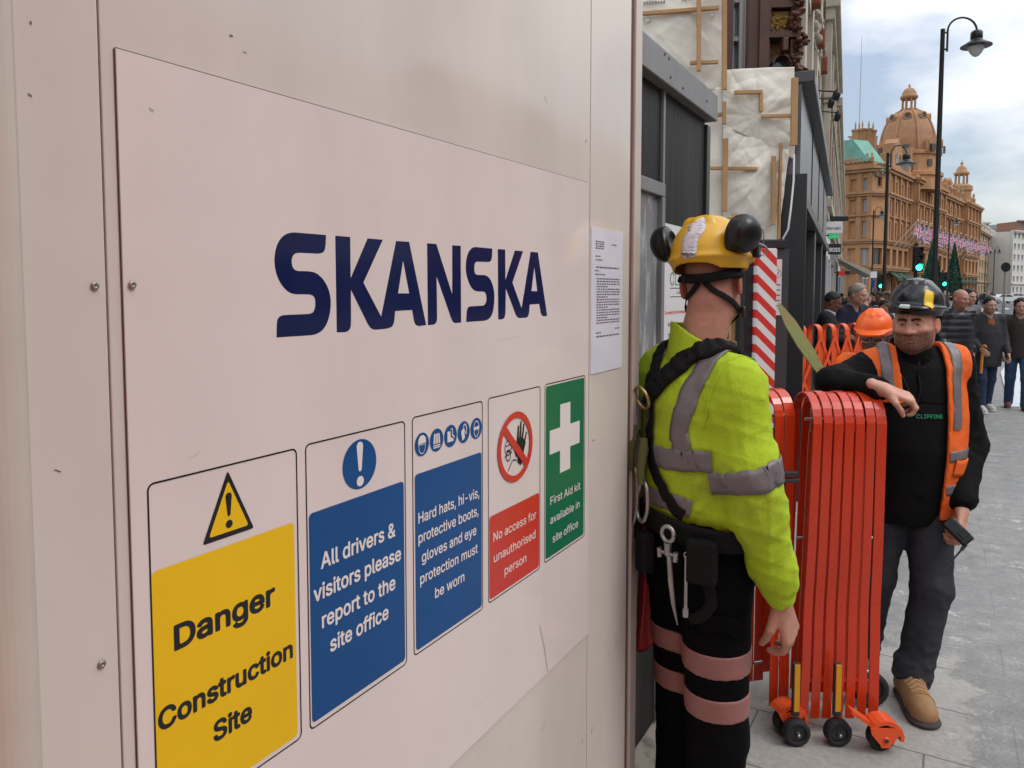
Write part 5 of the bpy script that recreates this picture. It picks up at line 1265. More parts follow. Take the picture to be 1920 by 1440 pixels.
# dark red cloth hung behind the worker's hip
mb = MB(); nx, nz_ = 16, 40; vs = []
for j in range(nz_):
    for i in range(nx):
        f = j / (nz_ - 1); wd_ = .13 * (1 + .25 * f); vs.append((.06 + .02 * math.sin(i * 1.2 + f * 3) + .03 * (1 - abs(i / 7.5 - 1)), -wd_ / 2 + wd_ * i / (nx - 1), 1.22 - .62 * f - .03 * math.sin(i * .8)))
mb.add(vs, [(j * nx + i, j * nx + i + 1, (j + 1) * nx + i + 1, (j + 1) * nx + i) for j in range(nz_ - 1) for i in range(nx - 1)], 0, True)
o = mb.build("red_cloth", mat("dark_red_cloth", (.20, .008, .008), .8, var=.2)); o.location = (HX + .06, 2.42, -.02); tag(o, "dark red cloth hanging on the black hoarding behind the worker's hip", "cloth"); o.modifiers.new("thickness", 'SOLIDIFY').thickness = .006

# ------------------------------------------------------------------ street lamps
def street_lamp(label, px, D, top_py, base_py=None, arm_px=62, side=1, thick=.055, group="black street lamps"):
    c = at(px, 546, D); zt_l = 1.78 + (546 - top_py) / 1400 * D; u = 16.5 / 1400
    t = thing("street_lamp", label, "street lamp", (c[0], c[1], 0), math.atan2(RT[1], RT[0]), group)
    mb = MB(); mb.lathe([(thick * 2.2, 0), (thick * 2.2, .9), (thick * 1.5, 1.0), (thick * 1.2, 2.2), (thick, 2.3), (thick * .95, zt_l * .6), (thick * .8, zt_l - .02), (thick * .9, zt_l), (1e-6, zt_l + .02)], (0, 0, 0), 14); mb.build("pole", M_lampb, t)
    r = arm_px * .5 * u; x0 = 9 * u; zc_ = zt_l - 0 * u + 2 * u; pts_ = [(x0, 0, zc_ - 42 * u), (x0, 0, zc_ - 10 * u)]
    for k in range(17):
        a = math.pi * (1 - k / 16); pts_.append((x0 + r * .86 + r * .86 * math.cos(a), 0, zc_ - 5 * u + 24 * u * math.sin(a)))
    pts_.append((x0 + r * 1.72, 0, zc_ + 10 * u - 14 * u))
    mb = MB(); mb.tube(pts_, max(.022, 1.7 * u), 8); mb.tube([(0, 0, zc_ - 38 * u), (x0, 0, zc_ - 38 * u)], .02, 6); mb.tube([(0, 0, zc_ - 8 * u), (x0, 0, zc_ - 8 * u)], .02, 6); mb.build("swan_neck", M_lampb, t)
    hx = x0 + r * 1.72; zh = zc_ - 3 * u
    mb = MB(); mb.lathe([(26 * u, zh - 30 * u), (26 * u, zh - 28.5 * u), (20 * u, zh - 25 * u), (12 * u, zh - 20 * u), (9 * u, zh - 17 * u), (10 * u, zh - 16 * u), (10 * u, zh - 5 * u), (8 * u, zh - 2 * u), (3 * u, zh)], (hx, 0, 0), 22); mb.build("lamp_head", M_lampb, t)
    mb = MB(); mb.lathe([(1e-6, zh - 49 * u), (5 * u, zh - 47 * u), (10 * u, zh - 41 * u), (13.5 * u, zh - 34 * u), (14 * u, zh - 30.2 * u)], (hx, 0, 0), 18); mb.build("lamp_bowl", mat("frosted_bowl", (.62, .65, .66), .25, spec=.6), t)
    return t
street_lamp("tall black swan-neck street lamp in front of the domed store", 1751, 16.5, 66)
street_lamp("smaller black swan-neck street lamp left of the tall one", 1657, 25, 290, arm_px=50)
street_lamp("slim distant street lamp before the store's corner", 1634, 52, 396, arm_px=46)
street_lamp("distant street lamp just right of the tall lamp post", 1776, 62, 412, arm_px=46)
street_lamp("far street lamp before the tan building", 1846, 95, 470, arm_px=46)
street_lamp("far street lamp by the white office block", 1862, 90, 468, arm_px=46)

# ------------------------------------------------------------------ traffic signals
M_glow = mat("lit_green_lens", (.05, .6, .35), .3, emit=(.02, 1.0, .5), estr=5.0)
M_lens = mat("unlit_lens", (.03, .012, .012), .2)
def signal(label, px, py_top, py_bot, D, low=False):
    u = D / 1400; c = at(px, 546, D); zt_ = 1.78 + (546 - py_top) * u; zb_ = 1.78 + (546 - py_bot) * u; h = zt_ - zb_
    t = thing("traffic_signal", label, "traffic light", (c[0], c[1], 0), math.atan2(RT[1], RT[0]), "green traffic lights")
    mb = MB(); mb.tube([(0, .08, 0), (0, .08, zt_ + .1)], .055, 10); mb.build("pole", M_lampb, t)
    mb = MB(); mb.bx(-h * .17, h * .17, -.12, .06, zb_, zt_, bev=.03); mb.build("housing", M_lampb, t)
    for k in range(3):
        z = zt_ - h * (.18 + .32 * k); r = h * .125; rot = Matrix.Rotation(R(90), 3, 'X')
        mb = MB(); mb.lathe([(r, .121), (r * .8, .135), (1e-6, .145)], (0, 0, z), 18, 0, rot); mb.build("lens", M_glow if k == 2 else M_lens, t)
        mb = MB()
        for q in range(12):
            a0, a1 = R(-10 + 200 * q / 12), R(-10 + 200 * (q + 1) / 12); rr = r * 1.08
            mb.quad((rr * math.cos(a0), -.121, z + rr * math.sin(a0)), (rr * math.cos(a1), -.121, z + rr * math.sin(a1)), (rr * math.cos(a1), -.121 - r * 1.3 * max(.15, math.sin(a1)), z + rr * math.sin(a1)), (rr * math.cos(a0), -.121 - r * 1.3 * max(.15, math.sin(a0)), z + rr * math.sin(a0)))
        mb.build("visor", M_lampb, t)
signal("large green traffic light above the black helmet", 1718, 462, 510, 24)
signal("small green traffic light left of the black helmet", 1649, 514, 541, 40)
signal("small green traffic light right of the black helmet", 1768, 510, 537, 42)
# round sign seen from behind on a post
D = 42; u = D / 1400; c = at(1884, 546, D); t = thing("road_sign", "round road sign seen dark from behind on a grey post", "road sign", (c[0], c[1], 0), math.atan2(RT[1], RT[0]))
mb = MB(); mb.tube([(0, 0.06, 0), (0, 0.06, 1.78 + 54 * u)], .05, 8); mb.tube([(0, .06, 0), (0, .06, 1.0)], .085, 10); mb.build("post", M_rail, t)
mb = MB(); mb.lathe([(9 * u, -.01), (9 * u, .015)], (0, 0, 1.78 + 45 * u), 28, 0, Matrix.Rotation(R(90), 3, 'X')); mb.build("sign_disc", M_lampb, t)
# small signs on posts in the distance
for px, py, wd, hh, D, m, lb in ((1622, 515, 9, 15, 45, M_signw, "small white road sign board with red roundel beside the crowd"), (1637, 515, 12, 12, 48, M_signw, "small blank white road sign board beside the roundel board"), (1636, 532, 6, 14, 40, mat("sign_blue", (.02, .05, .3), .4), "narrow blue sign post above the crowd")):
    u = D / 1400; c = at(px, 546, D); t = thing("road_sign", lb, "road sign", (c[0], c[1], 0), math.atan2(RT[1], RT[0])); z = 1.78 + (546 - py) * u
    mb = MB(); mb.tube([(0, .05, 0), (0, .05, z)], .035, 6); mb.build("post", M_rail, t); mb = MB(); mb.bx(-wd * u / 2, wd * u / 2, -.01, .015, z - hh * u / 2, z + hh * u / 2); o = mb.build("sign_board", m, t)
    if px == 1622:
        mb = MB(); mb.lathe([(2.6 * u, .011), (2.6 * u, .02)], (0, 0, z + 3 * u), 16, 0, Matrix.Rotation(R(90), 3, 'X')); mb.build("roundel", M_red, t)

# ------------------------------------------------------------------ white car across the junction
D = 118; c = at(1882, 546, D); car = thing("parked_car", "white saloon car crossing the junction behind the round sign", "car", (c[0], c[1], -.13), math.atan2(RT[1], RT[0]) + R(2))
M_carw = mat("car_white", (.68, .69, .70), .25, coat=.6)
prof = [(-2.2, .35), (-2.22, .75), (-2.05, .95), (-1.35, 1.02), (-.85, 1.42), (.55, 1.45), (1.15, 1.02), (2.0, .9), (2.2, .7), (2.2, .35)]
mb = MB(); mb.prism(prof, (0, -.85, 0), (1, 0, 0), (0, 0, 1), (0, 1.7, 0)); o = mb.build("body", M_carw, car); md = o.modifiers.new("soft_edges", 'BEVEL'); md.width = .06; md.segments = 2
mb = MB()
for pl in ([(-1.2, 1.03), (-.8, 1.36), (-.2, 1.38), (-.2, 1.03)], [(-.12, 1.03), (-.12, 1.38), (.5, 1.38), (.95, 1.03)]): mb.prism(pl, (0, -.86, 0), (1, 0, 0), (0, 0, 1), (0, 1.72, 0))
mb.build("side_window", M_glass, car)
for x in (-1.35, 1.38):
    for y in (-.8, .8): mb = MB(); mb.lathe([(.14, -.1), (.28, -.1), (.32, -.07), (.32, .07), (.28, .1), (.14, .1)], (x, y, .32), 18, 0, Matrix.Rotation(R(90), 3, 'X')); mb.build("wheel", M_tyre, car); mb = MB(); mb.lathe([(.2, -.105), (.2, .105)], (x, y, .32), 12, 0, Matrix.Rotation(R(90), 3, 'X')); mb.build("wheel_trim", M_steel, car)
for x in (-2.2, 2.18):
    for y in (-.6, .6): mb = MB(); mb.ell((x, y, .72), (.06, .16, .08), 6); mb.build("headlight", M_signw if x > 0 else M_red, car)
M_carg = mat("car_grey", (.16, .17, .18), .25, coat=.6)
for px, D, rz2, lb, m in ((1838, 165, 20, "grey car waiting beyond the walkers at the far junction", M_carg), (1907, 150, -8, "second pale car near the right edge, behind the first", None)):
    c2 = copy_tree(car); c = at(px, 546, D); c2.location = (c[0], c[1], -.13); c2.rotation_euler = (0, 0, math.atan2(RT[1], RT[0]) + R(rz2)); tag(c2, lb, "car")
    if m:
        for ch in c2.children:
            if ch.name.startswith("body"): ch.data = ch.data.copy(); ch.data.materials[0] = m
# thin pale patch lying by the walkers
mb = MB(); a = [on_z(1876, 700), on_z(1895, 672), on_z(1916, 690), on_z(1925, 765), on_z(1893, 765)]
mb.prism([(p[0], p[1]) for p in a], (0, 0, .004), (1, 0, 0), (0, 1, 0), (0, 0, .02)); tag(mb.build("pale_ground_patch", mat("pale_patch", (.62, .66, .72), .3)), "pale bluish plastic ramp sheet lying beside the walkers", "sheet")
# ================================================================== people: signed-distance sculpting on a grid
def _V(p): return np.array(p, np.float32)
def rotm(yaw=0, pitch=0, roll=0):             # columns: right, forward, up
    return np.array(Matrix.Rotation(yaw, 3, 'Z') @ Matrix.Rotation(pitch, 3, 'X') @ Matrix.Rotation(roll, 3, 'Y'), np.float32)
def p_cone(a, b, ra, rb, flat=None, cut=None):   # tapered limb; flat=(axis, factor) squeezes it along an axis; cut: flat far end
    a, b = _V(a), _V(b); ba = b - a; L2 = float(ba @ ba) + 1e-9; m = max(ra, rb)
    def f(X, Y, Z):
        x, y, z = X - a[0], Y - a[1], Z - a[2]
        h = np.clip((x * ba[0] + y * ba[1] + z * ba[2]) / L2, 0, 1)
        dx, dy, dz = x - h * ba[0], y - h * ba[1], z - h * ba[2]
        r = ra + (rb - ra) * h
        if flat:
            n = _V(flat[0]); n = n / np.linalg.norm(n); q = (dx * n[0] + dy * n[1] + dz * n[2]) * (flat[1] - 1)
            dx, dy, dz = dx + q * n[0], dy + q * n[1], dz + q * n[2]
        d = np.sqrt(dx * dx + dy * dy + dz * dz) - r
        if cut:
            L = L2 ** .5; d = np.maximum(d, (x * ba[0] + y * ba[1] + z * ba[2]) / L - L)
        return d
    return f, np.minimum(a, b) - m, np.maximum(a, b) + m
def p_ell(c, r, Rm=None):
    c, r = _V(c), _V(r)
    def f(X, Y, Z):
        x, y, z = X - c[0], Y - c[1], Z - c[2]
        if Rm is not None: x, y, z = (x * Rm[0, i] + y * Rm[1, i] + z * Rm[2, i] for i in range(3))
        k0 = np.sqrt((x / r[0]) ** 2 + (y / r[1]) ** 2 + (z / r[2]) ** 2) + 1e-6
        k1 = np.sqrt((x / r[0] ** 2) ** 2 + (y / r[1] ** 2) ** 2 + (z / r[2] ** 2) ** 2) + 1e-6
        return k0 * (k0 - 1) / k1
    m = r.max(); return f, c - m, c + m
def p_loft(sec):                                # stacked ellipses (z, cx, cy, rx, ry), closed at both ends
    S = np.array(sec, np.float32); S = S[np.argsort(S[:, 0])]
    def f(X, Y, Z):
        z = Z.ravel(); g = lambda k: np.interp(z, S[:, 0], S[:, k]).astype(np.float32)[None, None, :]
        cx, cy, rx, ry = g(1), g(2), g(3), g(4)
        q = np.sqrt(((X - cx) / rx) ** 2 + ((Y - cy) / ry) ** 2)
        d = (q - 1) * np.minimum(rx, ry)
        dz = np.maximum(S[0, 0] - Z, Z - S[-1, 0])
        return np.maximum(d, dz)
    m = max(S[:, 3].max(), S[:, 4].max())
    return f, _V((S[:, 1].min() - m, S[:, 2].min() - m, S[0, 0])), _V((S[:, 1].max() + m, S[:, 2].max() + m, S[-1, 0]))
def axis_grid(lo, hi, res, fine=()):            # fine: (a, b, res) spans with their own step
    v = [lo]
    while v[-1] < hi:
        r = res
        for a, b, q in fine:
            if a - 1e-9 <= v[-1] < b: r = q
        v.append(v[-1] + r)
    return np.array(v, np.float32)
class Vol:
    def __init__(s, xs, ys, zs): s.xs, s.ys, s.zs = xs, ys, zs; s.D = np.full((len(xs), len(ys), len(zs)), .3, np.float32)
    def like(s): return Vol(s.xs, s.ys, s.zs)
    def copy(s): v = Vol.__new__(Vol); v.xs, v.ys, v.zs, v.D = s.xs, s.ys, s.zs, s.D.copy(); return v
    def _b(s, lo, hi, m):
        sl = []
        for ax, a, b in ((s.xs, lo[0], hi[0]), (s.ys, lo[1], hi[1]), (s.zs, lo[2], hi[2])):
            i, j = np.searchsorted(ax, a - m), np.searchsorted(ax, b + m); sl.append(slice(max(i - 1, 0), j + 1))
        sl = tuple(sl); return sl, s.xs[sl[0]][:, None, None], s.ys[sl[1]][None, :, None], s.zs[sl[2]][None, None, :]
    def add(s, prim, k=.02):
        f, lo, hi = prim; sl, X, Y, Z = s._b(lo, hi, max(k, .03) + .03)
        if min(len(X), Y.shape[1], Z.shape[2]) == 0: return s
        d = f(X, Y, Z); a = s.D[sl]
        if k > 0: h = np.maximum(k - np.abs(a - d), 0); s.D[sl] = np.minimum(a, d) - h * h / (4 * k)
        else: s.D[sl] = np.minimum(a, d)
        return s
    def sub(s, prim, k=.01):
        f, lo, hi = prim; sl, X, Y, Z = s._b(lo, hi, k + .02); d = -f(X, Y, Z); a = s.D[sl]
        if a.size == 0: return s
        h = np.maximum(k - np.abs(a - d), 0); s.D[sl] = np.maximum(a, d) + h * h / (4 * max(k, 1e-4)); return s
    def grid(s): return s.xs[:, None, None], s.ys[None, :, None], s.zs[None, None, :]
    def clip(s, fn): X, Y, Z = s.grid(); s.D = np.maximum(s.D, fn(X, Y, Z)).astype(np.float32); return s
    def folds(s, A, wl, seed, n=7, zdir=.5, wfn=None):
        rn = np.random.RandomState(seed); X, Y, Z = s.grid(); acc = 0
        for _ in range(n):
            d = rn.normal(size=3); d[2] *= zdir; d /= np.linalg.norm(d); k = 6.283 / (wl * rn.uniform(.6, 1.6)); d2 = rn.normal(size=3); k2 = k * .45
            ph = X * (d[0] * k) + Y * (d[1] * k) + Z * (d[2] * k) + rn.uniform(0, 6.3)
            ph = ph + 1.3 * np.sin(X * (d2[0] * k2) + Y * (d2[1] * k2) + Z * (d2[2] * k2))
            acc = acc + (1 - np.abs(np.sin(ph * .5))) ** 2
        acc = acc / n - .22
        if wfn is not None: acc = acc * wfn(X, Y, Z)
        s.D = (s.D - A * 2.5 * acc).astype(np.float32); return s
    def sample(s, P):
        P = np.asarray(P, np.float32); idx, t = [], []
        for k, ax in enumerate((s.xs, s.ys, s.zs)):
            i = np.clip(np.searchsorted(ax, P[:, k]) - 1, 0, len(ax) - 2); idx.append(i); t.append(np.clip((P[:, k] - ax[i]) / (ax[i + 1] - ax[i]), 0, 1))
        r = 0
        for a in (0, 1):
            for b in (0, 1):
                for c in (0, 1):
                    w_ = (t[0] if a else 1 - t[0]) * (t[1] if b else 1 - t[1]) * (t[2] if c else 1 - t[2]); r = r + w_ * s.D[idx[0] + a, idx[1] + b, idx[2] + c]
        return r
    def normal(s, P, e=.006):
        P = np.asarray(P, np.float32); g = np.stack([s.sample(P + _V(d) * e) - s.sample(P - _V(d) * e) for d in ((1, 0, 0), (0, 1, 0), (0, 0, 1))], 1)
        return g / (np.linalg.norm(g, axis=1, keepdims=True) + 1e-6)
    def project(s, P, off=0.0, it=9):
        P = np.array(P, np.float32)
        for _ in range(it): d = s.sample(P) - off; P = P - np.clip(d, -.03, .03)[:, None] * s.normal(P) * .9
        return P
    def mesh(s, name, mats, parent=None, color=None, smooth=True, mi=None):
        D = s.D; S = D < 0
        c = np.zeros(np.array(D.shape) - 1, np.int8); n0, n1, n2 = c.shape
        for a in (0, 1):
            for b in (0, 1):
                for d in (0, 1): c += S[a:n0 + a, b:n1 + b, d:n2 + d]
        act = (c > 0) & (c < 8); I = np.argwhere(act); acc = np.zeros((len(I), 3), np.float32); cnt = np.zeros(len(I), np.float32)
        cor = [(a, b, d) for a in (0, 1) for b in (0, 1) for d in (0, 1)]
        for p in cor:
            for ax in range(3):
                if p[ax]: continue
                q = list(p); q[ax] = 1; ia, ib = I + p, I + q
                da, db = D[ia[:, 0], ia[:, 1], ia[:, 2]], D[ib[:, 0], ib[:, 1], ib[:, 2]]; m = (da < 0) != (db < 0)
                t = np.where(m, da / np.where(m, da - db, 1), 0); v = np.array(p, np.float32)[None] + t[:, None] * np.eye(3, dtype=np.float32)[ax][None]
                acc += m[:, None] * v; cnt += m
        pos = I + acc / np.maximum(cnt, 1)[:, None]
        P = np.stack([np.interp(pos[:, k], np.arange(len(ax)), ax) for k, ax in enumerate((s.xs, s.ys, s.zs))], 1).astype(np.float32)
        vid = np.full(c.shape, -1, np.int32); vid[act] = np.arange(len(I)); F = []
        for ax in range(3):
            A_ = np.take(S, range(D.shape[ax] - 1), ax); B_ = np.take(S, range(1, D.shape[ax]), ax); e = np.argwhere(A_ != B_); u, v = (ax + 1) % 3, (ax + 2) % 3
            ok = (e[:, u] >= 1) & (e[:, v] >= 1) & (e[:, u] < c.shape[u]) & (e[:, v] < c.shape[v]); e = e[ok]; q = []
            for du, dv in ((-1, -1), (0, -1), (0, 0), (-1, 0)): g = e.copy(); g[:, u] += du; g[:, v] += dv; q.append(vid[g[:, 0], g[:, 1], g[:, 2]])
            q = np.stack(q, 1); inn = S[e[:, 0], e[:, 1], e[:, 2]]; q[~inn] = q[~inn][:, ::-1]; F.append(q)
        F = np.concatenate(F) if F else np.zeros((0, 4), int); F = F[(F >= 0).all(1)]
        return raw_mesh(name, P, F, mats, parent, color, smooth, mi)
def raw_mesh(name, P, F, mats, parent=None, color=None, smooth=True, mi=None):
    me = bpy.data.meshes.new(name); n, m, w_ = len(P), len(F), F.shape[1]
    me.vertices.add(n); me.vertices.foreach_set('co', np.ascontiguousarray(P, np.float32).ravel())
    me.loops.add(m * w_); me.loops.foreach_set('vertex_index', np.ascontiguousarray(F, np.int32).ravel())
    me.polygons.add(m); me.polygons.foreach_set('loop_start', np.arange(0, m * w_, w_, dtype=np.int32))
    for mt in (mats if isinstance(mats, (list, tuple)) else [mats]): me.materials.append(mt)
    if smooth: me.polygons.foreach_set('use_smooth', np.ones(m, bool))
    if mi is not None: me.polygons.foreach_set('material_index', mi(P[F].mean(1)).astype(np.int32))
    me.update(calc_edges=True)
    if color is not None:
        at_ = me.color_attributes.new("Col", 'FLOAT_COLOR', 'POINT'); at_.data.foreach_set('color', np.concatenate([color(P), np.ones((n, 1))], 1).astype(np.float32).ravel())
    return link_mesh(name, me, parent)
def catmull(pts, n=8, closed=False):
    P = [np.array(p, float) for p in pts]; N_ = len(P); out = []
    for i in range(N_ if closed else N_ - 1):
        g = lambda k: P[k % N_] if closed else P[min(max(k, 0), N_ - 1)]
        p0, p1, p2, p3 = g(i - 1), g(i), g(i + 1), g(i + 2)
        for k in range(n): t = k / n; out.append(.5 * (2 * p1 + (p2 - p0) * t + (2 * p0 - 5 * p1 + 4 * p2 - p3) * t * t + (3 * p1 - p0 - 3 * p2 + p3) * t ** 3))
    if not closed: out.append(P[-1])
    return np.array(out)
def ribbon(name, vol, pts, width, m, parent, off=.003, thick=.003, closed=False, cols=5, n=8, proj=True, rib=0):
    C = catmull(pts, n, closed)
    if proj: C = vol.project(C, off)
    nn = vol.normal(C); T = np.roll(C, -1, 0) - np.roll(C, 1, 0)
    if not closed: T[0] = C[1] - C[0]; T[-1] = C[-1] - C[-2]
    T /= np.linalg.norm(T, axis=1, keepdims=True) + 1e-9; Sd = np.cross(T, nn); Sd /= np.linalg.norm(Sd, axis=1, keepdims=True) + 1e-9
    rows = []
    for k in range(cols):
        q = C + Sd * width * (k / (cols - 1) - .5); rows.append(vol.project(q, off, 5) if proj else q)
    I_ = np.stack(rows, 1); NN = vol.normal(I_.reshape(-1, 3)).reshape(I_.shape); tk = thick * (1 + .12 * np.sign(np.sin(np.arange(len(C)) * rib)))[:, None, None] if rib else thick; O_ = I_ + NN * tk; L = len(C); V = np.concatenate([I_.reshape(-1, 3), O_.reshape(-1, 3)]); K = L * cols; F = []
    g = lambda i, k, o: o * K + (i % L) * cols + k
    for i in range(L if closed else L - 1):
        for k in range(cols - 1): F.append((g(i, k, 1), g(i, k + 1, 1), g(i + 1, k + 1, 1), g(i + 1, k, 1)))
        for k, s_ in ((0, 1), (cols - 1, -1)): q = (g(i, k, 0), g(i, k, 1), g(i + 1, k, 1), g(i + 1, k, 0)); F.append(q if s_ > 0 else q[::-1])
    o = raw_mesh(name, V, np.array(F), m, parent)
    bm = bmesh.new(); bm.from_mesh(o.data); bmesh.ops.recalc_face_normals(bm, faces=bm.faces); bm.to_mesh(o.data); bm.free()
    return o
def text_wrap(name, vol, body, ctr, ex, wd, cap, m, parent, off=.0035, bold=.012):
    V, F = glyph_mesh(body, bold, .022); x0, x1 = V[:, 0].min(), V[:, 0].max(); ex = _V(ex)
    P = np.array([_V(ctr) + ex * ((p[0] - (x0 + x1) / 2) / (x1 - x0) * wd) + _V((0, 0, 1)) * ((p[1] - CAPH / 2) / CAPH * cap) for p in V], np.float32)
    P = vol.project(P, off); me = bpy.data.meshes.new(name); me.from_pydata([tuple(map(float, p)) for p in P], [], F); me.materials.append(m); return link_mesh(name, me, parent)

# ------------------------------------------------------------------ anatomy
def hand(v, W, d, n, side, curl=.5, s=1.0, spread=.1, thumb=.6, kf=.006):
    """hand from wrist W along d; n is the back-of-hand direction; side +1 right, -1 left (which way the thumb leaves)"""
    W, d, n = (np.array(q, float) for q in (W, d, n)); d /= np.linalg.norm(d); n -= d * (n @ d); n /= np.linalg.norm(n); t = np.cross(n, d) * -side   # towards the thumb
    P = lambda a, b, c: W + (d * a + t * b + n * c) * s
    v.add(p_cone(P(-.05, 0, 0), P(.01, 0, 0), .026 * s, .025 * s, (n, 1.25)), .015)
    for b, L in ((.028, .088), (.010, .092), (-.010, .088), (-.028, .080)):
        v.add(p_cone(P(.0, b * .55, 0), P(L, b, .0), .0165 * s, .0125 * s, (n, 1.15)), .010)
    for k, (b, L, r) in enumerate(((.029, .076, .0092), (.010, .084, .0096), (-.010, .078, .0092), (-.028, .062, .0082))):
        base = P((.088, .092, .088, .080)[k], b, .002); dirf = d + t * spread * (1.5 - k) * .5; dirf /= np.linalg.norm(dirf); cu = (curl if np.isscalar(curl) else curl[k])
        a, p = 0.0, base
        for seg, (fl, rr) in enumerate(((.45, 1.0), (.31, .92), (.24, .82))):
            a += cu * (.75, .95, .7)[seg]; q = p + (dirf * math.cos(a) - n * math.sin(a)) * L * fl * s
            v.add(p_cone(p, q, r * s * rr, r * s * rr * .94), kf * .7 if seg else kf); p = q
    p0 = P(.012, .022, -.008); td = d * .72 + t * .62 - n * .28; td /= np.linalg.norm(td); p1 = p0 + td * .044 * s
    td2 = d * .9 + t * (.35 - .5 * thumb) - n * (.25 + .5 * thumb); td2 /= np.linalg.norm(td2); p2 = p1 + td2 * .033 * s; p3 = p2 + (td2 * .9 - n * .25 * thumb) * .026 * s
    v.add(p_cone(p0, p1, .0165 * s, .0120 * s), .012); v.add(p_cone(p1, p2, .0115 * s, .0105 * s), .004); v.add(p_cone(p2, p3, .0105 * s, .0088 * s), .004)
def head(v, c, Rm, s=1.0, face=True, k=.012, jaw=1.0, nose=1.0):
    H = lambda x, y, z: _V(c) + Rm @ (_V((x, y, z)) * s)
    E = lambda p, r, kk=k: v.add(p_ell(H(*p), _V(r) * s, Rm), kk)
    E((0, -.012, .028), (.076, .098, .088), .0); E((0, .022, .0), (.066, .075, .095), .03)
    E((0, .040, -.062), (.052 * jaw, .050, .052), .04); E((0, .066, -.094), (.026 * jaw, .024, .020), .03)
    for sx in (-1, 1): E((sx * .046 * jaw, .012, -.062), (.020, .040, .034), .03)
    for sx in (-1, 1):
        er = Rm @ rotm(sx * R(24), 0, 0); v.add(p_ell(H(sx * .0855, -.012, -.010), _V((.0085, .020, .033)) * s, er), .007)
        if face: v.sub(p_ell(H(sx * .0935, -.006, -.008), _V((.005, .011, .020)) * s, er), .006)
    if face:
        for sx in (-1, 1):
            E((sx * .040, .070, -.026), (.022, .018, .018), .02)                 # cheek
            E((sx * .028, .088, .024), (.026, .012, .009), .014)                 # brow
            v.sub(p_ell(H(sx * .031, .098, .003), _V((.020, .018, .013)) * s, Rm), .012)
            E((sx * .031, .077, .002), (.0145, .0125, .0125), .003)              # lids over the eyeball
        E((0, .090, .010), (.010, .014, .022), .014)
        v.add(p_cone(H(0, .092, .006), H(0, .112 + .004 * nose, -.030), .0075 * s, .0125 * s * nose), .010)
        for sx in (-1, 1): E((sx * .013 * nose, .100, -.034), (.009, .010, .008), .006)
        E((0, .088, -.060), (.026, .013, .008), .008); E((0, .088, -.071), (.023, .013, .008), .006)
        v.sub(p_ell(H(0, .1015, -.0655), _V((.021, .006, .0022)) * s, Rm), .004)
    return H
def eyes(parent, H, Rm, s=1.0, iris=(.05, .03, .02), look=(0, 0), slit=.45):
    for sx in (-1, 1):
        mb = MB(); c = H(sx * .031, .0785, .002); rot = Matrix(Rm.tolist()); mb.ell(tuple(c), (.0118 * s, .0122 * s, .0118 * s * slit), 8, 0, rot)
        f = H(sx * .031 + look[0], .0903, .002 + look[1]); mb.ell(tuple(f), (.0052 * s, .002 * s, .0052 * s * min(1, slit * 1.3)), 6, 1, rot); mb.build("eye", [MATS["eye_white"], mat("iris_%d" % int(iris[0] * 999), iris, .15)], parent)
mat("eye_white", (.28, .25, .23), .3)
def skin_mat(name): return mat(name, (.5, .3, .22), .48, attr="Col", spec=.4, bump=.2, bscale=140, var=.13, vscale=26)
M_skin = skin_mat("skin"); M_leather = mat("tan_boot_leather", (.30, .17, .075), .7, var=.25, vscale=14, bump=.25, bscale=40)
M_sole = mat("boot_sole", (.05, .04, .035), .8)
def skin_color(H, c, Rm, s, base, lip=(.9, .62, .6), ruddy=(1.08, .84, .80), beard=None, stub=None):
    base = np.array(base, np.float32); inv = Rm.T
    def f(P):
        q = ((P - _V(c)) @ Rm) / s; col = np.tile(base, (len(P), 1)); n = len(P)
        def blend(w_, k):
            nonlocal col; w_ = np.clip(w_, 0, 1)[:, None]; col = col * (1 - w_ + np.array(k, np.float32) * w_)
        hd = (q[:, 2] > -.13) & (np.abs(q[:, 0]) < .12)
        g = lambda p, r: np.exp(-(((q - _V(p)) / _V(r)) ** 2).sum(1)) * hd
        for sx in (-1, 1): blend(g((sx * .045, .055, -.03), (.03, .05, .05)) * .35, ruddy); blend(g((sx * .042, .08, -.03), (.022, .03, .02)) * .8, ruddy); blend(g((sx * .088, -.01, -.01), (.016, .03, .04)) * 1.0, (1.12, .78, .74)); blend(g((sx * .031, .09, -.006), (.016, .02, .009)) * .5, (.75, .66, .66)); blend(g((sx * .030, .098, .026), (.018, .02, .005)) * .9, (.35, .30, .28))
        blend(g((0, .115, -.03), (.014, .03, .016)) * .8, ruddy); blend(g((0, .1, -.066), (.022, .02, .010)) * .9, lip); blend(g((0, .1, -.0655), (.023, .03, .0032)) * 1.2, (.35, .22, .20))
        if stub is not None:                                         # cropped hair on the back and sides of the skull
            w_ = np.clip((q[:, 2] + .045 - .30 * np.maximum(q[:, 1] + .03, 0)) / .03, 0, 1) * np.clip((.035 - q[:, 1]) / .03, 0, 1) * (q[:, 2] > -.09) * hd * (np.abs(q[:, 0]) < .079); blend(w_ * stub[0], stub[1])
        if beard is not None:
            w_ = np.clip((-.034 - q[:, 2] + .014 * np.abs(q[:, 0]) / .07) / .014, 0, 1) * np.clip((q[:, 1] + .01) / .03, 0, 1) * (q[:, 2] > -.135) * hd
            w_ *= 1 - g((0, .1, -.066), (.018, .02, .008)); rs = np.random.RandomState(3); blend(np.clip(w_ * (beard[0] + .14 * rs.randn(n)), 0, 1), beard[1])
        return col
    return f
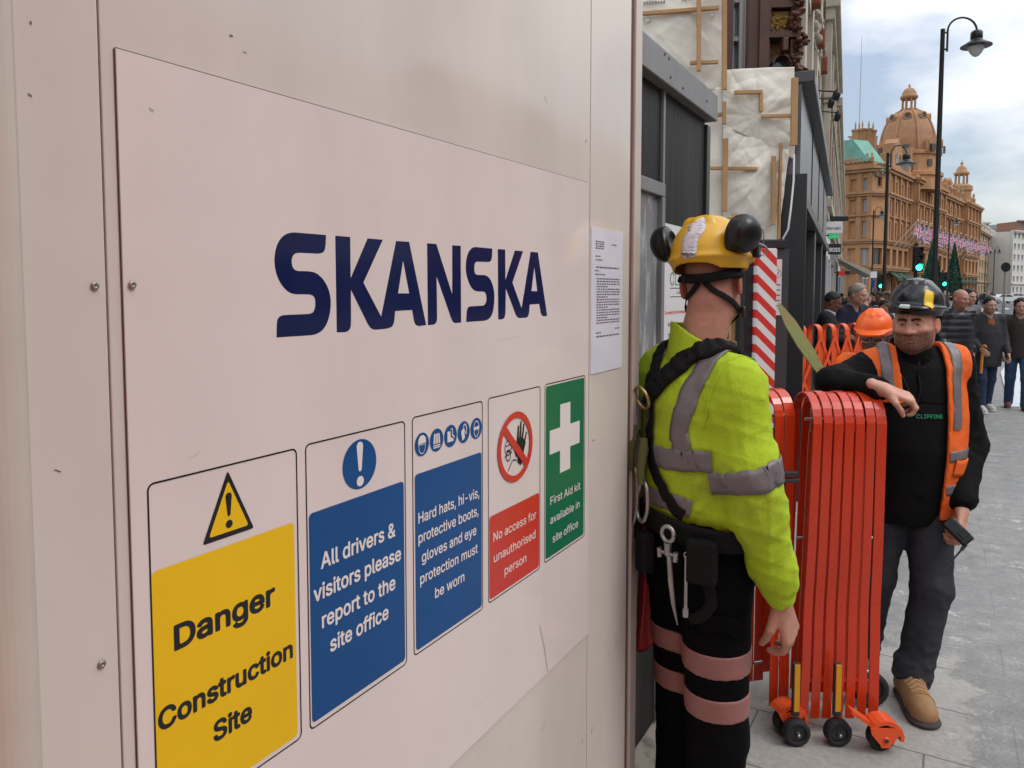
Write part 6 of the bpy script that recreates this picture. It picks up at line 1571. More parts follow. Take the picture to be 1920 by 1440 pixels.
def shoe(v, heel, toe, s=1.0, h=.11):
    heel, toe = np.array(heel, float), np.array(toe, float); d = toe - heel; L = np.linalg.norm(d); d /= L; r = np.array([-d[1], d[0], 0])
    v.add(p_cone(heel + d * .035 + [0, 0, .045], heel + d * (L - .045) + [0, 0, .040], .042 * s, .046 * s, ((0, 0, 1), 1.05)), .02)
    v.add(p_cone(heel + d * .048 + [0, 0, .012], heel + d * (L - .042) + [0, 0, .012], .051 * s, .055 * s, ((0, 0, 1), 3.6)), .004)
    v.add(p_cone(heel + d * .04 + [0, 0, .06], heel + d * .07 + [0, 0, h], .045 * s, .047 * s), .03)
    v.add(p_cone(heel + d * .10 + [0, 0, .085], heel + d * (L * .68) + [0, 0, .055], .038 * s, .036 * s), .03)
    v.D = np.maximum(v.D, (.004 - v.grid()[2]) * np.ones_like(v.D)).astype(np.float32)
def helmet_vol(c, Rm, s, peak=.05, res=.0045, vent=True):
    """hard-hat shell: dome, raised ribs, rim and peak, hollow below"""
    lo, hi = _V(c) - .21, _V(c) + .21; v = Vol(axis_grid(lo[0], hi[0], res), axis_grid(lo[1], hi[1], res), axis_grid(lo[2], hi[2], res))
    H = lambda x, y, z: _V(c) + Rm @ (_V((x, y, z)) * s); E = lambda p, r, k: v.add(p_ell(H(*p), _V(r) * s, Rm), k)
    E((0, -.005, .030), (.112, .138, .118), 0)
    for sx in (-.032, .032): v.add(p_cone(H(sx, -.06, .123), H(sx, .055, .121), .020 * s, .018 * s), .015)
    E((0, .0, .124), (.020, .09, .022), .018)
    E((0, .0, .022), (.123, .149, .014), .014)
    E((0, .105, .018), (.085, .045 + peak, .010), .016)
    v.sub(p_ell(H(0, -.005, .012), _V((.100, .126, .118)) * s, Rm), .002); v.sub(p_ell(H(0, -.005, -.03), _V((.106, .133, .050)) * s, Rm), .004)
    return v, H
# ================================================================== worker in yellow-green, seen from behind
M_hv = mat("hivis_fleece", (.40, .56, .018), .85, col2=(.24, .28, .03), thresh=(.56, .80), vscale=4.5, var=.06, bump=.2, bscale=120)
M_grime = mat("grime_smear", (.20, .22, .03), .9)
M_tape = mat("reflective_tape", (.16, .142, .148), .42, var=.10, vscale=14, bump=.12, bscale=60, spec=.7)
M_tapep = mat("pink_reflective_tape", (.30, .13, .115), .5, var=.10, vscale=12, bump=.12, bscale=60)
M_blkcloth = mat("black_workwear", (.0025, .0025, .003), .85, spec=.12, var=.3, vscale=5, bump=.2, bscale=90)
M_web = mat("black_webbing", (.006, .006, .0065), .75, spec=.25, bump=.3, bscale=180, var=.2, vscale=30)
M_webp = mat("olive_webbing", (.10, .10, .03), .8, bump=.3, bscale=150)
M_yhel = mat("yellow_helmet_shell", (.66, .38, .015), .32, var=.06, vscale=9, bump=.03, bscale=50)
M_muff = mat("black_ear_cup", (.008, .008, .009), .32, bump=.05, bscale=30)
M_label = mat("paper_label", (.62, .58, .60), .5, col2=(.38, .34, .42), thresh=(.5, .6), vscale=60, stretch=(1, 1, 4))
M_tool = mat("worn_tool_steel", (.42, .41, .40), .38, metal=.85, var=.25, vscale=20)
w0 = at(1316, 546, 2.17)
W1 = thing("person", "worker in yellow-green hi-vis sweatshirt and yellow helmet with ear defenders, turned away", "person", (w0[0], w0[1], 0), R(-35))
hc, hR = (0.0, .040, 1.803), rotm(R(33), R(-2), R(-4)); hs = 1.0; hR2 = hR @ rotm(R(-11))
xs, ys = axis_grid(-.34, .40, .0045), axis_grid(-.30, .32, .0045)
zs = axis_grid(0, 1.94, .016, ((.74, .96, .0035), (1.54, 1.94, .0045)))
def body_core(v, J, sc=1.0):
    c = J['chest']; p = J['pelvis']
    v.add(p_loft([(p[2] - .08, p[0], p[1], .15, .105), (p[2] + .05, p[0], p[1], .155, .11), (p[2] + .2, (p[0] + c[0]) / 2, (p[1] + c[1]) / 2, .145, .10), (c[2], c[0], c[1], .165, .11), (c[2] + .1, c[0], c[1], .15, .095), (c[2] + .16, c[0], c[1], .09, .07)]), .03)
    v.add(p_cone((c[0], c[1] - .01, c[2] + .12), J['neck'], .064, .060), .04)
    for s_ in 'LR':
        v.add(p_cone((c[0] * .6 + J['sh' + s_][0] * .4, J['sh' + s_][1], J['sh' + s_][2] + .01), J['sh' + s_], .055, .058), .04)
        v.add(p_cone(J['sh' + s_], J['el' + s_], .052, .042), .03); v.add(p_cone(J['el' + s_], J['wr' + s_], .042, .027), .015)
        v.add(p_cone(J['hip' + s_], J['kn' + s_], .078, .055), .04); v.add(p_cone(J['kn' + s_], J['an' + s_], .055, .038), .02)
        a = np.array(J['an' + s_]); t = np.array(J['toe' + s_]); v.add(p_cone(a + [0, 0, -.03], t, .036, .03), .03)
JW = dict(pelvis=(0, 0, .98), chest=(0, -.01, 1.40), neck=(.0, .035, 1.70), shR=(.172, -.005, 1.525), shL=(-.185, .0, 1.535), elR=(.236, .01, 1.215), elL=(-.23, .10, 1.23), wrR=(.240, .105, .945), wrL=(-.17, .25, 1.05),
          hipR=(.085, 0, .95), hipL=(-.085, 0, .95), knR=(.09, .01, .50), knL=(-.09, .03, .50), anR=(.10, -.02, .09), anL=(-.11, .03, .09), toeR=(.12, .12, .04), toeL=(-.13, .17, .04))
bv = Vol(xs, ys, zs); body_core(bv, JW); Hh = head(bv, hc, hR, hs, jaw=1.08, k=.012)
bv.add(p_cone((0, -.025, 1.56), Hh(0, -.035, -.05), .064, .058), .03); bv.add(p_ell(Hh(0, -.060, -.045), (.050, .040, .04), hR), .02)
hand(bv, (.242, .112, .918), (.03, .33, -.94), (.90, .25, .16), 1, curl=(.72, .68, .66, .70), thumb=.8, s=1.13, spread=.03, kf=.004)
hand(bv, (-.165, .26, 1.04), (.2, .9, -.3), (-.6, .2, .7), -1, curl=.8)
bv.mesh("body", M_skin, W1, skin_color(Hh, hc, hR, hs, (.47, .235, .165), stub=(.8, (.50, .46, .44)), beard=(.5, (.45, .36, .30))))
# sweatshirt
jx, jy, jz = axis_grid(-.36, .42, .0065), axis_grid(-.30, .30, .0065), axis_grid(.86, 1.74, .0065)
jv = Vol(jx, jy, jz)
jv.add(p_loft([(1.135, 0, -.005, .188, .142), (1.16, 0, -.005, .205, .158), (1.25, 0, -.01, .205, .155), (1.36, 0, -.012, .212, .152), (1.46, 0, -.012, .205, .145), (1.53, 0, -.005, .175, .125), (1.575, 0, .0, .125, .10), (1.60, 0, .005, .09, .085)]), 0)
for s_ in (1, -1): jv.add(p_cone((.06 * s_, -.01, 1.565), (.172 * s_, -.01, 1.515), .062, .068), .05)
jv.add(p_cone(JW['shR'], (.226, -.005, 1.30), .072, .072), .05); jv.add(p_cone((.226, -.005, 1.30), (.240, .01, 1.20), .072, .071), .05); jv.add(p_cone((.240, .01, 1.20), (.243, .078, 1.02), .071, .062), .05); jv.add(p_cone((.243, .078, 1.02), (.242, .098, .955), .058, .046), .03)
jv.add(p_cone((.2425, .095, .975), (.242, .110, .928), .0455, .043, cut=True), .006)
jv.add(p_cone(JW['shL'], JW['elL'], .078, .078), .05); jv.add(p_cone(JW['elL'], JW['wrL'], .074, .05), .04)
jv.folds(.009, .12, 5, n=5, zdir=.7, wfn=lambda X, Y, Z: .28 + .72 * np.exp(-((Z - 1.14) / .17) ** 2) * (X > .12))
jv.folds(.0042, .075, 9, n=4, zdir=.7); jv.folds(.0018, .04, 10, n=5)
jv.sub(p_cone((0, .03, 1.55), Hh(0, -.01, -.09), .055, .058), .004)
jbase = jv.copy()
for zc_, xr in ((.955, None),): pass
jo = jv.mesh("sweatshirt", M_hv, W1)
# stand collar, open at the front, higher on the far side
cv = Vol(axis_grid(-.16, .16, .005), axis_grid(-.16, .18, .005), axis_grid(1.53, 1.76, .005))
cv.add(p_cone((0, -.008, 1.555), (-.006, .0, 1.69), .100, .088, cut=True), 0); cv.sub(p_cone((0, -.006, 1.54), (-.006, .002, 1.73), .090, .078), .002)
cv.clip(lambda X, Y, Z: Z - (1.648 - .42 * X - .42 * Y)); cv.folds(.002, .06, 3)
cv.mesh("collar", M_hv, W1)
# seam of the sleeve
ribbon("sleeve_seam", jv, [(.165, .09, 1.50), (.175, .06, 1.58), (.175, -.04, 1.57), (.17, -.11, 1.50), (.165, -.14, 1.40)], .007, M_hv, W1, off=.0005, thick=.0028)
# grimy patches on the forearm
for pts, wd in (([(.33, -.02, 1.06), (.32, .0, 1.02), (.31, .03, .985)], .03), ([(.33, -.05, 1.15), (.335, -.03, 1.12)], .02), ([(.16, -.2, 1.27), (.14, -.2, 1.25)], .022), ([(.33, -.06, 1.28), (.335, -.05, 1.25)], .012)): pass
# reflective tape
ribbon("reflective_strip", jv, [(.10, .13, 1.50), (.105, .04, 1.62), (.115, -.06, 1.60), (.11, -.14, 1.50), (.11, -.2, 1.40), (.115, -.2, 1.315)], .062, M_tape, W1)
ribbon("reflective_strip", jv, [(-.10, .13, 1.50), (-.105, .04, 1.62), (-.10, -.06, 1.60), (-.09, -.14, 1.50), (-.08, -.2, 1.40), (-.07, -.2, 1.335)], .045, M_tape, W1)
tv = Vol(jx, jy, jz)
tv.D = jv.D.copy(); tv.sub(p_cone((.24, 0, 1.50), (.262, .0, 1.0), .12, .12), .0)
loop = [(.20 * math.cos(a), -.005 + .17 * math.sin(a), 1.312 - .01 * math.sin(a)) for a in np.linspace(0, 2 * math.pi, 20, endpoint=False)]
ribbon("reflective_strip", jv, [p for p in loop if not (p[0] > .14 and abs(p[1] + .0) < .08)][-17:] if False else [(.185, -.12, 1.325), (.135, -.17, 1.315), (.06, -.18, 1.312), (-.05, -.18, 1.315), (-.14, -.12, 1.32), (-.22, -.05, 1.32)], .058, M_tape, W1, off=.0035)
ribbon("reflective_strip", jv, [(.135, -.17, 1.185), (.06, -.18, 1.19), (-.05, -.18, 1.19), (-.14, -.12, 1.19)], .05, M_tape, W1)
sl = [(np.array((.2285, -.003, 1.292)) + .112 * (math.cos(a) * np.array((1, 0, .13)) + math.sin(a) * np.array((0, 1, .20)))) for a in np.linspace(0, 2 * math.pi, 18, endpoint=False)]
ribbon("reflective_strip", jv, sl[12:] + sl[:6], .066, M_tape, W1)
# trousers with pink bands
pv = Vol(axis_grid(-.30, .30, .008), axis_grid(-.26, .26, .008), axis_grid(.03, 1.24, .008, ((.55, .79, .004),)))
pv.add(p_loft([(.90, 0, 0, .17, .125), (1.0, 0, 0, .185, .14), (1.10, 0, -.005, .185, .14), (1.20, 0, -.008, .185, .14)]), 0)
for s_ in 'LR':
    k, a = np.array(JW['kn' + s_]), np.array(JW['an' + s_]); pv.add(p_cone(np.array(JW['hip' + s_]), k, .108, .090), .04); pv.add(p_cone(k, a + [0, 0, -.04], .090, .090, cut=True), .03)
pv.folds(.005, .13, 21, n=6, zdir=1.5, wfn=lambda X, Y, Z: .3 + .7 * ((Z > .80) | (Z < .54)))
pv.mesh("trousers", M_blkcloth, W1)
for z in (.735, .605):
    q = pv.copy(); q.D = np.maximum(q.D - .0035, np.abs(q.zs - z)[None, None, :] - .034 + .5 * 0 * q.D).astype(np.float32)
    q.mesh("reflective_band", M_tapep, W1)
ribbon("pocket_flap", pv, [(.16, -.16, .835), (.22, -.08, .84), (.24, .02, .84)], .05, M_blkcloth, W1, off=.004, thick=.004)
sv_ = Vol(axis_grid(-.22, .22, .008), axis_grid(-.12, .28, .008), axis_grid(-.02, .2, .008)); shoe(sv_, (.095, -.09, 0), (.125, .19, 0)); shoe(sv_, (-.105, -.04, 0), (-.14, .24, 0)); sv_.mesh("boots", M_leather, W1)
# helmet with parked ear defenders and straps
kv, HK = helmet_vol(Hh(0, -.006, .047), hR2, 1.0, peak=.03)
kv.sub(p_ell(HK(0, -.11, -.022), (.075, .06, .028), hR2), .01)
he = kv.mesh("helmet", M_yhel, W1)
def head_patch(name, vol, H, pts, width, m, parent, **k): return ribbon(name, vol, [H(*p) for p in pts], width, m, parent, **k)
head_patch("paper_label", kv, HK, [(.010, -.20, .105), (.010, -.18, .130), (.010, -.14, .16)], .052, M_label, he, off=.0012, thick=.0006)
head_patch("paper_label", kv, HK, [(.014, -.2, .046), (.014, -.2, .070), (.014, -.2, .092)], .050, M_label, he, off=.0010, thick=.0006)
head_patch("rim_shade_line", kv, HK, [(-.03, -.2, .030), (-.022, -.2, .020), (.022, -.2, .020), (.03, -.2, .030)], .003, mat("yellow_shadow_line", (.42, .23, .01), .4), he, off=.0005, thick=.001)  # shade under the rim painted as a darker yellow line
for sx in (-1, 1):
    mv = Vol(*(axis_grid(q - .11, q + .11, .004) for q in HK(sx * .132, -.04, .075)))
    Rm2 = hR2 @ rotm(sx * R(-12), 0, R(14 * sx))
    mv.add(p_ell(HK(sx * .134, -.045, .078), (.042, .058, .054), Rm2), 0); mv.add(p_ell(HK(sx * .114, -.042, .076), (.015, .062, .058), Rm2), .008); mv.sub(p_ell(HK(sx * .100, -.040, .074), (.012, .042, .040), Rm2), .006)
    mo = mv.mesh("ear_defender", M_muff, W1)
    mb = MB(); a, b, c_ = HK(sx * .142, .025, .055), HK(sx * .150, .062, .045), HK(sx * .118, .060, .022)
    mb.tube(catmull([a, b, HK(sx * .14, .082, .03), c_], 6), .0024, 6, 0); mb.tube(catmull([HK(sx * .142, .0, .10), HK(sx * .15, .04, .095), HK(sx * .135, .075, .06), c_], 6), .0018, 6, 0); mb.build("wire_arm", M_tool, mo)
    mb = MB(); mb.box(tuple(HK(sx * .122, .055, .040)), (.02, .035, .045), 0, 0, Matrix(hR.tolist()), .005); mb.build("slot_clip", M_muff, mo)
# cradle band and chin straps follow the head
head_patch("cradle_band", bv, Hh, [(-.10, .03, .035), (-.09, -.06, .020), (-.04, -.12, .008), (.04, -.12, .008), (.09, -.06, .020), (.10, .03, .035)], .026, M_web, W1, off=.004, thick=.006)
head_patch("chin_strap", bv, Hh, [(.012, -.14, -.005), (.05, -.11, -.030), (.075, -.04, -.060), (.085, .01, -.085), (.07, .05, -.105), (.03, .085, -.125)], .016, M_web, W1, off=.004, thick=.003)
head_patch("chin_strap", bv, Hh, [(-.012, -.14, -.005), (-.05, -.11, -.030), (-.078, -.04, -.055), (-.085, .01, -.085), (-.07, .05, -.105), (-.03, .085, -.125)], .016, M_web, W1, off=.004, thick=.003)
mb = MB(); mb.box(tuple(Hh(.086, .02, -.088)), (.010, .022, .03), 0, 0, Matrix(hR.tolist()), .003); mb.build("strap_buckle", M_muff, W1)
# harness
ribbon("harness_pad", jv, [(-.035, -.19, 1.50), (-.005, -.18, 1.55), (.05, -.13, 1.60), (.095, -.05, 1.63), (.115, .03, 1.62), (.12, .09, 1.57), (.11, .15, 1.48)], .068, M_web, W1, off=.006, thick=.012, n=14, rib=1.05)
ribbon("harness_pad", jv, [(-.05, -.19, 1.47), (-.08, -.14, 1.55), (-.11, -.06, 1.60), (-.125, .03, 1.60), (-.12, .12, 1.50)], .048, M_web, W1, off=.006, thick=.012, n=14, rib=1.05)
ribbon("harness_strap", jv, [(-.035, -.19, 1.49), (-.03, -.19, 1.40), (-.01, -.19, 1.30), (.05, -.19, 1.22), (.12, -.17, 1.15)], .036, M_web, W1, off=.007, thick=.003)
ribbon("harness_strap", jv, [(-.045, -.19, 1.49), (-.06, -.19, 1.38), (-.07, -.19, 1.28), (-.10, -.17, 1.18)], .036, M_webp, W1, off=.007, thick=.003)
ribbon("harness_strap", pv, [(.10, -.17, 1.13), (.16, -.13, 1.02), (.18, -.10, .92), (.10, -.15, .84)], .034, M_web, W1, off=.006, thick=.003)
mb = MB(); d0 = jv.project(np.array([(-.045, -.18, 1.47)]), .02)[0]
mb.tube([d0 + _V((.032 * math.cos(a), -.012 - .012 * math.sin(a), .032 * math.sin(a) + .006)) for a in np.linspace(0, 2 * math.pi, 22)], .005, 8, caps=False); mb.build("metal_ring", mat("brass_ring", (.45, .33, .13), .35, metal=.85), W1)
# lanyard hooks hanging on the back
for dx, z0_, L in ((-.075, 1.36, .20), (-.02, 1.33, .13)):
    mb = MB(); c = np.array((dx, -.195, z0_)); mb.tube([c + (0, 0, .03), c, c + (.005, -.012, -.05), c + (.012, -.015, -.10)], [.012, .016, .014, .010], 8); mb.build("lanyard", M_webp, W1)
    mb = MB(); q = [(0, 0, -.09), (.026, -.004, -.11), (.032, -.006, -.11 - L * .45), (.012, -.006, -.11 - L * .75), (-.018, -.004, -.11 - L * .7), (-.028, 0, -.11 - L * .35), (-.012, 0, -.10)]
    mb.tube(catmull([c + np.array(p) for p in q], 6), .006, 8); mb.build("scaffold_hook", M_tool, W1)
# tool belt and tools on the right hip
bl = [(.205 * math.cos(a), -.005 + .165 * math.sin(a), 1.125 - .02 * math.cos(a)) for a in np.linspace(0, 2 * math.pi, 26, endpoint=False)]
ribbon("tool_belt", pv, bl, .062, M_web, W1, closed=True, off=.022, thick=.008)
def on_hip(a, z, off=.04):
    p = np.array([(.21 * math.cos(a), -.005 + .17 * math.sin(a), z)]); q = pv.project(p, off)[0]; n_ = pv.normal(q[None])[0]; return q, n_
for a, z, w_, hh in ((R(-118), 1.10, .07, .10), (R(-40), 1.055, .085, .12), (R(-95), 1.03, .05, .12)):
    q, n_ = on_hip(a, z, .045); mb = MB(); mb.box(tuple(q), (w_, .045, hh), math.atan2(n_[1], n_[0]) - R(90), bev=.010); mb.build("belt_pouch", M_web, W1)
q, n_ = on_hip(R(-66), 1.115, .055); ex = np.array([-n_[1], n_[0], 0]); ex /= np.linalg.norm(ex)
mb = MB(); mb.tube([q + ex * .021 * math.cos(a) + np.array((0, 0, .021 * math.sin(a))) for a in np.linspace(0, 2 * math.pi, 20)], .0065, 8, caps=False); mb.tube([q - (0, 0, .025), q - (0, 0, .06)], [.012, .009], 8)
for k in (-.03, .03): mb.tube([q + ex * k - (0, 0, .045), q + ex * k * .9 - (0, 0, .07)], .008, 8); mb.tube([q - (0, 0, .055), q + ex * k - (0, 0, .055)], .005, 6)
mb.build("ratchet_head", M_tool, W1)
mb = MB(); s0 = q - np.array((0, 0, .06)) + ex * .006; mb.tube([s0, s0 + ex * .006 - (0, 0, .07), s0 + ex * .016 - (0, 0, .13), s0 + ex * .032 - (0, 0, .185)], [.0085, .008, .0065, .0015], 8); mb.build("podger_spanner", M_tool, W1)
q2, n2 = on_hip(R(-50), 1.07, .06); mb = MB(); mb.tube([q2, q2 + (0, 0, -.15)], .0050, 8); mb.lathe([(.008, 0), (.009, .012), (.008, .024)], tuple(q2 + (0, 0, -.17)), 8); mb.tube([q2 + ex * .008 * math.cos(a) + np.array((0, 0, .008 * math.sin(a))) for a in np.linspace(0, 2 * math.pi, 12)], .002, 6, caps=False); mb.build("hanging_spanner", M_tool, W1)
# radio clipped to the chest
q = jv.project(np.array([(.085, .19, 1.49)]), .02)[0]; mb = MB(); mb.box(tuple(q), (.05, .032, .085), R(-20), bev=.006); mb.tube([q + (0, 0, .04), q + (-.01, .0, .10)], .005, 6); rad = tag(mb.build("chest_radio", M_muff), "small black radio clipped to the chest of the yellow-green sweatshirt", "radio"); rad.location = W1.location; rad.rotation_euler = W1.rotation_euler

W1.scale = (.95, .95, 1.0); rad.scale = W1.scale
# ================================================================== bearded man in orange vest, and everyone behind
M_softsh = mat("black_softshell", (.0045, .0045, .005), .8, spec=.18, var=.2, vscale=6, bump=.12, bscale=90)
M_jean = mat("charcoal_denim", (.036, .039, .047), .85, spec=.2, var=.3, vscale=6, bump=.25, bscale=110)
M_orv = mat("orange_hivis", (.80, .13, .012), .75, var=.08, vscale=8, bump=.15, bscale=110)
M_bhel = mat("black_helmet_shell", (.010, .010, .012), .22, var=.2, vscale=8, bump=.03, bscale=40)
M_hairb = mat("dark_brown_hair", (.035, .02, .012), .8, bump=.6, bscale=160, var=.3, vscale=40)
m0 = at(1712, 546, 3.28); fd = -AX; mrz = math.atan2(fd[1], fd[0]) - R(90) + R(-4)
M2 = thing("person", "bearded man in black helmet and orange vest leaning an arm on the red barrier", "person", (m0[0], m0[1], 0), mrz)
JM = dict(pelvis=(-.01, -.02, .94), chest=(0.0, .0, 1.33), neck=(.03, .06, 1.55), shR=(.188, .02, 1.432), shL=(-.18, .0, 1.46), elR=(.372, .13, 1.382), elL=(-.262, -.02, 1.10), wrR=(.262, .355, 1.388), wrL=(-.155, .165, .855),
          hipR=(.085, -.02, .91), hipL=(-.09, 0, .91), knR=(.12, -.01, .49), knL=(-.075, .10, .49), anR=(.14, -.10, .09), anL=(.0, .11, .09), toeR=(.18, .05, .04), toeL=(.03, .28, .04))
hc, hR, hs = (.022, .075, 1.642), rotm(R(-36), R(-2), R(2)), .98
xs, ys = axis_grid(-.36, .46, .0048), axis_grid(-.22, .50, .0048)
bv = Vol(xs, ys, axis_grid(0, 1.78, .018, ((.68, .88, .004), (1.28, 1.78, .0042)))); body_core(bv, JM); Hm = head(bv, hc, hR, hs, jaw=1.06, nose=1.08)
bv.add(p_cone((0.01, .0, 1.44), Hm(0, -.035, -.05), .068, .062), .04)
hand(bv, (.252, .360, 1.392), (-.86, .22, -.34), (-.25, .38, .88), 1, curl=(.92, .95, .98, 1.0), thumb=.85, spread=.02, s=1.04)
hand(bv, (-.153, .172, .842), (.22, .40, -.85), (-.70, .70, .15), -1, curl=(.95, 1.0, 1.05, 1.1), thumb=.7, s=1.05)
bo = bv.mesh("body", M_skin, M2, skin_color(Hm, hc, hR, hs, (.62, .33, .24), beard=(.86, (.20, .175, .165)), stub=(.75, (.42, .36, .33))))
eyes(M2, Hm, hR, hs, (.02, .025, .03), (.0, -.001), .46)
for sx in (-1, 1): ribbon("eyebrow", bv, [Hm(sx * .012, .12, .019), Hm(sx * .028, .12, .0245), Hm(sx * .048, .11, .018)], .009, M_hairb, M2, off=.0006, thick=.0022, n=4, cols=3)
br = Vol(*(axis_grid(q - .13, q + .13, .0042) for q in Hm(0, .04, -.06))); gg = np.stack(np.meshgrid(br.xs, br.ys, br.zs, indexing='ij'), -1).reshape(-1, 3)
br.D = (bv.sample(gg) - .0028).reshape(br.D.shape).astype(np.float32); q = (((gg - _V(hc)) @ hR) / hs).reshape(*br.D.shape, 3)
reg = np.maximum.reduce([q[..., 2] + .046 - .75 * np.maximum(.055 - q[..., 1], 0), -.118 - q[..., 2], -.006 - q[..., 1], .026 - np.sqrt((q[..., 0] * .9) ** 2 + ((q[..., 2] + .0665) * 2.6) ** 2) - .004, np.where(q[..., 2] > -.048, .018 - np.abs(q[..., 0]) * 1.0 + .0, -1) * (q[..., 2] > -.045)])
pass
# jacket
jx, jy, jz = axis_grid(-.38, .48, .0068), axis_grid(-.24, .44, .0068), axis_grid(.70, 1.60, .0068)
tor = Vol(jx, jy, jz)
tor.add(p_loft([(.765, -.01, -.015, .180, .140), (.80, -.01, -.015, .192, .150), (.98, -.005, -.01, .20, .168), (1.10, 0, 0, .208, .172), (1.25, 0, .0, .212, .158), (1.37, 0, .0, .20, .138), (1.45, .005, .005, .165, .115), (1.49, .01, .01, .11, .09), (1.52, .015, .02, .085, .08)]), 0)
for s_ in 'LR': tor.add(p_cone((.05 if s_ == 'R' else -.05, .005, 1.475), JM['sh' + s_], .058, .070), .05)
jv = tor.copy()
jv.add(p_cone(JM['shR'], JM['elR'], .078, .072), .05); jv.add(p_cone(JM['elR'], (.262, .345, 1.390), .070, .050, cut=True), .04)
jv.add(p_cone(JM['shL'], JM['elL'], .080, .078), .05); jv.add(p_cone(JM['elL'], (-.168, .14, .895), .076, .054), .04); jv.add(p_cone((-.178, .12, .92), (-.162, .155, .872), .052, .049, cut=True), .02)
jv.folds(.0055, .10, 31, n=6, zdir=.8, wfn=lambda X, Y, Z: .16 + .84 * np.clip((np.sqrt(X ** 2 + (Y * .6) ** 2) - .19) / .05, 0, 1) + .35 * (Z < .95))
jv.folds(.0014, .05, 33, n=5)
jv.sub(p_cone((.0, .04, 1.44), Hm(0, .02, -.07), .052, .062), .004); jv.mesh("jacket", M_softsh, M2)
cv = Vol(axis_grid(-.14, .18, .005), axis_grid(-.12, .22, .005), axis_grid(1.42, 1.62, .005)); cv.add(p_cone((.01, .012, 1.455), (.022, .045, 1.565), .093, .082, cut=True), 0); cv.sub(p_cone((.01, .015, 1.44), (.024, .05, 1.60), .085, .073), .002); cv.clip(lambda X, Y, Z: Z - (1.575 - .35 * np.maximum(Y - .03, 0))); cv.folds(.0018, .05, 2); cv.mesh("jacket_collar", M_softsh, M2)
text_wrap("jacket_lettering", tor, "CLIPFINE", (-.012, .2, 1.262), (-1, 0, 0), .122, .026, mat("green_stitching", (.02, .30, .13), .7), M2, .0105, .006)
ribbon("jacket_seam", jv, [(.13, .2, 1.318), (.05, .2, 1.322), (-.06, .2, 1.315), (-.12, .2, 1.31)], .005, M_blkcloth, M2, off=.0008, thick=.0018)
ribbon("jacket_zip", jv, [(.030, .2, 1.46), (.028, .2, 1.40), (.026, .2, 1.335)], .010, M_blkcloth, M2, off=.001, thick=.002)
# open vest
vv = tor.copy(); vv.folds(.004, .13, 41, n=5, zdir=1); vv.D = np.maximum(vv.D - .022, -(vv.D - .004))
vv.clip(lambda X, Y, Z: np.maximum.reduce([np.where(Y > -.02, np.where(X < 0, .085 + .03 * (Z - 1.1) - np.abs(X), np.where(Z > 1.30, .095, .30) - np.abs(X)), -1) + 0 * Z, np.where(X > 0, 1.05, .80) - Z + 0 * Y, Z - 1.56 + 0 * X + 0 * Y, np.where(Z > 1.43, .098 - np.abs(X), -1) + 0 * Y, np.where(Z > 1.16, np.abs(X) - .222, -1) + 0 * Y]))
vv.mesh("hivis_vest", M_orv, M2)
vs_ = tor.copy(); vs_.D = vs_.D - .0225
for s_ in (-1, 1):
    ribbon("reflective_strip", vs_, [(.15 * s_, .2, 1.20 if s_ < 0 else 1.33), (.155 * s_, .18, 1.36), (.15 * s_, .10, 1.50), (.14 * s_, .0, 1.56), (.14 * s_, -.12, 1.48)], .046, M_tape, M2, off=.0015, thick=.002)
    for z in ((1.085, .935) if s_ < 0 else ()): ribbon("reflective_strip", vs_, [(.10 * s_, .2, z - .004), (.165 * s_, .15, z), (.205 * s_, .08, z), (.22 * s_, .0, z), (.2 * s_, -.1, z)], .046, M_tape, M2, off=.0015, thick=.002)
ribbon("vest_pocket", vs_, [(-.135, .2, 1.03), (-.17, .15, 1.025), (-.20, .08, 1.03)], .07, M_orv, M2, off=.003, thick=.004)
# mic cable looped on the chest
mb = MB(); mb.tube(catmull(jv.project(np.array([(.10, .2, 1.43), (.075, .2, 1.36), (.055, .2, 1.31), (.03, .2, 1.36), (.032, .2, 1.44)]), .008), 6), .0032, 6); mb.build("coiled_cable", M_muff, M2)
